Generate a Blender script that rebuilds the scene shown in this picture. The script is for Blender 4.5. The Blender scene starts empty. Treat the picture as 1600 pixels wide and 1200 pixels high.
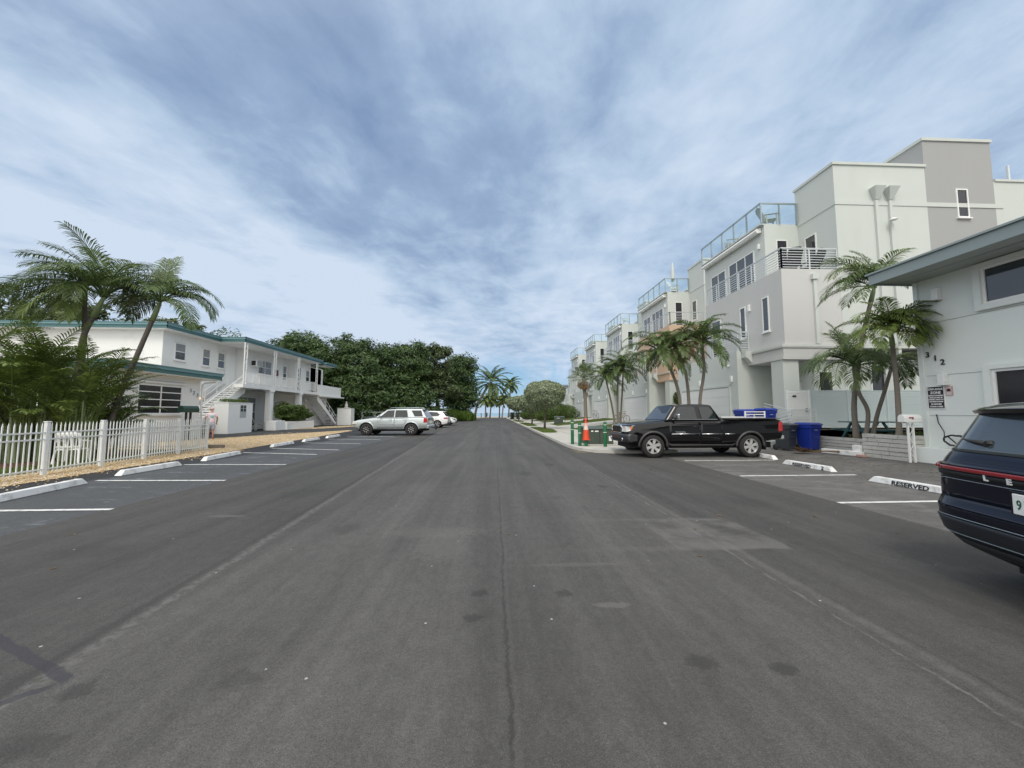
import bpy, bmesh, math, random
import numpy as np
from mathutils import Vector, Matrix
R = math.radians
scene = bpy.context.scene
col = scene.collection

# ---------------- camera ----------------
cam_d = bpy.data.cameras.new('camera')
cam = bpy.data.objects.new('camera', cam_d); col.objects.link(cam)
cam_d.sensor_width = 36.0; cam_d.lens = 36.0 * 600.0 / 1600.0
cam_d.clip_start = 0.05; cam_d.clip_end = 6000
cam.location = (0, 0, 1.5)
cam.rotation_euler = (R(90 + 4.2895), 0, R(-2.5696))
scene.camera = cam
scene.render.resolution_x = 1024; scene.render.resolution_y = 768

# ---------------- exposure ----------------
scene.view_settings.view_transform = 'Standard'
scene.view_settings.look = 'None'
scene.view_settings.exposure = 0.0
scene.view_settings.gamma = 1.0
scene.view_settings.use_curve_mapping = False

SUN_EL = R(52); SUN_AZ = R(190)      # azimuth clockwise from +Y: behind the camera and to the right
# ---------------- world: sky with stretched cloud cover ----------------
world = bpy.data.worlds.new('World'); scene.world = world
world.use_nodes = True
nt = world.node_tree
for n in list(nt.nodes): nt.nodes.remove(n)
def N(t, **k):
    n = nt.nodes.new(t)
    for a, b in k.items(): setattr(n, a, b)
    return n
def L(a, b): nt.links.new(a, b)
def mth(op, a, b=None, c=None, clamp=False):
    n = N('ShaderNodeMath', operation=op); n.use_clamp = clamp
    for i, v in enumerate((a, b, c)):
        if v is None: continue
        if isinstance(v, (int, float)): n.inputs[i].default_value = v
        else: L(v, n.inputs[i])
    return n.outputs[0]
def maprange(v, a, b, c=0.0, d=1.0, smooth=True):
    n = N('ShaderNodeMapRange'); n.clamp = True
    if smooth: n.interpolation_type = 'SMOOTHSTEP'
    L(v, n.inputs['Value'])
    n.inputs['From Min'].default_value = a; n.inputs['From Max'].default_value = b
    n.inputs['To Min'].default_value = c; n.inputs['To Max'].default_value = d
    return n.outputs['Result']
def mixc(f, a, b):
    n = N('ShaderNodeMix', data_type='RGBA')
    if isinstance(f, (int, float)): n.inputs[0].default_value = f
    else: L(f, n.inputs[0])
    for v, i in ((a, 6), (b, 7)):
        if isinstance(v, tuple): n.inputs[i].default_value = (*v, 1)
        else: L(v, n.inputs[i])
    return n.outputs[2]
tc = N('ShaderNodeTexCoord'); sep = N('ShaderNodeSeparateXYZ'); L(tc.outputs['Generated'], sep.inputs[0])
dx, dy, dz = sep.outputs
zz = mth('ADD', mth('MAXIMUM', dz, 0.0), 0.06)
a = R(12)
# cloud deck coordinates: s across the wind, t along the wind
s_ = mth('DIVIDE', mth('SUBTRACT', mth('MULTIPLY', dx, math.cos(a)), mth('MULTIPLY', dy, math.sin(a))), zz)
t_ = mth('DIVIDE', mth('ADD', mth('MULTIPLY', dx, math.sin(a)), mth('MULTIPLY', dy, math.cos(a))), zz)
def cnoise(sx, sy, off, scale, detail, rough=0.55, dist=0.0):
    c = N('ShaderNodeCombineXYZ')
    L(mth('ADD', mth('MULTIPLY', s_, sx), off), c.inputs[0]); L(mth('MULTIPLY', t_, sy), c.inputs[1])
    c.inputs[2].default_value = off * 1.7
    n = N('ShaderNodeTexNoise'); L(c.outputs[0], n.inputs['Vector'])
    n.inputs['Scale'].default_value = scale; n.inputs['Detail'].default_value = detail
    n.inputs['Roughness'].default_value = rough; n.inputs['Distortion'].default_value = dist
    return n.outputs['Fac']
warp = mth('MULTIPLY', mth('SUBTRACT', cnoise(1, .5, 3.1, .8, 3), .5), .75)
sw = mth('ADD', s_, warp)
n_big = cnoise(1, .62, 7.3, .85, 5, .52, .1)
n_str = cnoise(1, .42, 1.2, 2.1, 7, .55, .15)
n_fine = cnoise(1, .8, 5.5, 4.6, 8, .60, .25)
# bright sheet on the left, dark belt beside it, mottled cover on the right
bright = maprange(sw, -1.12, -1.55)
belt = mth('MULTIPLY', maprange(sw, -1.50, -1.12), maprange(sw, .1, -.8))
dens = mth('ADD', mth('MULTIPLY', n_big, .55), mth('ADD', mth('MULTIPLY', n_str, .24), mth('MULTIPLY', n_fine, .34)))
low = maprange(dz, .42, .16)
tone = mth('SUBTRACT', mth('ADD', mth('MULTIPLY', mth('SUBTRACT', dens, .56), 2.9), .60), mth('MULTIPLY', mth('MULTIPLY', belt, mth('SUBTRACT', 1.0, mth('MULTIPLY', low, .6))), .38))
tone = mth('ADD', tone, mth('MULTIPLY', bright, .20))
low = maprange(dz, .42, .16)
tone = mth('ADD', tone, mth('MULTIPLY', low, .24), clamp=True)
ramp = N('ShaderNodeValToRGB'); L(tone, ramp.inputs[0])
cr = ramp.color_ramp
cr.elements[0].position = 0.0; cr.elements[0].color = (.225, .325, .515, 1)
cr.elements[1].position = 1.0; cr.elements[1].color = (.63, .735, .885, 1)
for p, c in ((.35, (.315, .432, .625)), (.65, (.465, .60, .775))):
    e = cr.elements.new(p); e.color = (*c, 1)
sky = N('ShaderNodeTexSky', sky_type='NISHITA'); sky.sun_disc = False
sky.sun_elevation = SUN_EL; sky.sun_rotation = SUN_AZ
sky.dust_density = .6; sky.ozone_density = 2.0
clear = N('ShaderNodeVectorMath', operation='SCALE'); L(sky.outputs[0], clear.inputs[0]); clear.inputs['Scale'].default_value = 0.10
clearc = mixc(.55, clear.outputs[0], (.19, .50, .86))
# a clear gap near the horizon ahead, over the sea
az = mth('DIVIDE', dx, mth('MAXIMUM', dy, .05))
gap = mth('MULTIPLY', mth('MULTIPLY', maprange(az, -.20, .0), maprange(az, .60, .25)),
          mth('MULTIPLY', maprange(dz, .17, .09), maprange(dz, -.01, .03)))
gn = cnoise(1, .30, 9.1, .55, 6, .6, .6)
gap = mth('MULTIPLY', gap, maprange(gn, .70, .46))
gap = mth('MULTIPLY', gap, mth('GREATER_THAN', dy, 0.0))
skyc = mixc(gap, ramp.outputs[0], clearc)
# pale bank on the horizon
skyc = mixc(mth('MULTIPLY', maprange(dz, .06, .0), .55), skyc, (.50, .66, .84))
# the thin cloud in front of the sun, behind the camera, is brighter than the part seen here
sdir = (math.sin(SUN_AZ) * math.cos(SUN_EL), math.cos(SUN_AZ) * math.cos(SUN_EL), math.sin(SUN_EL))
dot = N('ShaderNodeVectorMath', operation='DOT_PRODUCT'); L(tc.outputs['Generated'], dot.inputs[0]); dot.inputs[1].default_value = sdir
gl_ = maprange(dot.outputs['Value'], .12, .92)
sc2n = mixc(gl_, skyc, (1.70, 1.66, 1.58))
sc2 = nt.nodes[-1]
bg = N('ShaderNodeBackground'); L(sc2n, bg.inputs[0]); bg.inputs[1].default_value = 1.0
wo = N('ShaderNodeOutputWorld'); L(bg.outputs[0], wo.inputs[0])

# ---------------- sun through cloud ----------------
sd = bpy.data.lights.new('sun', 'SUN'); sd.energy = 1.5; sd.angle = R(20); sd.color = (1.0, .95, .86)
sun = bpy.data.objects.new('sun', sd); col.objects.link(sun)
sun.rotation_euler = Vector(sdir).to_track_quat('Z', 'Y').to_euler()

# ---------------- helpers ----------------
def tag(o, label=None, cat=None, group=None, kind=None):
    if label: o['label'] = label
    if cat: o['category'] = cat
    if group: o['group'] = group
    if kind: o['kind'] = kind
    return o
def empty(name, loc, label, cat, group=None, rz=0.0):
    o = bpy.data.objects.new(name, None); col.objects.link(o)
    o.location = loc; o.rotation_euler = (0, 0, rz); o.empty_display_size = .2
    return tag(o, label, cat, group)
def rootof(o):
    while o.parent: o = o.parent
    return o
class MB:
    def __init__(s): s.v = []; s.f = []; s.sm = []; s.mi = []; s.cm = 0
    def add(s, vs, fs, smooth=False):
        b = len(s.v); s.v += [tuple(p) for p in vs]
        for f in fs: s.f.append(tuple(i + b for i in f)); s.sm.append(smooth); s.mi.append(s.cm)
        return s
    def box(s, x0, x1, y0, y1, z0, z1):
        x0, x1 = min(x0, x1), max(x0, x1); y0, y1 = min(y0, y1), max(y0, y1); z0, z1 = min(z0, z1), max(z0, z1)
        return s.add([(x0, y0, z0), (x1, y0, z0), (x1, y1, z0), (x0, y1, z0), (x0, y0, z1), (x1, y0, z1), (x1, y1, z1), (x0, y1, z1)],
                     [(0, 3, 2, 1), (4, 5, 6, 7), (0, 1, 5, 4), (1, 2, 6, 5), (2, 3, 7, 6), (3, 0, 4, 7)])
    def obox(s, c, ax, ay, az):
        c = Vector(c); ax = Vector(ax); ay = Vector(ay); az = Vector(az); vs = []
        for k in (-1, 1):
            for i, j in ((-1, -1), (1, -1), (1, 1), (-1, 1)): vs.append(c + ax * i + ay * j + az * k)
        return s.add(vs, [(0, 3, 2, 1), (4, 5, 6, 7), (0, 1, 5, 4), (1, 2, 6, 5), (2, 3, 7, 6), (3, 0, 4, 7)])
    def beam(s, p, q, w, h=None):
        h = h or w; p = Vector(p); q = Vector(q); d = (q - p); ln = d.length
        if ln < 1e-6: return s
        d.normalize(); up = Vector((0, 0, 1)) if abs(d.z) < .98 else Vector((0, 1, 0))
        a = d.cross(up).normalized(); b = a.cross(d).normalized()
        return s.obox((p + q) / 2, a * w / 2, d * ln / 2, b * h / 2)
    def quad(s, *p): return s.add(p, [tuple(range(len(p)))])
    def tube(s, path, rad, n=10, cap=True, closed=False):
        path = [Vector(p) for p in path]; m = len(path)
        rs = rad if isinstance(rad, (list, tuple)) else [rad] * m
        vs = []; prev = None
        for i, p in enumerate(path):
            if closed: d = path[(i + 1) % m] - path[i - 1]
            else: d = path[min(i + 1, m - 1)] - path[max(i - 1, 0)]
            d.normalize()
            if prev is None:
                a = d.cross(Vector((0, 0, 1)) if abs(d.z) < .9 else Vector((0, 1, 0))).normalized()
            else:
                a = (prev - d * prev.dot(d)).normalized()
            prev = a; b = d.cross(a)
            for k in range(n):
                t = 2 * math.pi * k / n
                vs.append(p + (a * math.cos(t) + b * math.sin(t)) * rs[i])
        fs = []
        for i in range(m if closed else m - 1):
            j = (i + 1) % m
            for k in range(n):
                fs.append((i * n + k, i * n + (k + 1) % n, j * n + (k + 1) % n, j * n + k))
        s.add(vs, fs, True)
        if cap and not closed:
            b = len(s.v) - m * n
            s.f.append(tuple(b + k for k in range(n))[::-1]); s.sm.append(False); s.mi.append(s.cm)
            s.f.append(tuple(b + (m - 1) * n + k for k in range(n))); s.sm.append(False); s.mi.append(s.cm)
        return s
    def lathe(s, prof, c=(0, 0, 0), axis='z', n=24, smooth=True, sx=1, sy=1):
        # prof: (radius, height) list
        vs = []; cx, cy, cz = c
        for r, h in prof:
            for k in range(n):
                t = 2 * math.pi * k / n; a, b = r * math.cos(t) * sx, r * math.sin(t) * sy
                if axis == 'z': vs.append((cx + a, cy + b, cz + h))
                elif axis == 'y': vs.append((cx + a, cy + h, cz + b))
                else: vs.append((cx + h, cy + a, cz + b))
        fs = [(i * n + k, i * n + (k + 1) % n, (i + 1) * n + (k + 1) % n, (i + 1) * n + k) for i in range(len(prof) - 1) for k in range(n)]
        return s.add(vs, fs, smooth)
    def prism(s, poly, axis, a, b):
        n = len(poly); vs = []
        for h in (a, b):
            for u, v in poly:
                vs.append({'x': (h, u, v), 'y': (u, h, v), 'z': (u, v, h)}[axis])
        fs = [tuple(range(n)), tuple(range(2 * n - 1, n - 1, -1))] + [(i, (i + 1) % n, n + (i + 1) % n, n + i) for i in range(n)]
        return s.add(vs, fs)
    def build(s, name, mat, parent=None, local=False, bevel=0, seg=2, fixn=True, sharp=None):
        me = bpy.data.meshes.new(name)
        off = Vector((0, 0, 0))
        if parent is not None and not local: off = rootof(parent).location
        if len(s.v):
            va = np.array([tuple(p) for p in s.v], dtype=float) - np.array(off)
        else: va = []
        me.from_pydata([tuple(p) for p in va], [], s.f)
        mats = mat if isinstance(mat, (list, tuple)) else [mat]
        for m in mats: me.materials.append(m)
        me.polygons.foreach_set('use_smooth', s.sm)
        if len(mats) > 1: me.polygons.foreach_set('material_index', s.mi)
        if fixn and len(s.f) < 6000:
            bm = bmesh.new(); bm.from_mesh(me); bmesh.ops.recalc_face_normals(bm, faces=bm.faces); bm.to_mesh(me); bm.free()
        if sharp is not None: me.set_sharp_from_angle(angle=R(sharp))
        me.update()
        o = bpy.data.objects.new(name, me); col.objects.link(o)
        if parent is not None: o.parent = parent
        if bevel:
            m = o.modifiers.new('bevel', 'BEVEL'); m.width = bevel; m.segments = seg; m.limit_method = 'ANGLE'; m.angle_limit = R(35)
        return o
def copy_tree(o, parent=None):
    c = o.copy(); col.objects.link(c)
    if parent is not None: c.parent = parent
    for ch in list(o.children): copy_tree(ch, c)
    return c
def text_obj(s, size, mat, parent, origin, xdir, ydir, name='lettering', depth=.006, align='LEFT', bold=0.0, stretch=1.0):
    cu = bpy.data.curves.new('t', 'FONT'); cu.body = s; cu.size = size; cu.extrude = depth / 2; cu.align_x = align
    cu.offset = bold; cu.resolution_u = 3; cu.space_character = 1.0
    tmp = bpy.data.objects.new('t', cu); col.objects.link(tmp)
    dg = bpy.context.evaluated_depsgraph_get(); dg.update()
    me = bpy.data.meshes.new_from_object(tmp.evaluated_get(dg)); bpy.data.objects.remove(tmp); bpy.data.curves.remove(cu)
    X = Vector(xdir).normalized() * stretch; Yv = Vector(ydir).normalized(); Z = Vector(xdir).normalized().cross(Yv)
    o3 = Vector(origin)
    off = rootof(parent).location if parent is not None else Vector((0, 0, 0))
    M4 = Matrix(((X.x, Yv.x, Z.x, o3.x - off.x), (X.y, Yv.y, Z.y, o3.y - off.y), (X.z, Yv.z, Z.z, o3.z - off.z), (0, 0, 0, 1)))
    me.transform(M4); me.materials.clear(); me.materials.append(mat)
    o = bpy.data.objects.new(name, me); col.objects.link(o)
    if parent is not None: o.parent = parent
    return o

# ---------------- materials ----------------
def newmat(name):
    global nt
    m = bpy.data.materials.new(name); m.use_nodes = True; nt = m.node_tree
    b = nt.nodes['Principled BSDF']
    return m, b
def noise(vec, scale, detail=4, rough=.55, dist=0.0):
    n = N('ShaderNodeTexNoise'); L(vec, n.inputs['Vector'])
    n.inputs['Scale'].default_value = scale; n.inputs['Detail'].default_value = detail
    n.inputs['Roughness'].default_value = rough; n.inputs['Distortion'].default_value = dist
    return n.outputs['Fac']
def vscale(vec, sx, sy, sz):
    n = N('ShaderNodeVectorMath', operation='MULTIPLY'); L(vec, n.inputs[0]); n.inputs[1].default_value = (sx, sy, sz)
    return n.outputs[0]
def PM(name, c, rough=.6, var=.08, scale=1.5, metal=0.0, bump=0.0, bscale=40, coat=0.0, spec=.5, dirt=None, stretch=(1, 1, 1), emit=0.0, alpha=1.0, leafvar=0.0, trans=0.0):
    m, b = newmat(name)
    t = N('ShaderNodeTexCoord'); v = vscale(t.outputs['Object'], *stretch)
    lo = tuple(x * (1 - var) for x in c); hi = tuple(min(1, x * (1 + var)) for x in c)
    base = mixc(noise(v, scale, 6, .6), lo, hi)
    if dirt:
        dc, amt, ds = dirt
        base = mixc(mth('MULTIPLY', maprange(noise(v, ds, 7, .65, .3), .5, .72), amt), base, dc)
    if leafvar:
        g = N('ShaderNodeNewGeometry')
        r = N('ShaderNodeMapRange'); L(g.outputs['Random Per Island'], r.inputs['Value'])
        r.inputs['To Min'].default_value = 1 - leafvar; r.inputs['To Max'].default_value = 1 + leafvar
        s = N('ShaderNodeVectorMath', operation='SCALE'); L(base, s.inputs[0]); L(r.outputs['Result'], s.inputs['Scale']); base = s.outputs[0]
    L(base, b.inputs['Base Color'])
    b.inputs['Roughness'].default_value = rough; b.inputs['Metallic'].default_value = metal
    b.inputs['Specular IOR Level'].default_value = spec
    if coat: b.inputs['Coat Weight'].default_value = coat; b.inputs['Coat Roughness'].default_value = .04
    if bump:
        bn = N('ShaderNodeBump'); bn.inputs['Strength'].default_value = bump; bn.inputs['Distance'].default_value = .02
        L(noise(t.outputs['Object'], bscale, 5, .6), bn.inputs['Height']); L(bn.outputs[0], b.inputs['Normal'])
    if emit: b.inputs['Emission Color'].default_value = (*c, 1); b.inputs['Emission Strength'].default_value = emit
    if trans:
        tr = N('ShaderNodeBsdfTranslucent'); L(base, tr.inputs[0]); mx = N('ShaderNodeMixShader'); mx.inputs[0].default_value = trans
        out = nt.nodes['Material Output']; L(b.outputs[0], mx.inputs[1]); L(tr.outputs[0], mx.inputs[2]); L(mx.outputs[0], out.inputs[0])
    return m
def glassmat(name, tint=(.75, .88, .88), amt=.25, rough=.02):
    m, b = newmat(name)
    tr = N('ShaderNodeBsdfTransparent'); tr.inputs[0].default_value = (*tint, 1)
    gl = N('ShaderNodeBsdfGlossy'); gl.inputs['Roughness'].default_value = rough
    fr = N('ShaderNodeLayerWeight'); fr.inputs[0].default_value = .35
    mx = N('ShaderNodeMixShader'); L(mth('MULTIPLY', fr.outputs['Facing'], amt * .5), mx.inputs[0]); L(tr.outputs[0], mx.inputs[1]); L(gl.outputs[0], mx.inputs[2])
    L(mx.outputs[0], nt.nodes['Material Output'].inputs[0])
    return m
def worldpos():
    g = N('ShaderNodeNewGeometry'); s = N('ShaderNodeSeparateXYZ'); L(g.outputs['Position'], s.inputs[0])
    return g.outputs['Position'], s.outputs[0], s.outputs[1]
def blob(x, y, cx, cy, rx, ry, pos, ns=16.0, na=1.0):
    a = mth('POWER', mth('DIVIDE', mth('SUBTRACT', x, cx), rx), 2.0); b = mth('POWER', mth('DIVIDE', mth('SUBTRACT', y, cy), ry), 2.0)
    d = mth('SQRT', mth('ADD', a, b)); d = mth('ADD', d, mth('MULTIPLY', mth('SUBTRACT', noise(pos, ns, 5, .7), .5), na * 2))
    return maprange(d, 1.1, .55)
def asphalt(name, base, kind):
    m, b = newmat(name); pos, x, y = worldpos()
    st = vscale(pos, 1.0, .16, 1)
    c = mixc(noise(st, .8, 6, .6), tuple(k * .76 for k in base), tuple(k * 1.30 for k in base))
    c = mixc(mth('MULTIPLY', maprange(noise(pos, .45, 5, .6, .5), .42, .66), .35), c, tuple(k * .66 for k in base))
    grain = noise(pos, 150, 3, .8)
    vor = N('ShaderNodeTexVoronoi'); L(pos, vor.inputs['Vector']); vor.inputs['Scale'].default_value = 110
    spk = maprange(vor.outputs['Distance'], .55, .85)
    def scale_by(c, f):
        s = N('ShaderNodeVectorMath', operation='SCALE'); L(c, s.inputs[0]); L(f, s.inputs['Scale']); return s.outputs[0]
    g2 = mth('ADD', mth('MULTIPLY', noise(pos, 42, 4, .75), .6), mth('MULTIPLY', noise(vscale(pos, 1, .5, 1), 13, 4, .7), .4))
    c = scale_by(c, maprange(g2, .36, .64, .82, 1.18))
    c = scale_by(c, maprange(grain, .30, .70, .62, 1.40))
    c = scale_by(c, mth('ADD', .90, mth('MULTIPLY', vor.outputs['Distance'], .28)))
    if kind == 'road':
        stk = noise(vscale(pos, 1.0, .045, 1), 2.6, 5, .6, .2)
        c = scale_by(c, maprange(stk, .32, .68, .86, 1.16))
        wob = mth('ADD', mth('MULTIPLY', mth('SUBTRACT', noise(vscale(pos, 0, 1, 0), .5, 4), .5), .12), mth('MULTIPLY', mth('SUBTRACT', noise(pos, 9, 5, .75), .5), .085))
        xa = mth('ADD', x, wob)
        def band(px, w0, w1):
            return maprange(mth('ABSOLUTE', mth('SUBTRACT', xa, px)), w1, w0)
        xl = mth('ADD', x, mth('ADD', mth('MULTIPLY', y, .065), wob))    # left seam drifts outwards
        left = maprange(xl, -2.40, -2.46)
        c = scale_by(c, mth('SUBTRACT', 1.0, mth('MULTIPLY', left, .20)))
        right = maprange(xa, 2.70, 2.76)
        c = scale_by(c, mth('SUBTRACT', 1.0, mth('MULTIPLY', right, .14)))
        lseam = mth('MULTIPLY', maprange(mth('ABSOLUTE', mth('ADD', xl, 2.38)), .075, .01), maprange(noise(pos, 14, 4, .7), .38, .62))
        c = mixc(mth('MULTIPLY', lseam, .6), c, tuple(k * 2.3 for k in base))
        ldk = maprange(mth('ABSOLUTE', mth('ADD', xl, 2.50)), .05, .01)
        c = mixc(mth('MULTIPLY', ldk, .45), c, tuple(k * .5 for k in base))
        cs = mth('MULTIPLY', band(.115, .004, .022), .12); c = mixc(cs, c, tuple(k * 1.9 for k in base))
        cs = mth('MULTIPLY', mth('MULTIPLY', band(.085, .004, .016), .62), maprange(noise(pos, 7, 4, .7), .25, .6)); c = mixc(cs, c, tuple(k * .40 for k in base))
        rs = mth('MULTIPLY', mth('MULTIPLY', band(2.66, .012, .07), .42), maprange(noise(pos, 6, 5, .8), .38, .62)); c = mixc(rs, c, tuple(k * 2.0 for k in base))
        rs = mth('MULTIPLY', mth('MULTIPLY', band(2.53, .004, .016), .9), maprange(noise(pos, 4, 4, .8), .38, .6)); c = mixc(rs, c, tuple(k * 2.1 for k in base))
        rs = mth('MULTIPLY', mth('MULTIPLY', band(2.74, .006, .022), .45), maprange(noise(pos, 5, 4, .7), .3, .65)); c = mixc(rs, c, tuple(k * .5 for k in base))
        # wheel tracks
        for cx, w, k_ in ((-1.35, .55, 1.14), (1.3, .6, 1.10), (-.45, .30, 1.08)):
            tw = mth('MULTIPLY', maprange(mth('ABSOLUTE', mth('SUBTRACT', xa, cx)), w, w * .2), maprange(noise(st, 1.7, 4), .3, .6))
            c = scale_by(c, mth('ADD', 1.0, mth('MULTIPLY', tw, k_ - 1)))
        # dark oily spots
        for cx, cy, rx, ry, am in ((-.12, 3.33, .10, .09, .6), (-.15, 2.95, .09, .08, .6), (.58, 3.30, .10, .09, .6), (1.26, 2.38, .13, .10, .6), (1.70, 2.30, .11, .08, .6),
                                   (.75, 9.6, .22, .5, .4), (1.6, 11.2, .2, .35, .45), (.9, 14.0, .2, .4, .45), (-2.25, 2.30, .10, .12, .5), (-1.45, 2.35, .16, .12, .35), (-2.1, 1.95, .22, .10, .4),
                                   (2.2, 7.9, .16, .25, .45), (1.1, 6.9, .14, .2, .3), (-1.9, 5.2, .22, .3, .3), (-4.4, 4.5, .6, .3, .3), (-3.6, 7.5, .5, .6, .3), (4.3, 6.4, .4, .5, .3),(4.9,4.0,.9,.5,.4)):
            c = mixc(mth('MULTIPLY', blob(x, y, cx, cy, rx * .85, ry * .85, pos), am * 1.05), c, tuple(k * .45 for k in base))
        for cx, cy, rx, ry, am in ((-.60, 4.56, .32, .6, .30), (.92, 3.09, .16, .05, .5), (-.72, 5.0, .7, .25, .22), (.8, 3.9, .5, .05, .25), (-3.9, 5.9, .3, .08, .4)):
            c = mixc(mth('MULTIPLY', blob(x, y, cx, cy, rx, ry, pos), am), c, tuple(k * 2.1 for k in base))
        # rectangular patch, paler
        nz = mth('MULTIPLY', mth('SUBTRACT', noise(pos, 3, 4), .5), .12)
        px_, py_ = mth('ADD', x, nz), mth('ADD', y, nz)
        rect = mth('MULTIPLY', mth('MULTIPLY', maprange(px_, 2.0, 2.06), maprange(px_, 3.34, 3.28)), mth('MULTIPLY', maprange(py_, 4.22, 4.28), maprange(py_, 5.50, 5.40)))
        c = mixc(mth('MULTIPLY', rect, mth('MULTIPLY', .62, maprange(noise(pos, 2.2, 4), .30, .62))), c, tuple(k * 2.0 for k in base))
        for yy in (4.3, 5.45):
            sb = mth('MULTIPLY', maprange(mth('ABSOLUTE', mth('SUBTRACT', py_, yy)), .10, .02), mth('MULTIPLY', maprange(x, .2, 2.0), maprange(x, 3.3, 3.0)))
            c = mixc(mth('MULTIPLY', sb, .25), c, tuple(k * 1.9 for k in base))
        # purple-black tar crack filler near the left
        tx, ty = mth('ADD', x, mth('MULTIPLY', mth('SUBTRACT', noise(pos, 5, 4), .5), .14)), y
        l1 = mth('MULTIPLY', maprange(mth('ABSOLUTE', mth('SUBTRACT', ty, mth('ADD', mth('MULTIPLY', tx, -.48), 1.24))), .045, .03), mth('MULTIPLY', maprange(x, -2.36, -2.42), maprange(x, -4.6, -4.3)))
        l2 = mth('MULTIPLY', maprange(mth('ABSOLUTE', mth('SUBTRACT', ty, mth('ADD', mth('MULTIPLY', tx, 1.05), 4.90))), .045, .03), mth('MULTIPLY', maprange(x, -2.38, -2.46), maprange(x, -3.3, -3.1)))
        c = mixc(mth('MULTIPLY', mth('MAXIMUM', l1, l2), .7), c, (.035, .035, .045))
        # bright chips of stone
        v2 = N('ShaderNodeTexVoronoi'); L(pos, v2.inputs['Vector']); v2.inputs['Scale'].default_value = 3.2
        c = mixc(mth('MULTIPLY', mth('LESS_THAN', v2.outputs['Distance'], .030), .85), c, (.4, .4, .38))
    if kind == 'left':
        w = maprange(noise(vscale(pos, .5, 1.6, 1), 2.6, 7, .75, .6), .56, .66)
        reg = maprange(noise(pos, .8, 3), .40, .6)
        c = mixc(mth('MULTIPLY', mth('MULTIPLY', w, reg), .55), c, (.30, .34, .38))
        fresh = maprange(mth('ADD', x, mth('MULTIPLY', mth('SUBTRACT', noise(pos, 1.5, 3), .5), .3)), -8.7, -9.1)
        c = mixc(mth('MULTIPLY', fresh, .8), c, (.018, .019, .022))
    if kind == 'right':
        w = maprange(noise(vscale(pos, .6, 1.3, 1), 1.3, 7, .7, .8), .46, .62)
        c = mixc(mth('MULTIPLY', w, .5), c, (.19, .185, .18))
        w = maprange(noise(vscale(pos, .5, 1.5, 1), 2.4, 7, .7, .8), .55, .66)
        c = mixc(mth('MULTIPLY', w, .6), c, (.045, .045, .045))
    L(c, b.inputs['Base Color'])
    b.inputs['Roughness'].default_value = .78; b.inputs['Specular IOR Level'].default_value = .35
    bn = N('ShaderNodeBump'); bn.inputs['Strength'].default_value = .35; bn.inputs['Distance'].default_value = .004
    L(mth('ADD', grain, vor.outputs['Distance']), bn.inputs['Height']); L(bn.outputs[0], b.inputs['Normal'])
    return m
MAT = {}
MAT['road'] = asphalt('road_asphalt', (.069, .067, .064), 'road')
MAT['lot_left'] = asphalt('old_asphalt_blue', (.066, .070, .075), 'left')
MAT['lot_right'] = asphalt('old_asphalt_grey', (.105, .102, .098), 'right')
MAT['drive'] = asphalt('driveway_asphalt', (.045, .046, .048), 'plain')
MAT['line'] = PM('road_paint', (.68, .69, .68), .7, .12, 6, dirt=((.13, .13, .13), .85, 7), bump=.2, bscale=90)
MAT['stop'] = PM('stop_paint', (.74, .75, .75), .6, .08, 4, dirt=((.26, .25, .23), .55, 4.5), bump=.3, bscale=60)
MAT['sand'] = PM('sand', (.42, .37, .29), .95, .12, .4, bump=.2, bscale=20)
MAT['soil'] = PM('yard_soil', (.16, .13, .09), .95, .25, 1.2, bump=.6, bscale=25)
MAT['mulch'] = PM('red_mulch', (.12, .055, .04), .95, .5, 9, bump=1.0, bscale=40)
MAT['concrete'] = PM('concrete', (.44, .43, .40), .85, .10, 1.2, dirt=((.24, .23, .21), .5, 1.8), bump=.3, bscale=50)
MAT['grass'] = PM('grass_ground', (.10, .13, .035), .95, .35, 3, dirt=((.20, .17, .08), .6, 1.5), bump=.8, bscale=60)
MAT['blade'] = PM('grass_blade', (.11, .16, .035), .8, .2, 1, leafvar=.4, trans=.25)
MAT['white'] = PM('white_render', (.76, .77, .76), .85, .03, .7, dirt=((.55, .56, .54), .35, .8), bump=.25, bscale=35)
MAT['white2'] = PM('white_paint', (.80, .81, .80), .5, .03, 2)
MAT['trimw'] = PM('white_trim', (.78, .79, .78), .45, .03, 3)
MAT['teal'] = PM('teal_fascia', (.135, .26, .285), .5, .10, 1.5, dirt=((.17, .28, .30), .4, 2))
MAT['teal2'] = PM('dark_teal_fascia', (.055, .145, .155), .5, .10, 1.5)
MAT['stucco'] = PM('pale_stucco', (.56, .595, .57), .9, .04, .6, stretch=(1, 1, .25), dirt=((.50, .52, .49), .42, .8), bump=.2, bscale=45)
MAT['stuccog'] = PM('grey_stucco', (.54, .545, .535), .9, .03, .6, stretch=(1, 1, .15), dirt=((.48, .485, .475), .35, .9), bump=.2, bscale=45)
MAT['stuccod'] = PM('dark_grey_stucco', (.355, .36, .36), .9, .04, .6, stretch=(1, 1, .15), bump=.2, bscale=45)
MAT['stuccop'] = PM('peach_stucco', (.60, .44, .32), .9, .03, .6, bump=.2, bscale=45)
MAT['w312'] = PM('pale_green_render', (.73, .775, .755), .85, .03, .7, dirt=((.65, .695, .67), .35, .6), bump=.25, bscale=30)
MAT['fascia312'] = PM('grey_teal_fascia', (.27, .325, .33), .55, .06, 1.0, dirt=((.33, .38, .38), .4, 1.2))
MAT['soffit'] = PM('soffit', (.40, .43, .42), .8, .05, 1)
MAT['roofing'] = PM('roof_membrane', (.5, .5, .48), .9, .08, 1)
MAT['metal'] = PM('painted_steel', (.62, .66, .68), .4, .04, 2, metal=.2)
MAT['alu'] = PM('grey_aluminium', (.34, .40, .42), .35, .05, 2, metal=.5)
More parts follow.
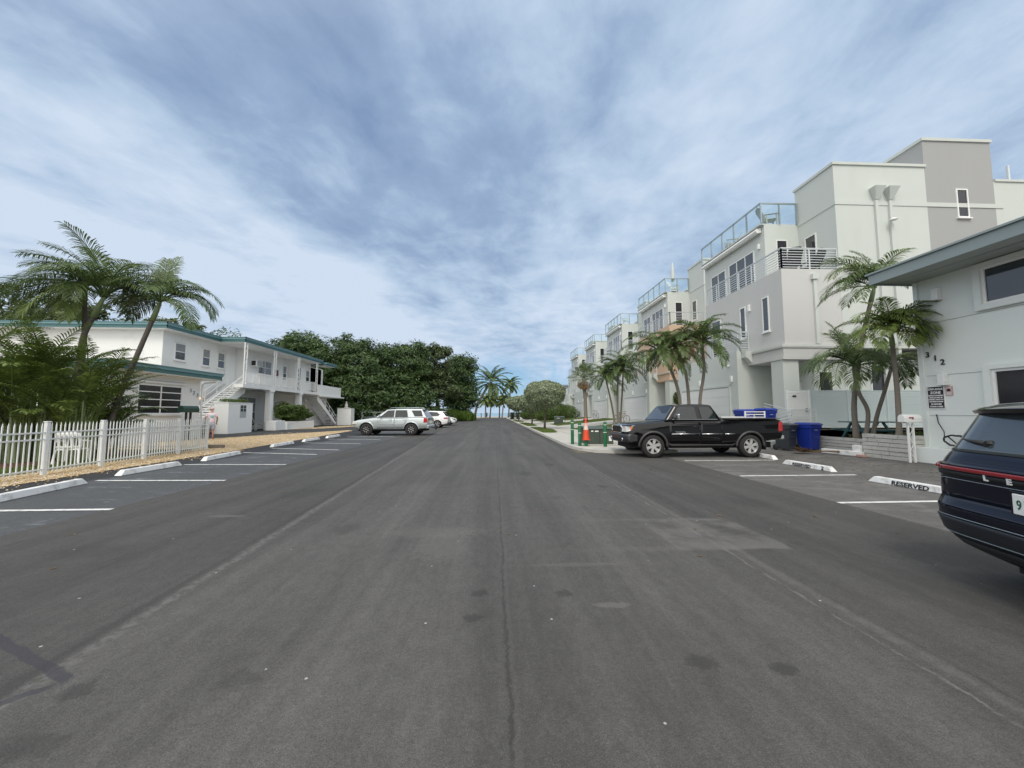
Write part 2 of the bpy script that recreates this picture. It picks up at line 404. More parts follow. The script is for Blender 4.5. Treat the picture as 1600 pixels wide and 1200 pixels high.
MAT['chrome'] = PM('chrome', (.75, .75, .76), .12, .04, 3, metal=1.0)
MAT['alloy'] = PM('alloy', (.55, .55, .56), .25, .08, 6, metal=.9)
MAT['tyre'] = PM('tyre_rubber', (.022, .022, .022), .85, .2, 8, bump=.4, bscale=60)
MAT['black'] = PM('black_plastic', (.02, .02, .021), .5, .15, 5)
MAT['dark'] = PM('dark_interior', (.015, .016, .018), .9, .2, 1)
MAT['winglass'] = PM('window_glass', (.035, .042, .050), .06, .35, .7, spec=.8, coat=.3)
MAT['winglass2'] = PM('dark_window_glass', (.022, .022, .026), .10, .3, .8, spec=.6)
MAT['blind'] = PM('curtain', (.16, .18, .20), .8, .2, 3, stretch=(8, 8, .5))
MAT['carglass'] = PM('car_glass', (.012, .018, .020), .04, .2, 1, spec=.7)
MAT['carglass2'] = PM('tinted_car_glass', (.025, .030, .036), .05, .2, 1, spec=.8, coat=.4)
MAT['garage'] = PM('garage_door', (.70, .71, .705), .55, .03, 1)
MAT['fencew'] = PM('white_aluminium', (.72, .74, .74), .4, .03, 3)
MAT['fenceb'] = PM('pale_blue_board', (.50, .58, .60), .6, .04, 1.2, stretch=(1, 1, 6))
MAT['stone'] = PM('ledge_stone', (.52, .52, .49), .9, .18, 3, stretch=(1, 1, 4), dirt=((.25, .25, .23), .6, 4), bump=1.0, bscale=18)
MAT['trunk'] = PM('palm_trunk', (.20, .175, .15), .9, .22, 5, stretch=(1, 1, 12), bump=1.0, bscale=14)
MAT['trunkd'] = PM('dark_palm_trunk', (.115, .10, .088), .9, .3, 5, stretch=(1, 1, 12), bump=1.0, bscale=14)
MAT['shaft'] = PM('green_crownshaft', (.20, .26, .13), .6, .15, 3, stretch=(1, 1, .5))
MAT['bark'] = PM('bark', (.10, .085, .07), .95, .3, 4, bump=1.0, bscale=12)
def leafm(n, c, **k): return PM(n, c, k.pop('rough', .5), .25, k.pop('scale', 1.2), leafvar=k.pop('lv', .40), trans=k.pop('tr', .22), **k)
MAT['frond'] = leafm('palm_leaf', (.092, .142, .040), tr=.3)
MAT['frondl'] = leafm('light_palm_leaf', (.135, .19, .042), tr=.3)
MAT['frondy'] = leafm('yellow_palm_leaf', (.24, .21, .05))
MAT['frondbr'] = leafm('dead_palm_leaf', (.20, .125, .065), rough=.9)
MAT['areca'] = leafm('areca_leaf', (.125, .18, .042), tr=.3)
MAT['leaf'] = leafm('sea_grape_leaf', (.062, .110, .030), scale=.35)
MAT['leaf2'] = leafm('light_tree_leaf', (.075, .105, .035), scale=.35)
MAT['silver'] = leafm('silver_leaf', (.27, .32, .20), rough=.8, lv=.6)
MAT['hedge'] = leafm('hedge_leaf', (.075, .125, .020))
MAT['hedgey'] = leafm('bright_hedge_leaf', (.11, .19, .020))
MAT['red'] = PM('red_flower', (.35, .04, .02), .7, .2, 3)
MAT['blindl'] = PM('pale_blind', (.26, .28, .29), .7, .1, 3)
# ================= THE SETTING =================
def sheet(name, poly, z, mat, kind='structure'):
    m = MB(); m.add([(x, y, z) for x, y in poly], [tuple(range(len(poly)))])
    o = m.build(name, mat); tag(o, kind=kind)
    if o.data.polygons[0].normal.z < 0: o.data.flip_normals()
    return o
def sheet3(name, rows, mat):   # grid of rows of (x,y,z)
    m = MB(); n = len(rows[0]); vs = [p for r in rows for p in r]
    m.add(vs, [(i * n + j, i * n + j + 1, (i + 1) * n + j + 1, (i + 1) * n + j) for i in range(len(rows) - 1) for j in range(n - 1)], True)
    o = m.build(name, mat); tag(o, kind='structure')
    if o.data.polygons[0].normal.z < 0: o.data.flip_normals()
    return o
sheet('ground', [(-400, -500), (400, -500), (400, 160), (-400, 160)], -.016, MAT['soil'])
sheet('beach', [(-200, 122), (200, 122), (200, 152), (-200, 152)], -.006, MAT['sand'])
def sea_mat():
    m, b = newmat('sea_water'); pos, x, y = worldpos()
    L(mixc(noise(vscale(pos, .3, 1, 1), .08, 5), (.16, .27, .33), (.24, .38, .44)), b.inputs['Base Color'])
    b.inputs['Roughness'].default_value = .25
    bn = N('ShaderNodeBump'); bn.inputs['Strength'].default_value = .5; L(noise(vscale(pos, .5, 1, 1), 1.2, 6), bn.inputs['Height']); L(bn.outputs[0], b.inputs['Normal'])
    return m
sheet('sea', [(-3000, 149), (3000, 149), (3000, 5200), (-3000, 5200)], -.5 + .49, sea_mat())
# road
sheet('road', [(-5.98, -200), (5.76, -200), (5.76, 14.1), (3.15, 14.6), (3.15, 122), (-4.4, 122), (-4.9, 70), (-5.5, 45), (-6.05, 18), (-6.0, 5)], 0.0, MAT['road'])
sheet('parking_area', [(-10.3, -4), (-5.98, -4), (-6.0, 5), (-6.05, 18), (-5.5, 45), (-4.9, 70), (-11.5, 70), (-12.3, 36), (-11.2, 26), (-10.4, 16.5), (-10.05, 9)], -.004, MAT['lot_left'])
sheet('parking_area', [(5.76, -6), (13.3, -6), (13.3, 16.2), (5.76, 16.2)], -.004, MAT['lot_right'])
sheet('driveway', [(-24, 16.5), (-10.4, 16.5), (-11.2, 26), (-12.3, 36), (-11.5, 70), (-24, 70)], -.008, MAT['drive'])
# gravel
def gravel_mat():
    m, b = newmat('tan_gravel'); pos, x, y = worldpos()
    v = N('ShaderNodeTexVoronoi'); L(pos, v.inputs['Vector']); v.inputs['Scale'].default_value = 26
    sp = N('ShaderNodeSeparateColor'); L(v.outputs['Color'], sp.inputs[0])
    c = mixc(sp.outputs[0], (.26, .165, .07), (.64, .47, .25))
    c = mixc(mth('GREATER_THAN', sp.outputs[1], .82), c, (.70, .64, .54))
    c = mixc(mth('MULTIPLY', maprange(noise(pos, .7, 4), .5, .7), .25), c, (.22, .16, .10))
    L(c, b.inputs['Base Color']); b.inputs['Roughness'].default_value = .9
    bn = N('ShaderNodeBump'); bn.inputs['Strength'].default_value = 1.0; bn.inputs['Distance'].default_value = .03; bn.invert = True
    L(v.outputs['Distance'], bn.inputs['Height']); L(bn.outputs[0], b.inputs['Normal'])
    return m
MAT['gravel'] = gravel_mat()
sheet('gravel_bed', [(-11.2, 2), (-9.75, 2), (-9.95, 8.3), (-10.2, 13.3), (-10.35, 16.2), (-11.2, 26), (-11.9, 33), (-12.6, 34), (-15.0, 27.4), (-16.3, 24.0), (-17.7, 22.8), (-17.7, 16.5), (-12.3, 16.5), (-11.6, 10)], .006, MAT['gravel'])
sheet('gravel_bed', [(-18.8, 35), (-16.8, 37), (-14.6, 45), (-15.6, 48), (-18.8, 44)], .004, MAT['gravel'])
# loose stones
random.seed(4)
st = MB()
for i in range(2600):
    y = random.uniform(6, 30); t = random.random()
    if y < 16: x = -10.0 - .03 * (y - 8) + random.gauss(-.35, .4)
    else: x = random.uniform(-10.45 - .085 * (y - 16), -16)
    if x < -17 or (x < -11.3 - .1 * (y - 10) and y < 16.3): continue
    r = random.uniform(.012, .032); h = r * .8; a = random.random() * 3
    vs = [(x + r * math.cos(a + k * 1.256) * random.uniform(.7, 1.2), y + r * math.sin(a + k * 1.256) * random.uniform(.7, 1.2), .004) for k in range(5)] + [(x + r * .2, y, .006 + h)]
    st.add(vs, [(k, (k + 1) % 5, 5) for k in range(5)])
tag(st.build('loose_gravel', MAT['gravel'], fixn=False), 'loose tan pebbles scattered over the gravel bed behind the white wheel stops', 'gravel', kind='stuff')
sheet('yard_lawn', [(-30, 1), (-11.2, 1), (-11.6, 10), (-12.3, 16.4), (-17.7, 17.2), (-30, 17.2)], -.002, MAT['grass'])
sheet('mulch_bed', [(-18.0, 9.5), (-13.0, 10.0), (-12.9, 15.6), (-18.0, 15.9)], .004, MAT['mulch'])
# right side: raised pavement, kerb, driveways climbing to the houses
def zr(x): return .12 if x < 6.5 else (.12 + (x - 6.5) * .73 / 7 if x < 13.5 else .85)
XS = [3.33, 4.5, 6.5, 8, 10, 12, 13.5, 14.0, 40]
def strip(name, y0, y1, x0, x1, mat, dz=0.0):
    xs = sorted(set([x0, x1] + [x for x in XS if x0 < x < x1]))
    return sheet3(name, [[(x, y, zr(x) + dz) for y in (y0, y1)] for x in xs], mat)
k = MB()
kp = [(3.15, 122), (3.15, 18.2), (3.18, 16.6), (3.35, 15.3), (3.75, 14.5), (4.4, 14.15), (5.4, 14.1), (6.8, 14.15)]
ki = [(3.33, 122), (3.33, 18.2), (3.36, 16.7), (3.52, 15.5), (3.88, 14.75), (4.45, 14.36), (5.4, 14.3), (6.8, 14.35)]
vs = []
for (a1, b1), (a2, b2) in zip(kp, ki): vs += [(a1, b1, 0), (a1 + .02, b1, .11), (a2, b2, .124)]
k.add(vs, [(3 * i + j, 3 * i + j + 1, 3 * i + j + 4, 3 * i + j + 3) for i in range(7) for j in range(2)])
tag(k.build('kerb', MAT['concrete']), kind='structure')
m = MB(); pl = ki[1:] + [(6.8, 16.3), (6.8, 18.2)]
m.add([(x, y, .12) for x, y in pl], [tuple(range(len(pl)))]); o = m.build('pavement', MAT['concrete']); tag(o, kind='structure')
if o.data.polygons[0].normal.z < 0: o.data.flip_normals()
strip('pavement', 18.2, 122, 3.33, 6.6, MAT['concrete'])
strip('driveway', 16.3, 122, 6.6, 40, MAT['concrete'])
# scored joints of the pavement
jm = MB()
for y in np.arange(18.2, 110, 1.6): jm.box(4.9, 6.6, y - .012, y + .012, .118, .1235)
jm.box(4.88, 4.905, 18.2, 110, .118, .1235); jm.box(6.59, 6.61, 18.2, 110, .118, .1235)
tag(jm.build('pavement_joints', MAT['soil']), kind='structure')
GR = [(26.5, 36.5, 3.36, 4.85), (39.5, 54, 3.36, 4.85), (58, 72, 3.36, 4.85), (78, 92, 3.36, 4.85)]
def zz_(x, dz=.006): return zr(x) + dz
lawns = [(21.5, 24.5, 6.65, 13.4), (27.6, 33.2, 6.65, 13.4), (40.3, 46.3, 6.65, 13.4), (52.2, 58, 6.65, 13.4), (64.8, 72, 6.65, 13.4), (16.6, 19.8, 6.9, 12.2)]
GR_ALL = GR + lawns
bl = MB()
random.seed(8)
for i, (y0, y1, x0, x1) in enumerate(GR_ALL):
    if i < len(GR):
        # lens-shaped verge
        ym = (y0 + y1) / 2
        pts = [(x0, y0 + .8, .128), (x0 + .5, y0 + .1, .128), (x1 - .3, y0 + .9, .128), (x1, ym, .128), (x1 - .2, y1 - 1, .128), (x0 + .6, y1, .128), (x0, y1 - .8, .128)]
        mm = MB(); mm.add(pts, [tuple(range(7))]); o = mm.build('grass_verge', MAT['grass']); tag(o, kind='structure')
        if o.data.polygons[0].normal.z < 0: o.data.flip_normals()
    else: strip('grass_verge', y0, y1, x0, x1, MAT['grass'], .006)
    nb = int(min(9000, (y1 - y0) * (x1 - x0) * 260 * (30 / max(y0, 20))))
    for j in range(nb):
        x = random.uniform(x0, x1); y = random.uniform(y0, y1); z = zr(x) + .006; h = random.uniform(.03, .08); a = random.random() * 6.28; w = .012
        if i < len(GR):
            e = ((y - y0) / (y1 - y0)) * 2 - 1
            if x > x1 - .6 * abs(e): continue
        ca, sa = math.cos(a) * w, math.sin(a) * w; lx, ly = random.gauss(0, .03), random.gauss(0, .03)
        bl.add([(x - ca, y - sa, z), (x + ca, y + sa, z), (x + lx, y + ly, z + h)], [(0, 1, 2)])
# blades of the fenced yard too
for j in range(26000):
    x = random.uniform(-16, -11.4); y = random.uniform(3, 16)
    if x > -11.35 - .1 * max(0, y - 9): continue
    if x < -13 and y > 9.6: continue
    z = 0; h = random.uniform(.04, .10); a = random.random() * 6.28; w = .010
    ca, sa = math.cos(a) * w, math.sin(a) * w
    bl.add([(x - ca, y - sa, z), (x + ca, y + sa, z), (x + random.gauss(0, .03), y + random.gauss(0, .03), z + h)], [(0, 1, 2)])
tag(bl.build('grass_blades', MAT['blade'], fixn=False), 'short mown grass on the verges and in the fenced yard', 'grass', kind='stuff')

# painted lines and wheel stops are things one can count
def line_obj(x0, y0, x1, y1, label, group, w=.10):
    m = MB(); d = Vector((x1 - x0, y1 - y0, 0)).normalized(); n = Vector((-d.y, d.x, 0)) * w / 2
    k = 14; vs = []
    for i in range(k + 1):
        p = Vector((x0, y0, .003)).lerp(Vector((x1, y1, .003)), i / k); j1, j2 = random.uniform(-.006, .006), random.uniform(-.006, .006)
        vs += [p + n * (1 + j1 * 10), p - n * (1 + j2 * 10)]
    m.add(vs, [(2 * i, 2 * i + 2, 2 * i + 3, 2 * i + 1) for i in range(k)])
    o = m.build('stall_line', MAT['line']); tag(o, kind='structure')
    if o.data.polygons[0].normal.z < 0: o.data.flip_normals()
    return o
for a in ((-9.3, 6.36, -5.95, 6.38), (-8.83, 9.06, -5.98, 8.95), (-9.0, 11.7, -6.06, 11.6), (-9.5, 15.1, -6.4, 14.3), (-9.45, 16.9, -6.3, 16.0), (-9.5, 19.85, -6.5, 19.1),
          (-9.5, 22.6, -6.4, 22.0), (-9.5, 25.4, -6.3, 24.6), (-9.3, 3.65, -5.95, 3.68), (-9.6, 31, -6.0, 30.4), (-9.6, 34, -5.9, 33.4)): line_obj(*a, '', '')
for a in ((5.96, 11.94, 8.9, 11.96), (5.84, 9.02, 8.75, 9.06), (5.74, 6.29, 8.6, 6.34), (5.74, 3.6, 8.6, 3.62), (6.0,14.85,8.9,14.9)): line_obj(*a, '', '')

def wheel_stop(p, q, label, group, texts=(), dirty=False):
    p = Vector((*p, 0)); q = Vector((*q, 0)); c = (p + q) / 2; d = (q - p); ln = d.length
    root = empty('wheel_stop', c, label, 'wheel stop', group, math.atan2(d.y, d.x))
    m = MB(); h = .125; w = .085; wt = .055; e = .12; hl = ln / 2
    vs = [(-hl, -w, 0), (hl, -w, 0), (hl, w, 0), (-hl, w, 0), (-hl + e, -wt, h), (hl - e, -wt, h), (hl - e, wt, h), (-hl + e, wt, h)]
    m.add(vs, [(0, 3, 2, 1), (4, 5, 6, 7), (0, 1, 5, 4), (1, 2, 6, 5), (2, 3, 7, 6), (3, 0, 4, 7)])
    m.build('block', MAT['stop'], root, local=True, bevel=.012)
    for s, off, size, fl in texts:
        # lettering on the sloped face that looks to the road
        nx = Vector((0, 1 if fl > 0 else -1, 0)); yd = Vector((0, -.03 * fl, .125)).normalized()
        cu_o = Vector((off, fl * (w + .0035), .014))
        o = text_obj(s, size, MAT['black'], None, (0, 0, 0), (1, 0, 0), (0, 1, 0), 'lettering', .002, 'CENTER', .004, 1.25)
        X = Vector((-fl, 0, 0)); Z = X.cross(yd); M4 = Matrix(((X.x, yd.x, Z.x, cu_o.x), (X.y, yd.y, Z.y, cu_o.y), (X.z, yd.z, Z.z, cu_o.z), (0, 0, 0, 1)))
        o.data.transform(M4); o.parent = root
    return root
LG = 'white wheel stops along the left parking row'
for p, q, lb in (((-8.30, 6.6), (-8.72, 8.7), 'white wheel stop nearest the camera on the left, cut by the picture edge'),
                 ((-8.98, 9.7), (-9.0, 11.55), 'white wheel stop beside the middle of the picket fence, with a chipped grey near end'),
                 ((-9.05, 12.5), (-9.3, 14.6), 'white wheel stop by the far end of the white picket fence'),
                 ((-9.75, 17.4), (-9.9, 19.5), 'white wheel stop in front of the wide part of the tan gravel'),
                 ((-9.9, 20.5), (-9.95, 22.4), 'white wheel stop second from the silver SUV, against the gravel'),
                 ((-9.95, 23.4), (-9.95, 25.3), 'small white wheel stop just before the front of the silver SUV')):
    wheel_stop(p, q, lb, LG)
RG = 'white wheel stops lettered RESERVED on the right'
wheel_stop((8.30, 8.25), (8.38, 6.35), 'white RESERVED wheel stop beside the dark blue SUV', RG, (('RESERVED', -.12, .12, -1),))
wheel_stop((8.58, 11.15), (8.62, 9.5), 'white RESERVED 2 wheel stop in front of the dry palm frond', RG, (('RESERVED', -.12, .11, -1), ('2', .55, .13, -1)))
wheel_stop((9.15, 13.9), (9.0, 12.05), 'white wheel stop behind the rear tyre of the black pickup', RG, (('RESERVED', -.1, .11, -1),))
# ================= BUILDINGS =================
def rail_x(root, X, y0, y1, z0, z1, nbar=7, step=1.2, mat=None, name='railing', par=None, inv=False):
    """horizontal-bar railing in the plane x = X"""
    mat = mat or MAT['metal']; m = MB(); n = max(1, round(abs(y1 - y0) / step))
    for i in range(n + 1):
        y = y0 + (y1 - y0) * i / n; m.box(X - .025, X + .025, y - .025, y + .025, z0, z1)
    for i in range(nbar):
        z = z0 + .10 + (z1 - z0 - .13) * i / (nbar - 1); m.box(X - .014, X + .014, y0, y1, z - .014, z + .014)
    m.box(X - .032, X + .032, y0, y1, z1, z1 + .04)
    return m.build(name, mat, par or root)
def rail_y(root, Y, x0, x1, z0, z1, nbar=7, step=1.2, mat=None, name='railing'):
    mat = mat or MAT['metal']; m = MB(); n = max(1, round(abs(x1 - x0) / step))
    for i in range(n + 1):
        x = x0 + (x1 - x0) * i / n; m.box(x - .025, x + .025, Y - .025, Y + .025, z0, z1)
    for i in range(nbar):
        z = z0 + .10 + (z1 - z0 - .13) * i / (nbar - 1); m.box(x0, x1, Y - .014, Y + .014, z - .014, z + .014)
    m.box(x0, x1, Y - .032, Y + .032, z1, z1 + .04)
    return m.build(name, mat, root)
# a window set in the plane x = X, seen from the -X side (sgn -1) or from the +X side (sgn +1)
def win_x(root, X, y0, y1, z0, z1, sgn=-1, cols=1, rows=1, fw=.06, glass=None, frame=None, sill=True, name='window', head=False, blind=False):
    fr = MB(); glass = glass or MAT['winglass']; frame = frame or MAT['trimw']
    a = X - sgn * .02; b = X + sgn * .045
    fr.box(a, b, y0, y1, z1 - fw, z1); fr.box(a, b, y0, y1, z0, z0 + fw)
    fr.box(a, b, y0, y0 + fw, z0 + fw, z1 - fw); fr.box(a, b, y1 - fw, y1, z0 + fw, z1 - fw)
    b2 = X + sgn * .035
    for i in range(1, cols):
        y = y0 + (y1 - y0) * i / cols; fr.box(a, b2, y - fw * .5, y + fw * .5, z0 + fw, z1 - fw)
    for j in range(1, rows):
        z = z0 + (z1 - z0) * j / rows
        for i in range(cols):
            ya = y0 + (y1 - y0) * i / cols + fw * .5; yb = y0 + (y1 - y0) * (i + 1) / cols - fw * .5
            fr.box(a, b2 - sgn * .003, ya, yb, z - fw * .35, z + fw * .35)
    w = fr.build(name, frame, root)
    g = MB(); g.box(X + sgn * .004, X + sgn * .012, y0 + fw * .8, y1 - fw * .8, z0 + fw * .8, z1 - fw * .8); g.build('pane', glass, w)
    if sill:
        s = MB(); s.box(a, X + sgn * .11, y0 - .06, y1 + .06, z0 - .07, z0 - .003); s.build('sill', frame, w)
    if head:
        s = MB(); s.box(a, X + sgn * .09, y0 - .12, y1 + .12, z1 + .05, z1 + .10); s.build('shutter_rail', frame, w)
    if sgn > 0 and rows == 2:
        s = MB()
        for i in range(cols):
            ya = y0 + (y1 - y0) * i / cols + fw * .8; yb = y0 + (y1 - y0) * (i + 1) / cols - fw * .8
            for q in range(7): s.box(X + sgn * .013, X + sgn * .017, ya, yb, z1 - fw - (q + 1) * (z1 - z0) * .068, z1 - fw - q * (z1 - z0) * .068 - .012)
        s.build('blind', MAT['blindl'], w)
    if blind:
        s = MB(); s.box(X + sgn * .013, X + sgn * .018, y0 + (y1 - y0) * .40, y0 + (y1 - y0) * .55, z0 + fw, z1 - fw * 1.3); s.build('curtain', MAT['blind'], w)
    return w
def win_y(root, Y, x0, x1, z0, z1, sgn=-1, cols=1, rows=1, fw=.06, glass=None, frame=None, sill=True, name='window'):
    fr = MB(); glass = glass or MAT['winglass2']; frame = frame or MAT['trimw']
    a = Y - sgn * .02; b = Y + sgn * .045
    fr.box(x0, x1, a, b, z1 - fw, z1); fr.box(x0, x1, a, b, z0, z0 + fw)
    fr.box(x0, x0 + fw, a, b, z0 + fw, z1 - fw); fr.box(x1 - fw, x1, a, b, z0 + fw, z1 - fw)
    b2 = Y + sgn * .035
    for i in range(1, cols):
        x = x0 + (x1 - x0) * i / cols; fr.box(x - fw * .5, x + fw * .5, a, b2, z0 + fw, z1 - fw)
    for j in range(1, rows):
        z = z0 + (z1 - z0) * j / rows; fr.box(x0 + fw, x1 - fw, a, b2 - sgn * .003, z - fw * .35, z + fw * .35)
    w = fr.build(name, frame, root)
    g = MB(); g.box(x0 + fw * .8, x1 - fw * .8, Y + sgn * .004, Y + sgn * .012, z0 + fw * .8, z1 - fw * .8); g.build('pane', glass, w)
    if sill:
        s = MB(); s.box(x0 - .06, x1 + .06, a, Y + sgn * .11, z0 - .07, z0 - .003); s.build('sill', frame, w)
    return w
PANEGL = glassmat('railing_glass', (.95, .985, .978), .30)

def townhouse(y0, label, matg, mata, num, detail):
    T = empty('townhouse', (14.0, y0, .85), label, 'townhouse', 'white terraced townhouses along the right side')
    S = MAT['stucco'] if mata is None else mata; G = matg
    def P_(name, m, mat, **k): return m.build(name, mat, T, **k)
    # garage block with its roof terrace
    m = MB(); m.box(13.5, 25.9, y0 + 2.6, y0 + 9.5, .0, 4.93); P_('garage_wall', m, S)
    # overhanging first-floor block
    m = MB(); m.box(14.28, 25.95, y0, y0 + 6.9, 4.88, 8.70); P_('upper_wall', m, G)
    m = MB(); m.box(14.10, 17.3, y0 - .06, y0 + 2.58, 4.12, 4.28); m.box(14.16, 17.3, y0 - .03, y0 + 2.58, 4.283, 4.70); m.box(14.08, 17.35, y0 - .08, y0 + 2.58, 4.703, 4.875); P_('porch_beam', m, G)
    m = MB(); m.box(14.07, 17.36, y0 - .09, y0 + 2.57, 4.76, 4.83); P_('beam_moulding', m, MAT['stucco'])
    m = MB(); m.box(14.15, 14.95, y0 + .05, y0 + .85, .0, 4.118); P_('porch_column', m, S)
    # front wall of the ground floor beside the porch
    m = MB(); m.box(15.75, 25.95, y0 + .10, y0 + 2.6, .0, 4.118); P_('side_wall', m, S)
    m = MB(); m.box(17.35, 25.96, y0 - .02, y0 + .3, 4.72, 4.84); P_('side_moulding', m, MAT['stucco'])
    # third floor set back
    m = MB(); m.box(15.3, 22.0, y0 + 2.4, y0 + 8.6, 8.0, 12.25); P_('penthouse_wall', m, S)
    m = MB(); m.box(17.3, 22.25, y0 - .015, y0 + 2.5, 4.85, 14.22); P_('stair_tower', m, S)
    m = MB(); m.box(17.24, 22.3, y0 - .08, y0 + 2.56, 14.22, 14.36); P_('tower_coping', m, MAT['stucco'])
    m = MB()
    m.box(17.275, 26.4, y0 - .045, y0 - .016, 12.10, 12.32); m.box(17.27, 17.3, y0 - .04, y0 + 2.4, 12.10, 12.32); P_('band_course', m, MAT['stucco'])
    m = MB(); m.box(22.25, 26.0, y0 - .01, y0 + 5.5, 4.85, 15.68); P_('lift_tower', m, MAT['stuccod'])
    m = MB(); m.box(22.19, 26.06, y0 - .07, y0 + 5.56, 15.68, 15.84); P_('lift_coping', m, MAT['stucco'])
    m = MB(); m.box(22.185, 22.25, y0 + 1.75, y0 + 1.95, 14.36, 15.70); P_('downspout', m, MAT['stucco'])
    if detail:
        m = MB(); m.box(26.0, 36, y0 - .012, y0 + 9, .85, 13.55); P_('rear_wall', m, S)
        m = MB(); m.box(26.06, 36, y0 - .07, y0 + 9, 13.55, 13.68); P_('rear_coping', m, MAT['stucco'])
        m = MB(); m.box(28.4, 28.5, y0 + 1, y0 + 1.1, 13.68, 15.2); P_('vent_pipe', m, MAT['metal'])
    # third-floor balcony railing
    rail_x(T, 14.36, y0 + .05, y0 + 6.8, 8.70, 9.76, 8, 1.15); rail_y(T, y0 + .05, 14.36, 17.27, 8.70, 9.76, 8, 1.45)
    # garage terrace railing
    rail_x(T, 13.62, y0 + 2.7, y0 + 9.4, 4.93, 6.03, 8, 1.3); rail_y(T, y0 + 2.66, 13.62, 14.25, 4.93, 6.03, 8, .6)
    # glass roof railing
    m = MB(); p = MB(); X = 15.12; ya, yb = y0 + 2.35, y0 + 8.6; n = 5
    for i in range(n + 1):
        y = ya + (yb - ya) * i / n; m.box(X - .035, X + .035, y - .035, y + .035, 12.25, 13.42)
        if i < n: p.box(X - .006, X + .006, y + .05, ya + (yb - ya) * (i + 1) / n - .05, 12.33, 13.38)
    m.box(X - .045, X + .045, ya - .04, yb, 13.40, 13.47)
    for x in (16.2, 17.2): m.box(x - .035, x + .035, ya - .035, ya + .035, 12.25, 13.40)
    m.box(X, 17.24, ya - .045, ya + .045, 13.402, 13.468)
    p.box(X + .05, 16.15, ya - .006, ya + .006, 12.33, 13.38); p.box(16.25, 17.15, ya - .006, ya + .006, 12.33, 13.38)
    gr = m.build('terrace_railing', MAT['alu'], T); p.build('glass_pane', PANEGL, gr)
    m = MB(); m.box(15.05, 15.29, y0 + 2.36, y0 + 8.65, 12.18, 12.249); P_('terrace_edge', m, S)
    m = MB(); m.prism([(15.28, 12.10), (15.02, 12.05), (14.94, 11.92), (15.02, 11.80), (15.28, 11.84)], 'y', y0 + 2.6, y0 + 8.4); P_('awning_cassette', m, MAT['trimw'])
    # windows
    win_x(T, 15.3, y0 + 3.3, y0 + 5.75, 8.75, 11.08, -1, 3, 1, .07); win_x(T, 15.3, y0 + 6.1, y0 + 7.8, 8.75, 11.0, -1, 2, 1, .07)
    win_y(T, y0 + 2.4, 15.95, 16.6, 8.72, 11.3, -1, 1, 1, .05, sill=False, name='balcony_door')
    win_x(T, 17.3, y0 + 1.2, y0 + 1.95, 9.5, 11.2, -1, 1, 1, .06)
    win_x(T, 14.28, y0 + 2.8, y0 + 3.3, 5.75, 7.55, -1, 1, 1, .06); win_x(T, 14.28, y0 + .95, y0 + 1.45, 5.75, 7.6, -1, 1, 1, .06)
    win_x(T, 14.28, y0 + 5.2, y0 + 6.2, 5.0, 7.4, -1, 1, 1, .06, sill=False, name='terrace_door')
    m = MB(); m.box(13.38, 13.5, y0 + 3.0, y0 + 3.2, 3.28, 3.62); m.box(13.42, 13.5, y0 + 6.35, y0 + 6.5, 3.28, 3.62); o = m
    for yy, zz1 in ((3.1, 3.45),):
        pass
    for (X_, yy, zc, h) in ((13.5, y0 + 3.1, 3.42, .34), (13.5, y0 + 6.45, 3.42, .34), (14.28, y0 + 2.45, 7.35, .38), (15.3, y0 + 2.85, 11.1, .30), (13.5, y0 + 3.35, 4.2, .10)):
        m = MB(); m.box(X_ - .11, X_ - .002, yy - .07, yy + .07, zc - h / 2, zc + h / 2); m.build('wall_light', MAT['trimw'], T, bevel=.015)
    # garage door with panels
    gd = MB(); ga, gb = y0 + 3.4, y0 + 8.9
    for j in range(4):
        z = .87 + j * .52; gd.box(13.47, 13.497, ga, gb, z, z + .508)
    g0 = gd.build('garage_door', MAT['garage'], T)
    fm = MB(); fm.box(13.44, 13.499, ga - .12, ga - .003, .85, 3.0); fm.box(13.44, 13.499, gb + .003, gb + .12, .85, 3.0); fm.box(13.44, 13.499, ga - .12, gb + .12, 3.003, 3.12); fm.build('door_frame', MAT['stucco'], g0)
    if num: text_obj(num, .24, MAT['alu'], T, (13.49, y0 + 6.35, 4.12), (0, -1, 0), (0, 0, 1), 'lettering', .015, 'CENTER')
    # porch door
    m = MB(); m.box(15.70, 15.749, y0 + .9, y0 + 1.9, .87, 3.05); d = m.build('front_door', MAT['trimw'], T)
    m = MB(); m.box(15.66, 15.698, y0 + 1.78, y0 + 1.84, 1.75, 2.0); m.build('handle', MAT['alu'], d)
    # scupper and downpipe on the flank, gutter corbel at the porch
    m = MB(); m.box(15.86, 16.02, y0 - .10, y0 - .002, 4.9, 8.15); P_('downspout', m, MAT['stucco'])
    m = MB(); m.box(15.78, 16.10, y0 - .16, y0 - .003, 8.15, 8.42); P_('downspout_head', m, MAT['stucco'])
    m = MB(); m.prism([(13.75, 4.9), (14.27, 4.9), (14.27, 4.25), (14.1, 4.2), (13.9, 4.45), (13.75, 4.55)], 'y', y0 + 2.2, y0 + 2.58); P_('corbel', m, MAT['stucco'])
    # porch steps and railing
    m = MB()
    for i in range(4): m.box(14.96 - .3 * i - .3, 15.7, y0 + .85 + .001 * i, y0 + 2.4, .0, .85 - .0 - .16 * i)
    P_('porch_steps', m, MAT['concrete'])
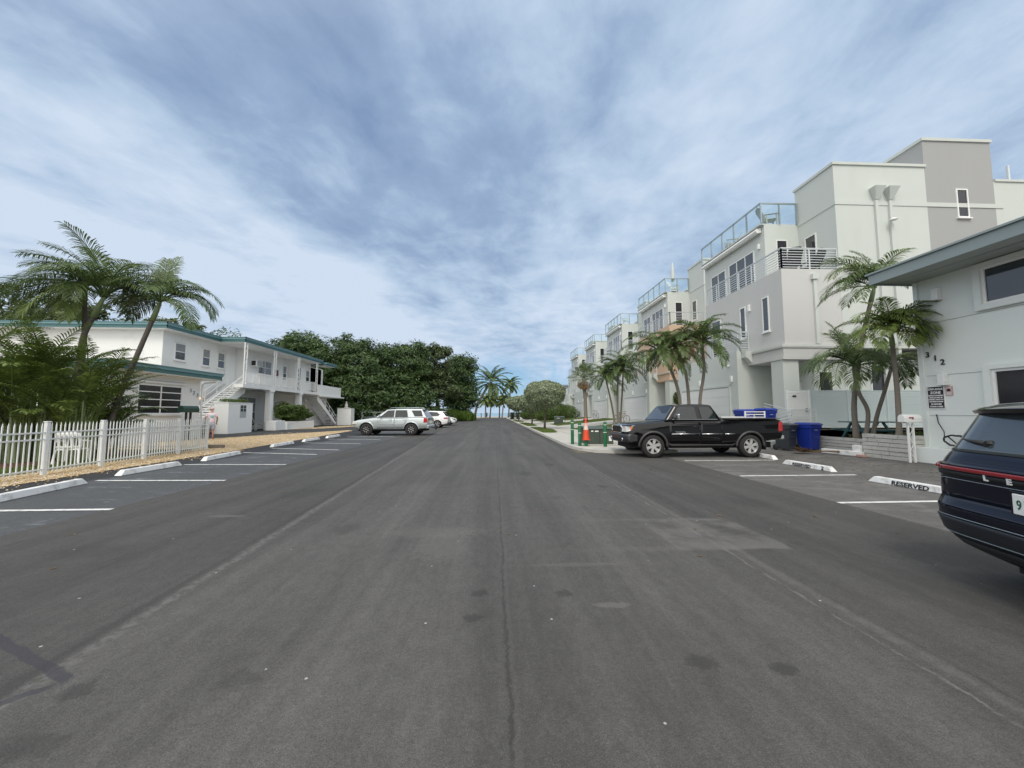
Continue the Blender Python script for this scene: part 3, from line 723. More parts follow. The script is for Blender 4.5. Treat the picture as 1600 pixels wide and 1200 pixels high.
    if detail:
        for xx in (19.35, 20.1):
            m = MB(); m.box(xx, xx + .15, y0 - .13, y0 - .017, 5.0 if xx > 0 else 0, 12.34); P_('downspout', m, MAT['stucco'])
            m = MB(); m.add([(xx - .22, y0 - .017, 12.95), (xx + .37, y0 - .017, 12.95), (xx + .37, y0 - .40, 12.95), (xx - .22, y0 - .40, 12.95),
                             (xx, y0 - .017, 12.35), (xx + .15, y0 - .017, 12.35), (xx + .15, y0 - .15, 12.35), (xx, y0 - .15, 12.35)],
                            [(0, 1, 2, 3), (4, 7, 6, 5), (0, 4, 5, 1), (1, 5, 6, 2), (2, 6, 7, 3), (3, 7, 4, 0)]); P_('downspout_head', m, MAT['stucco'])
            m = MB(); m.box(xx, xx + .15, y0 - .03, y0 + .098, .85, 4.7); P_('downspout', m, MAT['stucco'])
        m = MB(); m.lathe([(.02, .12), (.16, .03), (.17, 0), (.02, 0)], (20.05, y0 - .3, 11.2), 'z', 16); P_('dome_camera', m, MAT['trimw'], sharp=40)
        win_y(T, y0 - .01, 23.85, 24.5, 11.55, 13.1, -1, 1, 1, .07)
        win_y(T, y0 + .10, 15.95, 16.7, 1.7, 3.55, -1, 1, 1, .05, sill=False); win_y(T, y0 + .10, 18.65, 19.45, 1.5, 3.9, -1, 1, 1, .05, sill=False)
        m = MB(); m.box(18.0, 18.4, y0 + .04, y0 + .098, 1.0, 4.0); P_('panel_trim', m, S)
    return T
townhouse(18.1, 'nearest townhouse with grey upper walls, a dark grey lift tower and white bar balconies', MAT['stuccog'], None, '306', True)
townhouse(30.4, 'townhouse with a peach-coloured upper wall, second from the camera', MAT['stuccop'], None, '306', False)
townhouse(42.6, 'third white townhouse, behind the pair of slim palms and above the second garage door', MAT['stucco'], None, '308', False)
townhouse(54.8, 'fourth townhouse, pale, behind the shaggy sabal palm', MAT['stucco'], None, '', False)
townhouse(67.0, 'farthest townhouse of the row, small behind the round silver tree', MAT['stucco'], None, '', False)
for o in list(col.objects):
    pass
# dark glazed bay at the very end of the row
E_ = empty('beach_house', (15.0, 86, .8), 'distant dark-windowed house at the sea end of the row, above the clipped tree', 'house')
m = MB(); m.box(12.2, 22, 82, 92, 0, 7.2); m.build('wall', MAT['stucco'], E_)
m = MB(); m.box(11.9, 22, 81.6, 92, 7.2, 7.5); m.build('roof', MAT['alu'], E_)
for i in range(4): win_x(E_, 12.2, 82.4 + i * 2.3, 84.4 + i * 2.3, 4.2, 6.9, -1, 2, 2, .08, sill=False)
for i in range(3): win_y(E_, 82, 12.5 + i * 1.6, 13.8 + i * 1.6, 4.2, 6.9, -1, 1, 2, .08, sill=False)

# terrace furniture
def lounge_chair(x, y, z, rz, label, mat, group='chairs on the roof terraces'):
    r = empty('terrace_chair', (x, y, z), label, 'chair', group, rz)
    m = MB(); m.box(-.28, .28, -.3, .3, .36, .41); m.build('seat', mat, r, local=True, bevel=.01)
    m = MB(); m.add([(-.28, .26, .40), (.28, .26, .40), (.34, .55, 1.05), (.2, .62, 1.2), (-.2, .62, 1.2), (-.34, .55, 1.05), (-.28, .30, .40), (.28, .30, .40), (.34, .59, 1.05), (.2, .66, 1.2), (-.2, .66, 1.2), (-.34, .59, 1.05)],
                    [(0, 1, 2, 3, 4, 5), (11, 10, 9, 8, 7, 6), (0, 6, 7, 1), (1, 7, 8, 2), (2, 8, 9, 3), (3, 9, 10, 4), (4, 10, 11, 5), (5, 11, 6, 0)]); m.build('backrest', mat, r, local=True)
    for sx in (-1, 1):
        for sy in (-.26, .24):
            m = MB(); m.box(sx * .30 - .03, sx * .30 + .03, sy - .03, sy + .03, 0, .62); m.build('leg', mat, r, local=True)
        m = MB(); m.box(sx * .30 - .06, sx * .30 + .06, -.34, .36, .622, .65); m.build('armrest', mat, r, local=True)
    return r
lounge_chair(16.0, 20.95, 12.3, R(70), 'grey slatted chair at the glass corner of the nearest roof terrace', MAT['soffit'])
lounge_chair(15.75, 24.2, 12.3, R(250), 'pale chair halfway along the glass rail of the nearest roof terrace', MAT['soffit'])
lounge_chair(16.3, 33.4, 12.3, R(40), 'white chair beside the closed parasol on the second roof terrace', MAT['trimw'])
lounge_chair(15.9, 45.5, 12.3, R(60), 'grey chair behind glass on the third roof terrace', MAT['metal'])
lounge_chair(15.5, 18.9, 8.72, R(160), 'dark wicker chair on the grey balcony behind the white bars, towards the road', MAT['black'], 'dark chairs on the grey balcony')
lounge_chair(16.6, 19.0, 8.72, R(200), 'dark wicker chair on the grey balcony behind the white bars, beside the tall wall', MAT['black'], 'dark chairs on the grey balcony')
u = empty('parasol', (15.9, 32.95, 12.3), 'closed beige parasol standing on the second roof terrace', 'parasol')
m = MB(); m.tube([(0, 0, 0), (0, 0, 2.6)], .025, 8); m.build('pole', MAT['trimw'], u, local=True)
m = MB(); m.lathe([(.01, 2.75), (.07, 2.5), (.13, 1.9), (.17, 1.2), (.14, .95), (.02, .95)], n=10); m.build('canopy', MAT['stucco'], u, local=True)
m = MB(); m.lathe([(.01, .08), (.25, .06), (.28, 0), (.01, 0)], n=14); m.build('base', MAT['metal'], u, local=True)

# ---------- white fence and gate beside the nearest townhouse ----------
F = empty('garden_fence', (17, 17.0, .7), 'pale blue-white horizontal board fence between the townhouse and building 312', 'fence')
def board_panel(x0, x1, y, z0, z1, mat, parent, name='board_panel'):
    m = MB(); n = 14; h = (z1 - z0) / n
    for i in range(n): m.box(x0, x1, y - .012, y + .012, z0 + i * h, z0 + (i + 1) * h - .012)
    m.box(x0, x1, y + .014, y + .02, z0, z1)
    return m.build(name, mat, parent)
xs = [14.45, 16.3, 18.2, 20.1, 22.0]
for a_, b_ in zip(xs, xs[1:]): board_panel(a_ + .04, b_ - .04, 17.05, .80, 2.50, MAT['fenceb'], F)
for x in xs:
    m = MB(); m.box(x - .04, x + .04, 17.0, 17.1, .5, 2.55); m.build('post', MAT['fenceb'], F)
m = MB(); m.box(13.35, 22, 17.03, 17.07, 2.502, 2.54); m.build('top_rail', MAT['fenceb'], F)
g = empty('garden_gate', (13.9, 17.0, .7), 'white boarded gate with a small keypad box, left of the pale blue fence', 'gate')
board_panel(13.4, 14.38, 17.0, .80, 2.50, MAT['fencew'], g, 'gate_panel')
for x in (13.36, 14.40): m = MB(); m.box(x - .04, x + .04, 16.95, 17.05, .5, 2.54); m.build('post', MAT['fencew'], g)
m = MB(); m.box(14.2, 14.28, 16.93, 16.985, 1.55, 1.72); m.build('latch', MAT['alu'], g)
m = MB(); m.box(13.62, 13.78, 16.96, 16.985, 2.22, 2.30); m.build('name_plate', MAT['black'], g)
hr = empty('stair_railing', (13.5, 16.5, .6), 'white horizontal-bar railing in front of the garden gate', 'railing')
rail_y(hr, 16.6, 13.25, 14.35, .55, 1.62, 8, 1.1, MAT['metal'], 'bar_panel')
m = MB()
for i in range(8):
    z = .62 + i * .14; m.beam((13.25, 16.6, z), (12.55, 17.6, z - .30), .028)
    m.beam((13.25, 16.6, z), (13.0, 18.0, z + .35), .028)
m.build('sloping_bars', MAT['metal'], hr)

# ---------- building 312 ----------
B = empty('apartment_house', (14.5, 6, 0), 'pale green-white two-storey house numbered 312 at the right edge', 'building')
m = MB(); m.box(13.3, 24, -9, 11.3, -.01, 5.62); m.build('wall', MAT['w312'], B)
rf = MB(); rf.box(11.95, 25, -10, 11.44, 5.60, 5.62); rs = rf.build('soffit', MAT['soffit'], B)
m = MB(); m.box(11.93, 11.97, -10, 11.48, 5.55, 5.86); m.box(11.97, 25, 11.44, 11.48, 5.55, 5.86); m.build('fascia', MAT['fascia312'], B)
m = MB(); m.add([(11.87, -10, 5.862), (11.87, 11.54, 5.862), (25, 11.54, 6.9), (25, -10, 6.9), (11.87, -10, 5.915), (11.87, 11.54, 5.915), (25, 11.54, 6.955), (25, -10, 6.955)],
                [(0, 1, 2, 3), (4, 7, 6, 5), (0, 4, 5, 1), (1, 5, 6, 2), (2, 6, 7, 3), (3, 7, 4, 0)]); m.build('roof', MAT['fascia312'], B)
# soffit boards
m = MB(); m.box(12.6, 12.63, -10, 11.4, 5.590, 5.599); m.build('soffit_joint', MAT['alu'], B)
m = MB(); m.box(13.24, 13.299, 11.24, 11.36, 0, 5.59); m.build('corner_trim', MAT['w312'], B)
for z in (4.22, 2.62, 1.42):
    m = MB(); m.box(13.285, 13.2995, -9, 11.2, z, z + .012); m.build('band_joint', MAT['soffit'], B)
def recess_window(y0, y1, z0, z1, cols, curtain):
    w = win_x(B, 13.3, y0, y1, z0, z1, -1, cols, 1, .07, glass=MAT['winglass2'] if not curtain else MAT['winglass'], sill=False, blind=curtain)
    m = MB(); m.box(13.20, 13.30, y1 + .002, y1 + .16, z0 - .14, z1 + .12); m.box(13.20, 13.30, y0, y1, z1 + .002, z1 + .12); m.box(13.18, 13.30, y0, y1, z0 - .14, z0 - .002)
    m.build('surround', MAT['w312'], w)
recess_window(7.0, 9.66, 4.42, 5.45, 2, True); recess_window(3.2, 5.9, 4.42, 5.45, 2, False)
recess_window(7.0, 9.62, 1.05, 2.66, 1, False)
for y, zc in ((10.70, 5.05), (10.72, 2.50)):
    m = MB(); m.box(13.13, 13.298, y - .085, y + .085, zc - .13, zc + .16); m.box(13.11, 13.298, y - .10, y + .10, zc - .19, zc - .133); m.build('wall_light', MAT['trimw'], B, bevel=.012)
for s, y, z in (('3', 11.12, 3.20), ('1', 10.92, 3.07), ('2', 10.74, 2.93)):
    text_obj(s, .23, MAT['black'], B, (13.28, y, z), (0, -1, 0), (0, 0, 1), 'lettering', .02, 'CENTER', .004)
m = MB(); m.tube([(13.27, 11.0, 1.45), (13.25, 10.95, 1.2), (13.22, 10.8, .95), (13.1, 10.7, .8), (12.95, 10.6, .74)], .012, 6); m.build('cable', MAT['black'], B)
# signs on the wall
s = empty('tow_away_sign', (13.29, 10.98, 1.95), 'black and white TOW-AWAY ZONE notice on the wall of building 312', 'sign')
m = MB(); m.box(13.27, 13.297, 10.75, 11.2, 1.62, 2.30); m.build('plate', MAT['white2'], s)
m = MB(); m.box(13.266, 13.2695, 10.77, 11.18, 1.64, 2.28); m.build('face', MAT['black'], s)
for t, sz, z in (('TOW-AWAY', .085, 2.18), ('ZONE', .10, 2.07), ('UNAUTHORIZED', .05, 2.00), ('VEHICLES WILL BE', .042, 1.94), ('TOWED AWAY AT', .046, 1.88), ("OWNER'S EXPENSE", .042, 1.82), ('24 HOURS', .06, 1.74), ('7 DAYS A WEEK', .048, 1.67)):
    text_obj(t, sz, MAT['white2'], s, (13.264, 10.975, z), (0, -1, 0), (0, 0, 1), 'lettering', .003, 'CENTER', .003)
s = empty('small_notice', (13.29, 10.63, 2.15), 'small pink and white notice beside the black tow-away sign', 'sign')
m = MB(); m.box(13.275, 13.297, 10.55, 10.72, 2.00, 2.28); m.build('plate', PM('faded_pink', (.55, .38, .38), .5, .15, 9), s)
m = MB(); m.prism([(10.59, 2.13), (10.68, 2.13), (10.69, 2.17), (10.655, 2.20), (10.60, 2.19)], 'x', 13.268, 13.2735); m.build('emblem', MAT['tyre'], s)
m = MB()
for z in (2.235, 2.085, 2.055, 2.03): m.box(13.270, 13.2745, 10.575, 10.695, z, z + .012)
m.build('text_lines', MAT['white2'], s)

# ---------- planters ----------
def ledge_planter(x0, x1, y0, y1, h, rows, label):
    p = empty('stone_planter', (x0, (y0 + y1) / 2, 0), label, 'planter')
    m = MB(); random.seed(int(h * 100)); rh = h / rows
    for r in range(rows):
        z0 = r * rh + .004; z1 = (r + 1) * rh - .012
        def run(a, b, fn):
            t = a
            while t < b - .02:
                e = min(b, t + random.uniform(.25, .6)); 
                if b - e < .15: e = b
                fn(t + .005, e - .005, random.uniform(0, .035)); t = e
        run(y0, y1, lambda a, b, j: m.box(x0 - .03 + j * .8, x0 + .18, a, b, z0, z1))
        run(x0 + .185, x1, lambda a, b, j: m.box(a, b, y0 - .03 + j * .8, y0 + .18, z0, z1))
    m.build('ledge_stones', MAT['stone'], p)
    m = MB(); m.box(x0 + .02, x1, y0 + .02, y1, 0, h - .10); m.build('soil_fill', MAT['soil'], p)
    return p
ledge_planter(12.98, 22.0, 12.86, 15.6, .58, 5, 'long low planter of grey ledge stone behind the bins')
ledge_planter(12.70, 13.28, 11.36, 12.80, .80, 6, 'taller grey ledge-stone planter beside the white mailbox')
m = MB(); m.box(12.9, 13.298, 8.6, 11.33, 0, .46)
tag(m.build('low_wall', MAT['w312'], bevel=.01), 'low pale wall at the foot of building 312 under the coiled hose', 'wall')
m = MB(); m.box(13.0, 24, 15.62, 17.9, -.01, .78)
tag(m.build('planting_bed', MAT['soil']), kind='structure')
m = MB(); m.box(13.6, 22, 15.62, 15.70, .5, .80)
tag(m.build('retaining_board', MAT['trunkd']), 'dark timber retaining board under the pale blue fence', 'board')
m = MB(); m.box(10.6, 12.8, 15.9, 16.15, -.01, .32)
tag(m.build('retaining_kerb', MAT['w312'], bevel=.02), 'short pale kerb wall behind the tail of the black pickup', 'wall')
# picnic table
pt = empty('picnic_table', (14.6, 14.6, .5), 'dark teal picnic table behind the palms', 'table')
m = MB()
for i in range(5): m.box(13.9, 15.6, 14.3 + i * .15, 14.43 + i * .15, 1.12, 1.16)
m.build('table_top', MAT['teal2'], pt)
for yy in (13.95, 15.15):
    m = MB(); m.box(13.9, 15.6, yy, yy + .24, .82, .86); m.build('bench', MAT['teal2'], pt)
for xx in (14.2, 15.3):
    m = MB(); m.beam((xx, 14.1, .45), (xx, 14.55, 1.12), .07); m.beam((xx, 15.2, .45), (xx, 14.75, 1.12), .07); m.box(xx - .03, xx + .03, 13.95, 15.39, .76, .82); m.build('trestle', MAT['teal2'], pt)

# ---------- building 323 (left) ----------
D = empty('apartment_house', (-21, 30, 0), 'white two-storey motel-style building with teal roof edges and an outdoor stair', 'building')
def fascia(path, z, h, parent, name='roof_edge', t=.05):
    """stepped eave board along a polyline; outward is to the right of travel"""
    m = MB(); m2 = MB()
    for (x0, y0), (x1, y1) in zip(path, path[1:]):
        d = Vector((x1 - x0, y1 - y0, 0)).normalized(); n = Vector((d.y, -d.x, 0))
        a = Vector((x0, y0, 0)); b = Vector((x1, y1, 0))
        for mm, off, za, zb, e in ((m, 0.0, z - h, z - h * .45, .0), (m2, .05, z - h * .45 + .003, z, .05), (m2, .09, z + .003, z + .04, .09)):
            c = (a + b) / 2 + n * (off - t / 2); c.z = (za + zb) / 2
            mm.obox(c, d * ((b - a).length / 2 + e + .0), n * (t / 2), Vector((0, 0, (zb - za) / 2)))
    o = m.build(name, MAT['teal2'], parent); m2.build('gutter', MAT['teal'], o)
    return o
# single-storey wing
m = MB(); m.box(-30, -17.8, 18.4, 24.0, -.01, 3.5); m.build('wing_wall', MAT['white'], D)
m = MB(); m.box(-30, -17.25, 17.95, 24.9, 3.50, 3.56); m.build('wing_soffit', MAT['white2'], D)
fascia([(-30, 17.9), (-17.2, 17.9), (-17.2, 24.95)], 3.90, .34, D, 'wing_roof_edge')
m = MB(); m.box(-30, -17.2, 17.92, 24.93, 3.86, 3.935); m.build('wing_roof', MAT['roofing'], D)
m = MB(); m.box(-17.75, -17.2, 24.91, 24.95, 3.5, 3.93); m.build('wing_roof_end', MAT['teal2'], D)
m = MB(); m.tube([(-17.3, 24.6, 3.55), (-17.4, 24.7, 3.40), (-17.74, 24.3, 3.30), (-17.74, 24.1, 3.2), (-17.74, 24.1, .1)], .05, 8); m.build('downpipe', MAT['white2'], D)
# wing windows
w = win_x(D, -17.8, 19.9, 22.65, 1.42, 2.98, 1, 2, 4, .07, glass=MAT['winglass2'], head=True)
m = MB(); m.box(-17.79, -17.68, 19.6, 22.9, 3.06, 3.14); m.box(-17.79, -17.7, 19.6, 22.9, 3.22, 3.26); m.build('shutter_track', MAT['trimw'], w)
w = win_y(D, 18.4, -25.0, -22.4, 1.3, 3.0, -1, 2, 4, .07)
for s, y, z in (('3', 23.55, 2.70), ('2', 23.8, 2.58), ('3', 24.08, 2.46)):
    text_obj(s, .30, MAT['alu'], D, (-17.77, y - .28, z), (0, 1, 0), (0, 0, 1), 'lettering', .02, 'CENTER', .004)
# upper storey
m = MB(); m.box(-34, -22.0, 26.2, 50, -.01, 7.0); m.build('wall', MAT['white'], D)
m = MB(); m.box(-21.995, -21.3, 33.4, 40.3, 3.7, 7.0); m.box(-21.995, -20.5, 40.3, 43.5, 3.7, 7.0); m.build('balcony_wall', MAT['white'], D)
m = MB(); m.box(-35, -21.35, 25.65, 44.9, 6.98, 7.06); m.box(-21.35, -19.45, 30.55, 43.85, 6.98, 7.06); m.build('soffit', MAT['white2'], D)
fascia([(-35, 25.6), (-21.3, 25.6), (-21.3, 30.5), (-19.4, 30.5), (-19.4, 43.9), (-20.2, 43.9)], 7.36, .34, D)
fascia([(-20.3, 43.96), (-18.9, 43.96), (-18.9, 46.6), (-20.4, 46.6)], 7.12, .28, D)
m = MB(); m.box(-35, -21.3, 25.62, 49, 7.3, 7.38); m.box(-21.3, -19.4, 30.52, 43.9, 7.3, 7.375); m.build('roof', MAT['roofing'], D)
m = MB(); m.box(-20.4, -18.95, 44.0, 46.6, 6.86, 6.9); m.build('rear_soffit', MAT['white2'], D)
m = MB(); m.box(-23.0, -22.0, 44.5, 49.5, 3.7, 6.9); m.build('rear_wall', MAT['white'], D)
for a_, b_, z0, z1 in ((27.15, 28.1, 5.15, 6.35), (29.65, 30.45, 5.05, 6.35), (31.25, 32.05, 5.05, 6.30)):
    win_x(D, -22.0, a_, b_, z0, z1, 1, 1, 2, .06, head=True)
m = MB(); m.box(-21.98, -21.94, 32.25, 33.25, 3.74, 6.25); d = m.build('door', MAT['white2'], D)
m = MB(); m.box(-21.99, -21.92, 32.13, 32.24, 3.74, 6.36); m.box(-21.99, -21.92, 33.26, 33.37, 3.74, 6.36); m.box(-21.99, -21.92, 32.24, 33.26, 6.26, 6.36); m.build('door_frame', MAT['trimw'], d)
win_x(D, -21.3, 35.3, 37.4, 5.0, 6.30, 1, 2, 2, .06, head=True)
ac = MB(); ac.box(-21.29, -20.75, 34.25, 35.15, 5.55, 6.1); a0 = ac.build('air_conditioner', MAT['trimw'], D, bevel=.02)
m = MB()
for i in range(5): m.box(-20.748, -20.735, 34.32, 35.08, 5.6 + i * .095, 5.64 + i * .095)
m.box(-21.2, -20.85, 34.235, 34.248, 5.62, 6.04); m.build('grille', MAT['black'], a0)
m = MB(); m.box(-21.29, -21.22, 38.05, 38.5, 4.95, 5.65); m.build('red_shutter', PM('dark_red_paint', (.12, .02, .03), .5), D)
win_x(D, -21.3, 39.35, 40.05, 4.75, 6.2, 1, 1, 2, .06)
m = MB(); m.box(-20.49, -20.46, 40.75, 41.2, 3.75, 6.2); m.build('doorway', MAT['dark'], D)
m = MB(); m.box(-20.49, -20.44, 41.22, 42.1, 3.75, 6.25); m.build('door', MAT['white2'], D)
win_x(D, -20.5, 42.4, 43.2, 4.7, 6.1, 1, 1, 2, .06)
# balcony slab, posts, railing
m = MB(); m.box(-22.0, -19.4, 31.9, 43.3, 3.46, 3.73); m.box(-20.19, -19.4, 30.45, 31.9, 3.46, 3.73); m.build('balcony_slab', MAT['white'], D)
for y in (30.72, 34.75, 38.85, 42.75):
    m = MB()
    for yy in (-.16, .16): m.box(-19.50, -19.44, y + yy - .03, y + yy + .03, 3.73, 6.98)
    for i in range(7):
        z = 3.95 + i * .43; s = 1 if i % 2 else -1
        m.beam((-19.47, y - .13 * s, z), (-19.47, y + .13 * s, z + .43), .025)
    m.build('lattice_post', MAT['white2'], D)
for a_, b_ in ((30.95, 34.55), (34.95, 38.65), (39.05, 42.55)):
    m = MB(); m.box(-19.50, -19.45, a_, b_, 4.72, 4.77); m.box(-19.50, -19.45, a_, b_, 3.86, 3.90)
    n = 26
    for i in range(n + 1):
        y = a_ + (b_ - a_) * i / n; big = i % 6 == 0
        m.box(-19.49 - .01 * big, -19.46 + .01 * big, y - (.02 if big else .009), y + (.02 if big else .009), 3.73 if big else 3.90, 4.72)
    m.build('balcony_railing', MAT['white2'], D)
# lower storey features below the balcony
for y in (34.4, 39.4):
    m = MB(); m.box(-19.85, -19.42, y - .24, y + .24, 0, 3.30); m.box(-19.92, -19.35, y - .31, y + .31, 3.3, 3.458); m.build('column', MAT['white2'], D)
win_x(D, -22.0, 34.0, 36.4, .25, 2.9, 1, 2, 2, .07, sill=False); win_x(D, -22.0, 40.6, 42.2, 1.2, 2.6, 1, 2, 2, .07); win_x(D, -22.0, 47.2, 48.4, 1.3, 2.8, 1, 1, 2, .06)
# far parapet
m = MB(); m.box(-19.6, -19.4, 43.3, 49.3, 3.45, 4.6); m.box(-24, -19.6, 49.1, 49.3, 3.45, 4.6); m.build('parapet', MAT['white'], D)
m = MB(); m.box(-22.0, -19.2, 43.32, 49.9, 3.3, 3.448); m.build('porch_roof', MAT['white2'], D)
m = MB(); m.box(-22.02, -21.0, 43.6, 49.0, 0, 3.3); m.build('rear_lower_wall', MAT['white'], D)
# stair 1 comes down towards the camera
def stair(X0, X1, ya, yb, ztop, n, parent, name):
    """runs from (ya, ztop) to (yb, 0)"""
    m = MB(); dy = (yb - ya) / n; dz = ztop / n
    for i in range(n):
        y0_, y1_ = ya + dy * i, ya + dy * (i + 1); z = ztop - dz * i - dz
        m.box(X0, X1, min(y0_, y1_), max(y0_, y1_), z - .12, z)
    for X in (X0, X1):
        t = .06 if X == X1 else -.06
        prof = [(ya, ztop), (ya, ztop - .55), (yb, -.0), (yb, .18)]
        m.prism([(ya, ztop + .05), (ya, ztop - .62), (yb - (yb - ya) * .03, 0), (yb, 0), (yb, .20)], 'x', X + (.003 if t > 0 else -.003), X + t)
    o = m.build(name, MAT['white'], parent)
    r = MB()
    for X in (X0 - .03, X1 + .03):
        for h in (.92, .48): r.beam((X, ya, ztop + h), (X, yb, h + .1), .045)
        for i in range(6):
            t = i / 5; y = ya + (yb - ya) * t; z = ztop * (1 - t) + .1 * t; r.box(X - .022, X + .022, y - .022, y + .022, z, z + .92)
    r.build('handrail', MAT['white2'], o)
    return o
stair(-21.5, -20.2, 31.9, 26.0, 3.72, 20, D, 'staircase')
stair(-20.9, -19.6, 43.3, 48.6, 3.45, 18, D, 'staircase')
m = MB(); m.box(-20.17, -19.45, 31.5, 31.6, 3.74, 4.7); 
sg = MB(); sg.box(-21.99, -21.93, 31.6, 32.9, 2.35, 2.85); s0 = sg.build('teal_sign', MAT['teal'], D)
text_obj('OFFICE', .30, MAT['white2'], D, (-21.925, 32.25, 2.50), (0, 1, 0), (0, 0, 1), 'lettering', .006, 'CENTER')
m = MB(); m.lathe([(.001, -.16), (.08, -.14), (.14, -.07), (.16, 0), (.14, .07), (.08, .14), (.001, .16)], (-21.7, 29.1, 2.55), 'z', 14)
m.build('globe_lamp', PM('lit_globe', (1.0, .55, .2), .4, emit=1.6), D)
m = MB(); m.box(-21.99, -21.7, 29.07, 29.13, 2.66, 2.70); m.build('lamp_bracket', MAT['black'], D)
# ================= LEFT YARD AND SMALL THINGS =================
def picket_fence(pts, label, zt=1.22, dens=.115, cat='fence', mat=None, double=True):
    mat = mat or MAT['fencew']
    root = empty('picket_fence', (*pts[0], 0), label, cat)
    for (x0, y0), (x1, y1) in zip(pts, pts[1:]):
        a = Vector((x0, y0, 0)); b = Vector((x1, y1, 0)); d = (b - a); ln = d.length; d.normalize(); n = Vector((-d.y, d.x, 0))
        m = MB(); k = int(ln / dens)
        for i in range(1, k):
            c = a + d * (ln * i / k)
            m.obox(c + Vector((0, 0, zt * .5 + .02)), d * .010, n * .010, Vector((0, 0, zt * .5 - .04)))
            m.add([c + d * .016 + Vector((0, 0, zt - .02)), c + n * .016 + Vector((0, 0, zt - .02)), c - d * .016 + Vector((0, 0, zt - .02)), c - n * .016 + Vector((0, 0, zt - .02)), c + Vector((0, 0, zt + .06)), c + Vector((0, 0, zt - .05))],
                  [(0, 1, 4), (1, 2, 4), (2, 3, 4), (3, 0, 4), (1, 0, 5), (2, 1, 5), (3, 2, 5), (0, 3, 5)])
        m.build('pickets', mat, root)
        m = MB()
        for z in ((.14, zt - .20, zt - .36) if double else (.14, zt - .18)): m.obox((a + b) / 2 + Vector((0, 0, z)), d * (ln / 2 - .03), n * .016, Vector((0, 0, .018)))
        m.build('rails', mat, root)
    for x, y in pts:
        m = MB(); m.box(x - .04, x + .04, y - .04, y + .04, 0, zt + .05); m.box(x - .05, x + .05, y - .05, y + .05, zt + .05, zt + .075); m.build('post', mat, root, bevel=.006)
    return root
picket_fence([(-10.35, 4.6), (-10.55, 6.4), (-10.72, 8.15), (-10.88, 9.9), (-11.12, 11.5), (-11.35, 13.1), (-11.55, 14.7), (-11.75, 16.35)], 'white metal picket fence along the gravel strip on the left')
picket_fence([(-12.1, 16.4), (-14.0, 16.42), (-16.0, 16.44), (-18.0, 16.46), (-20.0, 16.48), (-22.0, 16.5)], 'white picket fence at the back of the yard, before the one-storey wing', 1.14)

# mailboxes
r = empty('mailbox', (-16.9, 22.0, 0), 'dark green double mailbox on two posts beside the man', 'mailbox')
m = MB()
prof = [(-.28, 0), (.28, 0), (.28, .22), (.2, .32), (.08, .36), (-.08, .36), (-.2, .32), (-.28, .22)]
m.prism([(-16.9 + a * .6, 1.52 + b) for a, b in prof], 'y', 21.5, 22.6); m.build('box', PM('dark_green_paint', (.015, .05, .035), .4), r)
for yy in (21.9, 22.2): m = MB(); m.box(-16.94, -16.86, yy - .04, yy + .04, 0, 1.52); m.build('post', MAT['black'], r)
r = empty('mailbox', (12.62, 11.2, 0), 'white mailbox with a red flag on a twin lattice post beside the stone planter', 'mailbox')
m = MB(); prof = [(-.10, 0), (.10, 0), (.10, .12), (.075, .19), (.03, .225), (-.03, .225), (-.075, .19), (-.10, .12)]
m.prism([(12.62 + a * 1.05, 1.24 + b) for a, b in prof], 'y', 10.98, 11.48)
m = MB(); m.prism([(11.2 + a * 1.05, 1.22 + b) for a, b in prof], 'x', 12.36, 12.92)
bx = m.build('box', MAT['white2'], r, bevel=.008)
m = MB(); m.box(12.50, 12.62, 11.085, 11.093, 1.33, 1.37); m.box(12.60, 12.64, 11.085, 11.093, 1.30, 1.372); m.build('flag', PM('red_flag', (.35, .03, .04), .5), bx)
m = MB(); m.box(12.45, 12.83, 11.12, 11.28, 1.18, 1.218); m.build('shelf', MAT['white2'], r)
for xx in (12.56, 12.72): m = MB(); m.box(xx - .022, xx + .022, 11.178, 11.222, 0, 1.18); m.build('post', MAT['white2'], r)
m = MB()
for i in range(5):
    z = .12 + i * .22; s_ = 1 if i % 2 else -1; m.beam((12.64 - .06 * s_, 11.2, z), (12.64 + .06 * s_, 11.2, z + .2), .014)
m.build('lattice', MAT['white2'], r)

# white enclosures
def enclosure(x0, x1, y0, y1, h, label, sign):
    r = empty('rubbish_enclosure', ((x0 + x1) / 2, y0, 0), label, 'enclosure')
    m = MB(); m.box(x0, x1, y0, y1, -.01, h); m.build('wall', MAT['white2'], r, bevel=.015)
    m = MB(); m.box(x0 - .03, x1 + .03, y0 - .03, y1 + .03, h + .003, h + .05); m.build('cap', MAT['stone'] if not sign else MAT['white2'], r)
    if sign:
        m = MB(); m.box(x1 + .002, x1 + .02, y0 + 1.25, y0 + 1.95, 1.15, 2.08); m.build('meter_cover', MAT['soffit'], r)
        m = MB()
        for i in range(2):
            for j in range(2): m.lathe([(.001, .03), (.1, .03), (.12, 0)], (x1 + .021, y0 + 1.43 + i * .34, 1.95 - j * .25), 'x', 12)
        m.build('dials', MAT['black'], r)
    return r
enclosure(-20.1, -19.05, 28.45, 31.2, 2.22, 'white boxed enclosure with meters near the first stair', True)
enclosure(-19.4, -17.75, 48.4, 49.6, 2.05, 'white enclosure with a finial beside the far stair', False)
m = MB(); m.lathe([(.28, 0), (.3, .05), (.16, .12), (.2, .3), (.13, .5), (.05, .6), (.12, .7), (.02, .82)], (-18.5, 48.9, 2.10), 'z', 14)
tag(m.build('finial', MAT['stone'], sharp=50), 'pale stone finial on top of the far white enclosure', 'ornament')
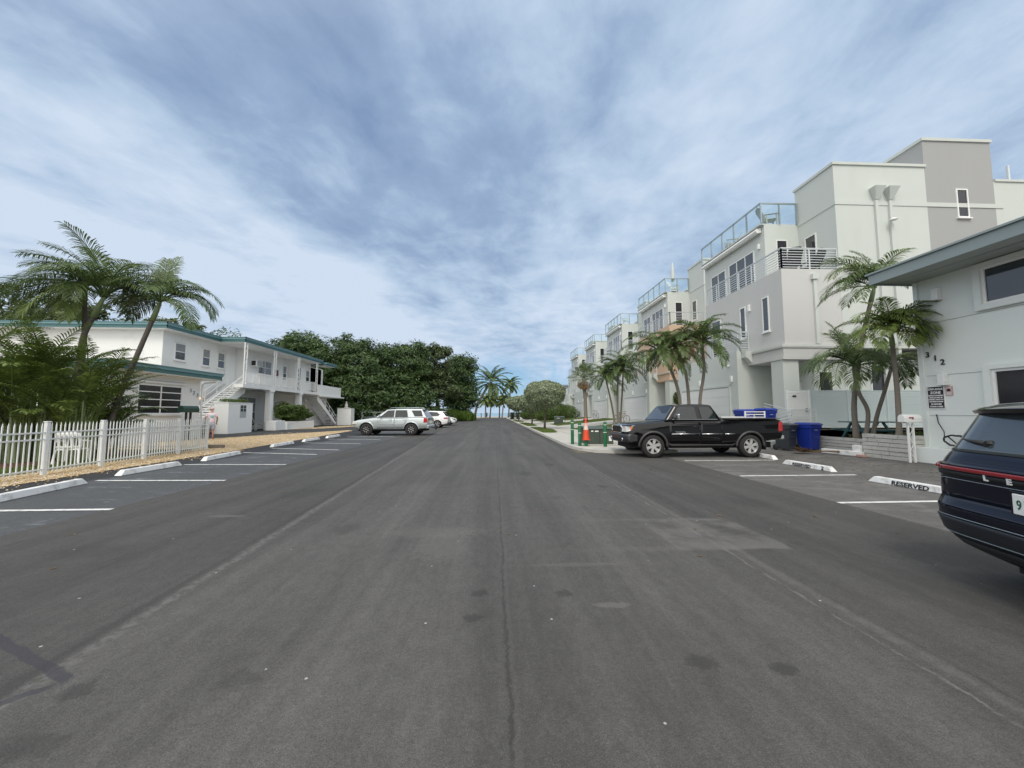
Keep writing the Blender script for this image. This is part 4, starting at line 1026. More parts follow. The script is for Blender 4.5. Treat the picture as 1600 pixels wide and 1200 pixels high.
# planter under the balcony
p = empty('flower_planter', (-19.0, 34, 0), 'white masonry planter under the balcony of the left building', 'planter')
m = MB(); m.box(-19.3, -18.45, 33.4, 34.9, 0, .82); m.box(-19.3, -18.3, 34.9, 40.0, 0, .72); m.build('wall', MAT['white'], p, bevel=.03)
m = MB(); m.box(-19.25, -18.5, 34.95, 39.9, .7, .76); m.build('soil_fill', MAT['soil'], p)
m = MB(); m.box(-18.95, -16.5, 33.2, 33.45, -.01, .10)
# rail fence at the far end
f = empty('white_rail_fence', (-18, 50, 0), 'low white rail gate between the far stair and the enclosure', 'fence')
m = MB()
for z in (.3, .75, 1.2): m.box(-21.0, -19.45, 48.7, 48.74, z, z + .05)
m.build('rails', MAT['white2'], f)
for x in (-21.0, -20.2, -19.47): m = MB(); m.box(x - .03, x + .03, 48.68, 48.76, 0, 1.35); m.build('post', MAT['white2'], f)
f = empty('pale_rail_fence', (-15, 52, 0), 'weathered rail fence in the shade of the trees behind the silver SUV', 'fence')
m = MB()
for z in (.9, 1.55): m.box(-17.7, -9.0, 52, 52.05, z, z + .07)
m.build('rails', MAT['soffit'], f)
for i in range(6): x = -17.6 + i * 1.7; m = MB(); m.box(x - .05, x + .05, 51.97, 52.08, 0, 1.7); m.build('post', MAT['soffit'], f)

# plastic garden chairs
def plastic_chair(x, y, z, rz, label, group):
    r = empty('plastic_chair', (x, y, z), label, 'chair', group, rz); W = MAT['white2']
    m = MB(); m.prism([(-.25, .40), (.25, .40), (.25, .43), (-.25, .43)], 'x', -.24, .24); m.build('seat', W, r, local=True, bevel=.012)
    m = MB()
    n = 9; vs = []
    for j in range(6):
        z_ = .43 + j * .095
        for i in range(n):
            t = (i / (n - 1)) * 2 - 1; ww = .27 + .03 * math.sin(j / 5 * 3.1)
            zt = z_ if j < 5 else z_ + .06 * (1 - t * t)
            vs.append((t * ww, .24 + .12 * j / 5 - .10 * t * t, zt))
    fs = [(j * n + i, j * n + i + 1, (j + 1) * n + i + 1, (j + 1) * n + i) for j in range(5) for i in range(n - 1) if not (1 <= j <= 3 and i % 2 == 1)]
    m.add(vs, fs, True); o = m.build('backrest', W, r, local=True, fixn=False); s_ = o.modifiers.new('th', 'SOLIDIFY'); s_.thickness = .018
    for sx in (-1, 1):
        m = MB(); m.tube([(sx * .26, .22, .66), (sx * .29, 0, .67), (sx * .28, -.22, .64), (sx * .26, -.26, .42)], .022, 8); m.build('armrest', W, r, local=True)
        for sy, l in ((-.24, .02), (.26, .05)):
            m = MB(); m.beam((sx * .25, sy * .9, .42), (sx * .28, sy * 1.1, 0), .04); m.build('leg', W, r, local=True)
    return r
plastic_chair(-12.63, 12.2, .0, R(200), 'white plastic garden chair with a rounded back behind the picket fence', None)
for i, (x, y, rz, lb) in enumerate(((-20.6, 33.4, 80, 'pale patio chair under the balcony next to the meters'), (-20.2, 34.2, 120, 'pale patio chair under the balcony against the column'))):
    lounge_chair(x, y, 0, R(rz), lb, MAT['soffit'], 'patio chairs under the balcony')
m = MB(); m.box(-12.35, -11.6, 17.05, 17.25, 0, .14)
tag(m.build('landscape_timber', MAT['trunk'], bevel=.02), 'short weathered timber edging at the end of the picket fence', 'timber')

# bins
def bin_(x, y, z, rz, c, label, group, s=1.0, name='wheelie_bin', tip=0):
    key = 'bin' + c
    cols = {'blue': (.012, .035, .30), 'grey': (.035, .042, .050), 'dark': (.012, .015, .016)}
    if key not in MAT: MAT[key] = PM(key + '_plastic', cols[c], .38, .10, 3, bump=.05)
    M_ = MAT[key]; r = empty(name, (x, y, z), label, 'bin', group, rz); r.scale = (s, s, s)
    def ring(w, d, z_, yo=0): return [(-w, -d + yo, z_), (w, -d + yo, z_), (w, d + yo, z_), (-w, d + yo, z_)]
    m = MB(); vs = ring(.22, .24, .06) + ring(.26, .30, .86) + ring(.29, .33, .86) + ring(.29, .34, .98)
    fs = [(0, 3, 2, 1)] + [(4 * k + i, 4 * k + (i + 1) % 4, 4 * k + 4 + (i + 1) % 4, 4 * k + 4 + i) for k in range(3) for i in range(4)] + [(12, 13, 14, 15)]
    m.add(vs, fs); m.build('body', M_, r, local=True, bevel=.03, seg=3)
    m = MB(); vs = ring(.31, .37, .985) + ring(.31, .37, 1.02) + ring(.24, .28, 1.08)
    fs = [(0, 3, 2, 1), (8, 9, 10, 11)] + [(4 * k + i, 4 * k + (i + 1) % 4, 4 * k + 4 + (i + 1) % 4, 4 * k + 4 + i) for k in range(2) for i in range(4)]
    m.add(vs, fs); l = m.build('lid', M_, r, local=True, bevel=.012)
    m = MB(); m.tube([(-.22, .36, .99), (-.22, .42, .97), (.22, .42, .97), (.22, .36, .99)], .016, 8); m.build('handle', M_, r, local=True)
    m = MB(); m.box(-.14, .14, -.305, -.278, .50, .56); m.box(-.14, .14, -.34, -.31, .74, .77); m.build('lift_bar', M_, r, local=True, bevel=.006)
    m = MB(); m.box(-.07, .07, -.287, -.281, .51, .535); m.box(-.08, .08, -.318, -.312, .80, .815); m.build('label_plate', MAT['metal'], r, local=True)
    for sx in (-1, 1):
        m = MB(); m.lathe([(.02, -.025), (.10, -.025), (.12, -.01), (.12, .01), (.10, .025), (.02, .025)], (sx * .25, .24, .12), 'x', 18); m.build('wheel', MAT['tyre'], r, local=True, sharp=40)
    return r
bin_(11.72, 15.1, 0, R(20), 'grey', 'dark grey wheelie bin right behind the pickup tailgate', 'bins behind the pickup', 1.0)
bin_(12.50, 14.9, 0, R(12), 'blue', 'blue wheelie bin standing in front of the stone planter', 'bins behind the pickup', 1.03)
bin_(11.5, 17.3, .53, R(-8), 'blue', 'blue recycling bin seen over the pickup bed, nearer the cab', 'blue bins beyond the pickup bed', 1.05)
bin_(12.45, 17.2, .58, R(10), 'blue', 'blue recycling bin seen over the pickup bed, next to the stair railing', 'blue bins beyond the pickup bed', 1.05)
bin_(3.75, 82, .12, R(10), 'dark', 'black wheelie bin at the far kerb, the one nearer the roadway', 'black bins at the far kerb', 1.35)
bin_(4.85, 80, .12, R(-12), 'dark', 'black wheelie bin at the far kerb, tilted on the pavement side', 'black bins at the far kerb', 1.35)

# green utility cabinets
def cabinet(x, y, z, w, d, h, rz, label):
    r = empty('utility_cabinet', (x, y, z), label, 'utility box', None, rz); c = MAT.setdefault('cab', PM('olive_cabinet', (.058, .078, .062), .5, .08, 2, dirt=((.11, .13, .11), .4, 2)))
    m = MB(); m.prism([(-d / 2, 0), (d / 2, 0), (d / 2, h * .92), (-d / 2, h * .84)], 'x', -w / 2, w / 2); m.build('body', c, r, local=True, bevel=.015)
    m = MB(); m.prism([(-d / 2 - .03, h * .845), (d / 2 + .03, h * .93), (d / 2 + .03, h), (-d / 2 - .03, h * .90)], 'x', -w / 2 - .03, w / 2 + .03); m.build('lid', c, r, local=True, bevel=.01)
    m = MB(); m.box(w * .33, w * .44, -d / 2 - .008, -d / 2 - .002, h * .22, h * .48); m.build('warning_label', MAT['white2'], r, local=True)
    m = MB(); m.box(-w * .32, -w * .24, -d / 2 - .008, -d / 2 - .002, h * .72, h * .80); m.box(-w * .18, -w * .05, -d / 2 - .008, -d / 2 - .002, h * .72, h * .79); m.build('name_plate', MAT['white2'], r, local=True)
    m = MB(); m.box(-.012, .012, -d / 2 - .006, -d / 2 + .001, .03, h * .83); m.build('door_seam', MAT['black'], r, local=True)
    return r
cabinet(4.52, 16.95, .12, 1.18, 1.0, .78, R(0), 'large dark green transformer cabinet in front of the black pickup')
cabinet(7.6, 45, .24, 1.15, .9, .85, R(0), 'small grey-green utility cabinet on the lawn beyond the traffic cone')
m = MB(); m.box(3.62, 5.75, 16.2, 17.9, .12, .155); tag(m.build('cabinet_pad', MAT['concrete'], bevel=.01), 'concrete pad under the large green cabinet', 'slab')
gp = PM('green_bollard_paint', (.006, .115, .038), .4, .08, 3)
def bollard(x, y, h, label):
    r = empty('bollard', (x, y, .12), label, 'bollard', 'green bollards around the cabinet')
    m = MB(); m.lathe([(.07, 0), (.07, h - .04), (.055, h - .01), (.001, h)], n=18); m.build('post', gp, r, local=True, sharp=40)
    m = MB(); m.lathe([(.0725, h - .14), (.0725, h - .12)], n=18); m.lathe([(.0725, h - .45), (.0725, h - .43)], n=18); m.build('reflective_band', MAT['white2'], r, local=True)
    return r
bollard(3.42, 16.9, 1.08, 'green bollard at the kerb, leftmost of the group')
bollard(3.56, 16.05, .98, 'green bollard half hidden behind the orange cone')
bollard(3.80, 15.95, .90, 'green bollard carrying the orange traffic cone')
bollard(4.52, 15.65, 1.02, 'green bollard in front of the transformer cabinet')
bollard(5.35, 15.75, .95, 'green bollard beside the nose of the black pickup')
# traffic cone dropped over the bollard
r = empty('traffic_cone', (3.80, 15.95, .38), 'orange traffic cone with a white collar dropped over a green bollard', 'traffic cone')
r.scale = (.76, .76, .80)
orm = PM('cone_orange', (.66, .065, .018), .55, .05, 4)
m = MB(); m.lathe([(.19, .0), (.185, .02), (.135, .52)], n=20); m.lathe([(.075, .86), (.05, 1.0), (.085, 1.02), (.06, 1.09), (.03, 1.12), (.001, 1.12)], n=20); m.build('cone', orm, r, local=True, sharp=50)
m = MB(); m.lathe([(.135, .52), (.112, .70)], n=20); m.build('white_band', PM('cone_collar', (.72, .55, .50), .6, .1, 6), r, local=True)
m = MB(); m.lathe([(.112, .70), (.075, .86)], n=20); m.build('faded_band', PM('faded_orange', (.66, .42, .33), .6), r, local=True)
m = MB(); m.box(-.20, .20, -.20, .20, -.005, .012); m.build('foot', orm, r, local=True, bevel=.008)

# hose coil, rubble, dry frond
m = MB(); pth = []
for i in range(64):
    t = i / 64 * 6.283 * 3; rr = .20 + .012 * math.sin(i * .9); pth.append((13.08 + .02 * math.sin(t * .5), 10.45 + rr * 1.25 * math.cos(t), .70 + rr * math.sin(t) * .75 + .012 * (i % 3)))
m.tube(pth, .020, 8); m.tube([(13.08, 10.6, .82), (13.02, 10.35, .62), (13.0, 10.05, .49)], .017, 6)
tag(m.build('garden_hose', MAT['black']), 'black garden hose coiled on the low pale wall', 'hose')
r = empty('broken_wheel_stop', (13.0, 13.1, 0), 'broken white concrete block lying against the stone planter', 'concrete block', None)
m = MB(); m.obox((12.42, 13.35, .09), (.09, .02, 0), (-.10, .68, 0), (0, 0, .085)); m.build('block', MAT['stop'], r, bevel=.02)
m = MB(); m.obox((12.62, 12.95, .19), (.08, 0, 0), (0, .12, 0), (0, 0, .19)); m.build('upright_piece', MAT['stop'], r, bevel=.02)
m = MB(); m.obox((12.35, 12.55, .05), (.06, .01, 0), (-.01, .14, 0), (0, 0, .04)); m.build('pink_chunk', PM('pink_stone', (.42, .26, .22), .9), r, bevel=.015)
random.seed(31)
r = empty('dry_palm_frond', (11.6, 13.8, 0), 'dry yellow-brown palm frond lying on the asphalt by the bins', 'palm frond')
m = MB(); m.tube([(11.35, 13.9, .06), (12.0, 13.5, .12), (12.7, 13.2, .10)], [.018, .024, .04], 8); m.build('stalk', MAT['frondbr'], r)
m = MB()
for i in range(110):
    b_ = Vector((11.35 + random.uniform(-.1, .35), 13.9 - random.uniform(-.06, .22), random.uniform(.05, .1)))
    a = random.gauss(2.9, .75); ln = random.uniform(.2, .5)
    e = b_ + Vector((math.cos(a) * ln, math.sin(a) * ln * .8, random.uniform(-.04, .20))); e.z = max(.01, e.z); w = .014
    mid = (b_ + e) / 2 + Vector((0, 0, .03)); n = Vector((-math.sin(a), math.cos(a), 0)) * w
    m.add([b_ - n * .5, b_ + n * .5, mid + n, mid - n, e], [(0, 1, 2, 3), (3, 2, 4)])
m.build('leaflets', MAT['frondbr'], r, fixn=False)
m = MB()
for i in range(26):
    b_ = Vector((11.5 + random.uniform(-.1, .7), 13.8 + random.uniform(-.4, .1), .09)); a = random.gauss(2.7, .3); e = b_ + Vector((math.cos(a) * .6, math.sin(a) * .35, random.uniform(.0, .15))); n = Vector((0, .008, .0))
    m.add([b_ - n, b_ + n, e], [(0, 1, 2)])
m.build('yellow_leaflets', MAT['frondy'], r, fixn=False)

# bollard posts and litter bin where the road meets the beach
for i, x in enumerate((-4.3, -2.6, 1.6)):
    m = MB(); m.lathe([(.13, 0), (.13, 1.3), (.1, 1.42), (.001, 1.45)], (x, 123, 0), 'z', 12)
    tag(m.build('beach_post', MAT['trunkd'], sharp=40), ['dark timber post at the beach end of the road, nearest the big bush', 'dark timber post between the slim beach palms', 'dark timber post at the right of the beach entrance'][i], 'post', 'posts where the road meets the sand')
# bicycles parked at the garages, small
def bicycle(x, y, z, rz, label):
    r = empty('bicycle', (x, y, z), label, 'bicycle', 'bicycles by the garages', rz)
    for xx in (-.52, .52):
        m = MB(); m.tube([(xx + .33 * math.cos(t), 0, .34 + .33 * math.sin(t)) for t in np.linspace(0, 6.283, 25)[:-1]], .02, 6, closed=True); w = m.build('wheel', MAT['tyre'], r, local=True)
        m = MB()
        for t in np.linspace(0, 3.14, 7)[:-1]: m.beam((xx + .32 * math.cos(t), 0, .34 + .32 * math.sin(t)), (xx - .32 * math.cos(t), 0, .34 - .32 * math.sin(t)), .004)
        m.build('spokes', MAT['chrome'], w, local=True)
    m = MB(); P = [(-.52, 0, .34), (-.12, 0, .32), (-.2, 0, .8), (.38, 0, .85), (.52, 0, .34)]
    for a_, b_ in ((0, 1), (0, 2), (1, 2), (1, 3), (2, 3), (3, 4)): m.tube([P[a_], P[b_]], .018, 6)
    m.build('frame', MAT['red'] if rz < 1 else MAT['alu'], r, local=True)
    m = MB(); m.tube([(.36, 0, .85), (.36, 0, 1.02), (.42, 0, 1.03)], .014, 6); m.tube([(.34, -.28, 1.02), (.40, -.1, 1.04), (.40, .1, 1.04), (.34, .28, 1.02)], .014, 6); m.build('handlebar', MAT['black'], r, local=True)
    m = MB(); m.box(-.32, -.08, -.06, .06, .88, .93); m.box(-.22, -.19, -.015, .015, .8, .88); m.build('saddle', MAT['black'], r, local=True, bevel=.02)
bicycle(11.2, 33.6, .60, R(15), 'small bicycle on the lawn behind the trio of slim palms')
bicycle(12.6, 47.5, .76, R(100), 'bicycle leaning by the third garage door')

# wind-blown leaf litter and grit along the edges
random.seed(77); lt = MB()
def litter(n, fx):
    for i in range(n):
        x, y, z = fx(); a = random.random() * 6.28; l_ = random.uniform(.02, .055); w = l_ * random.uniform(.15, .5); c, s_ = math.cos(a), math.sin(a)
        lt.add([(x - c * l_, y - s_ * l_, z), (x + s_ * w, y - c * w, z + .006), (x + c * l_, y + s_ * l_, z + .003), (x - s_ * w, y + c * w, z + .008)], [(0, 1, 2, 3)])
litter(260, lambda: (random.uniform(9.5, 12.6) - abs(random.gauss(0, .1)), random.uniform(9, 15.5), .004))
litter(90, lambda: (random.gauss(8.6, .25), random.uniform(5, 14), .004))
litter(160, lambda: (random.gauss(-9.7, .35), random.uniform(6, 26), .012))
litter(120, lambda: (3.0 - abs(random.gauss(0, .10)), random.uniform(16, 45), .006))
litter(60, lambda: (random.uniform(-5.5, 5.5), random.uniform(4, 22), .004))
tag(lt.build('leaf_litter', MAT['frondbr'], fixn=False), 'dry leaf scraps scattered along the kerbs, wheel stops and planters', 'leaf litter', kind='stuff')
# ================= PLANTS =================
def leaf_quads(name, C, Nn, size, mat, parent, rng, asp=.62):
    """many rhombic leaves: centres C, normals Nn"""
    n = len(C); a = rng.normal(size=(n, 3)); a -= Nn * (a * Nn).sum(1)[:, None]; a /= np.linalg.norm(a, axis=1)[:, None] + 1e-9
    b = np.cross(Nn, a); s = (size * rng.uniform(.6, 1.3, n))[:, None]
    V = np.stack([C - a * s, C + b * s * asp * .5 + Nn * s * .12, C + a * s, C - b * s * asp * .5 + Nn * s * .12], 1).reshape(-1, 3)
    V -= np.array(rootof(parent).location)
    me = bpy.data.meshes.new(name); me.vertices.add(4 * n); me.vertices.foreach_set('co', V.ravel())
    me.loops.add(4 * n); me.loops.foreach_set('vertex_index', np.arange(4 * n)); me.polygons.add(n)
    me.polygons.foreach_set('loop_start', np.arange(0, 4 * n, 4)); me.polygons.foreach_set('loop_total', np.full(n, 4))
    me.materials.append(mat); me.update(); me.validate()
    o = bpy.data.objects.new(name, me); col.objects.link(o); o.parent = parent
    return o
def unit(rng, n):
    d = rng.normal(size=(n, 3)); return d / np.linalg.norm(d, axis=1)[:, None]
def blob_leaves(rng, c, r, n, lump=.16, clumps=0, shell=.25, floor=None, crad=.22):
    c = np.array(c); r = np.array(r)
    ph = rng.uniform(0, 6.28, (8, 1)); K = rng.normal(size=(8, 3)) * 3.2
    if clumps:
        cd = unit(rng, clumps); cd[:, 2] = np.where(cd[:, 2] < -.55, -cd[:, 2], cd[:, 2])
        cr = rng.uniform(.45, 1.0, clumps)[:, None]
        cc = cd * cr; idx = rng.integers(0, clumps, n)
        off = unit(rng, n) * (rng.uniform(0, 1, n) ** .45)[:, None] * crad * rng.uniform(.6, 1.3, clumps)[idx][:, None]
        off[:, 2] *= .6
        P = cc[idx] + off; d = P / (np.linalg.norm(P, axis=1)[:, None] + 1e-9)
    else:
        d = unit(rng, n); P = d * (1 - shell * rng.uniform(0, 1, n) ** 1.5)[:, None]
    f = 1 + lump * np.sin(d @ K.T + ph.T).sum(1) / 3.0
    P = P * f[:, None] * r + c
    if floor is not None: P[:, 2] = np.maximum(P[:, 2], floor + rng.uniform(0, .3, n))
    return P, d
def tree(name, base, blobs, n, size, label, cat, mat, group=None, trunk_r=.3, seed=1, clumps=70, lump=.16, floor=None, limbs=7, tmat=None, crad=.22, fill=.35):
    rng = np.random.default_rng(seed); random.seed(seed)
    r = empty(name, base, label, cat, group)
    Ps = []; Ns = []; vol = [np.prod(b[1]) ** .667 for b in blobs]; tv = sum(vol)
    for (c, rad), v in zip(blobs, vol):
        P, d = blob_leaves(rng, c, rad, int(n * v / tv), lump, clumps, floor=floor, crad=crad)
        if fill:
            k_ = int(n * fill * v / tv); d2 = unit(rng, k_); P2 = d2 * (rng.uniform(0, 1, k_) ** .4)[:, None] * .84 * np.array(rad) + np.array(c)
            if floor is not None: P2[:, 2] = np.maximum(P2[:, 2], floor + rng.uniform(0, .3, k_))
            P = np.concatenate([P, P2]); d = np.concatenate([d, d2])
        Ps.append(P); nn = d * .5 + unit(rng, len(P)) * .75 + np.array([0, 0, .5]); Ns.append(nn / np.linalg.norm(nn, axis=1)[:, None])
    leaf_quads('crown', np.concatenate(Ps), np.concatenate(Ns), size, mat, r, rng)
    m = MB(); bx, by, bz = base; top = blobs[0][0]
    fork = Vector((bx + (top[0] - bx) * .4, by + (top[1] - by) * .4, bz + (top[2] - bz) * .5))
    m.tube([(bx, by, bz - .1), (bx * .7 + fork.x * .3, by * .7 + fork.y * .3, bz + (fork.z - bz) * .4), tuple(fork)], [trunk_r * 1.25, trunk_r, trunk_r * .8], 10)
    for i in range(limbs):
        c, rad = blobs[i % len(blobs)]
        a = random.random() * 6.28; e = Vector((c[0] + rad[0] * .7 * math.cos(a), c[1] + rad[1] * .7 * math.sin(a), c[2] + rad[2] * random.uniform(-.2, .6)))
        mid = fork.lerp(e, .5) + Vector((random.uniform(-.3, .3), random.uniform(-.3, .3), .4)) * (rad[2] / 4)
        m.tube([tuple(fork), tuple(mid), tuple(e)], [trunk_r * .55, trunk_r * .35, trunk_r * .1], 7)
    m.build('trunk', tmat or MAT['bark'], r, fixn=False)
    return r
# sea-grape trees beyond the left building: each crown its own tree
GT = 'dense dark trees behind the left building and the parked cars'
T_ = [((-38, 57, 0), [((-38, 57, 7.4), (7.5, 6, 5.2)), ((-33, 55, 4.5), (6, 5, 4.2))], 'dark broadleaf tree showing just above the end of the teal roof', 12000, MAT['leaf']),
      ((-29, 58, 0), [((-29.5, 58, 8.3), (6, 6, 5.2)), ((-27, 56, 4.2), (5.5, 5, 4.2))], 'dark broadleaf tree with a small spiky top, left of the silver SUV', 15000, MAT['leaf']),
      ((-20.5, 58, 0), [((-21, 58, 7.8), (6.2, 6, 5.0)), ((-19.5, 55.5, 3.6), (5.8, 4.5, 3.8))], 'widest dark broadleaf tree, directly behind the silver SUV', 18000, MAT['leaf']),
      ((-14.5, 63, 0), [((-14.5, 63, 8.2), (5.5, 5.5, 5.0)), ((-13.2, 60, 3.7), (4.8, 4.5, 3.8))], 'dark broadleaf tree behind the two white SUVs', 15000, MAT['leaf']),
      ((-9.6, 66, 0), [((-10.2, 66, 10.2), (3.6, 4, 3.6)), ((-9.6, 64, 5.4), (4.2, 4, 3.6))], 'lighter airy tree with sky gaps and orange-tinged leaves at the top', 8500, MAT['leaf2']),
      ((-7.2, 76, 0), [((-7.4, 76, 8.2), (4.4, 4.5, 4.9)), ((-6.6, 74, 4.0), (3.8, 4, 3.4))], 'rounded dark tree next to the leaning coconut palm', 13000, MAT['leaf'])]
for i, (b, bl_, lb, n, mt) in enumerate(T_):
    tree('broadleaf_tree', b, bl_, int(n * (1.7 if mt is MAT['leaf'] else 1.2)), .26, lb, 'tree', mt, GT, .38, 10 + i, 190 if mt is not MAT['leaf2'] else 60, .10, floor=.5, fill=.30 if mt is MAT['leaf'] else .08)
tree('broadleaf_tree', (-45, 40, 0), [((-44, 40, 8.2), (7.5, 6, 5.2))], 9000, .34, 'leafy tree rising behind the left building roof at the picture edge', 'tree', MAT['leaf2'], None, .35, 30, 60)
tree('broadleaf_tree', (-33, 40, 0), [((-33.5, 40, 7.6), (5.2, 4, 3.4))], 6000, .28, 'leafy tree top showing over the teal roof behind the palms', 'tree', MAT['leaf2'], None, .3, 31, 45)
tree('broadleaf_tree', (-48, 66, 0), [((-46, 68, 6), (9, 6, 5))], 6000, .4, 'dark tree far behind the left building, mostly hidden', 'tree', MAT['leaf'], GT, .3, 32, 45)
# hedges and shrubs
def shrub(base, blobs, n, size, label, mat, name='shrub', group=None, seed=1, lump=.10, cat='shrub', clumps=0):
    rng = np.random.default_rng(seed); r = empty(name, base, label, cat, group); Ps = []; Ns = []
    vol = [np.prod(b[1]) ** .667 for b in blobs]
    for (c, rad), v in zip(blobs, vol):
        P, d = blob_leaves(rng, c, rad, int(n * v / sum(vol)), lump, clumps, .45, floor=base[2]); Ps.append(P)
        nn = d * .7 + unit(rng, len(P)) * .7 + np.array([0, 0, .4]); Ns.append(nn / np.linalg.norm(nn, axis=1)[:, None])
    leaf_quads('foliage', np.concatenate(Ps), np.concatenate(Ns), size, mat, r, rng)
    m = MB(); random.seed(seed)
    for c, rad in blobs:
        for i in range(4): m.tube([(c[0] + random.uniform(-.1, .1), c[1], base[2]), (c[0] + random.uniform(-.5, .5) * rad[0], c[1] + random.uniform(-.5, .5) * rad[1], c[2] + rad[2] * .5)], [.04, .015], 5)
    m.build('stems', MAT['bark'], r, fixn=False)
    return r
shrub((-7.6, 72, 0), [((-8.6, 71, 1.0), (2.6, 2.6, 1.35)), ((-6.1, 73, .9), (2.2, 2.6, 1.25)), ((-4.9, 76, .6), (1.3, 2.5, 1.0))], 26000, .13, 'bright green mounded shrub at the left kerb beyond the white cars', MAT['hedgey'], seed=3)
shrub((-19.0, 37.2, .7), [((-19.0, 36.3, 1.5), (.75, 1.5, .85)), ((-19.1, 38.6, 1.35), (.75, 1.5, .75))], 10000, .13, 'bushy green shrub in the white planter under the balcony', MAT['hedge'], seed=4, clumps=0, lump=.38)
shrub((-19.6, 29.8, 2.2), [((-19.6, 29.2, 2.36), (.42, .7, .16)), ((-19.55, 30.5, 2.38), (.42, .6, .18))], 900, .07, 'low trailing plants on top of the white enclosure', MAT['hedge'], seed=5)
shrub((8.3, 64, .3), [((9.3, 60.5, 1.5), (2.3, 2.8, 1.75)), ((11.3, 60.5, 1.35), (1.8, 2.2, 1.5)), ((8.2, 63, 1.25), (1.8, 2.2, 1.3))], 20000, .13, 'green hedge mound at the houses, right of the big clipped tree', MAT['hedge'], seed=6)
shrub((7.2, 78, .2), [((7.6, 78, 1.25), (2.6, 2.8, 1.5)), ((9.8, 79, 1.4), (2.2, 2.4, 1.5))], 12000, .15, 'darker hedge between the clipped silver trees', MAT['hedge'], seed=7)
shrub((7.5, 112, .2), [((6.5, 112, .8), (2.6, 2, 1.1)), ((10, 113, .8), (2.6, 2, 1.1))], 3000, .16, 'low hedge in the distance beyond the black bins', MAT['hedge'], seed=8)
shrub((-16, 68, 0), [((-26, 68, 1.1), (4, 1.5, 1.6)), ((-19, 68, 1.0), (4, 1.5, 1.5)), ((-12.5, 69, 1.1), (3.5, 1.5, 1.5))], 14000, .2, 'dark undergrowth beneath the broadleaf trees behind the parked cars', MAT['leaf'], seed=9)
# clipped silver trees
def clipped(x, y, z, w, h, top, label, seed, n=9000, size=.085):
    rng = np.random.default_rng(seed); r = empty('clipped_tree', (x, y, z), label, 'tree', 'clipped silver umbrella trees along the right pavement')
    cz = top - h * .42; d = unit(rng, n)
    rr = np.where(d[:, 2:3] > 0, np.array([[w / 2, w / 2, h * .42]]), np.array([[w / 2, w / 2, h * .58]]))
    f = 1 - .10 * rng.uniform(0, 1, n) ** 1.5
    lowd = np.clip(-d[:, 2], 0, 1); f = f * (1 - .16 * lowd * rng.uniform(0, 1.6, n)) * (1 + .035 * np.sin(d[:, 0] * 9 + seed) + .035 * np.sin(d[:, 2] * 11 + d[:, 1] * 7))
    P = d * f[:, None] * rr + np.array([x, y, cz])
    nn = d * .9 + unit(rng, n) * .8; nn /= np.linalg.norm(nn, axis=1)[:, None]
    leaf_quads('crown', P, nn, size, MAT['silver'], r, rng)
    m = MB(); m.tube([(x, y, z - .05), (x + .03, y, z + .6), (x - .02, y, cz - h * .3)], [.11, .085, .075], 10)
    for i in range(8):
        a = i * .785; m.tube([(x - .02, y, cz - h * .42), (x + w * .22 * math.cos(a), y + w * .22 * math.sin(a), cz - h * .1), (x + w * .4 * math.cos(a), y + w * .4 * math.sin(a), cz + h * .12)], [.05, .035, .012], 6)
    m.build('trunk', MAT['bark'], r, fixn=False)
clipped(4.35, 33.5, .13, 3.65, 2.55, 4.30, 'largest clipped silver-green umbrella tree at the right pavement', 1, 14000, .095)
clipped(4.55, 47.0, .13, 3.5, 2.4, 3.85, 'second clipped silver tree, partly hidden behind the largest one', 2, 9000, .12)
clipped(4.1, 66, .13, 4.2, 2.7, 4.35, 'farthest clipped silver tree, above the black bins', 3, 8000, .15)

# ---------- palms ----------
def frond(m, o, az, el, ln, droop, ll, n=26, side_el=.35, curl=1.0, width=.020, twist=0.0, rac=None, gap=0.0):
    o = Vector(o); p = o.copy(); seg = 16; pts = [p.copy()]; dirs = []
    for i in range(seg):
        t = i / seg; e = el - droop * (t ** 1.25); a = az + twist * t
        d = Vector((math.cos(a) * math.cos(e), math.sin(a) * math.cos(e), math.sin(e))); dirs.append(d); p = p + d * ln / seg; pts.append(p.copy())
    dirs.append(dirs[-1])
    (rac or m).tube(pts, [.022 * (1 - .85 * i / seg) + .003 for i in range(seg + 1)], 5, cap=False)
    vs = []; fs = []
    for k in range(n):
        t = .16 + .84 * (k + .5) / n; fi = t * seg; i = min(int(fi), seg - 1); u = fi - i
        c = pts[i].lerp(pts[i + 1], u); d = dirs[i].lerp(dirs[i + 1], u).normalized()
        sd = d.cross(Vector((0, 0, 1)));
        if sd.length < .05: sd = Vector((1, 0, 0))
        sd.normalize(); up = sd.cross(d).normalized()
        lk = ll * (.45 + .55 * math.sin(min(1, (t + .12)) * 2.6)) * (1 - .45 * max(0, t - .75) / .25) * random.uniform(.85, 1.1)
        for s in (-1, 1):
            if random.random() < gap: continue
            fwd = .45 + .8 * t
            dd = (sd * s + d * fwd + up * side_el + Vector((random.gauss(0, .07), random.gauss(0, .07), random.gauss(0, .07)))).normalized()
            g = Vector((0, 0, -1)); w = width
            p1 = c + dd * lk * .5; d2 = (dd + g * .55 * curl).normalized(); p2 = p1 + d2 * lk * .3; d3 = (d2 + g * .8 * curl).normalized(); p3 = p2 + d3 * lk * .25
            wv = dd.cross(up).normalized() * w if abs(dd.dot(up)) < .95 else d * w
            b = len(vs); vs += [c - wv * .35, c + wv * .35, p1 + wv, p1 - wv, p2 + wv * .7, p2 - wv * .7, p3]
            fs += [(b, b + 1, b + 2, b + 3), (b + 3, b + 2, b + 4, b + 5), (b + 5, b + 4, b + 6)]
    m.add(vs, fs)
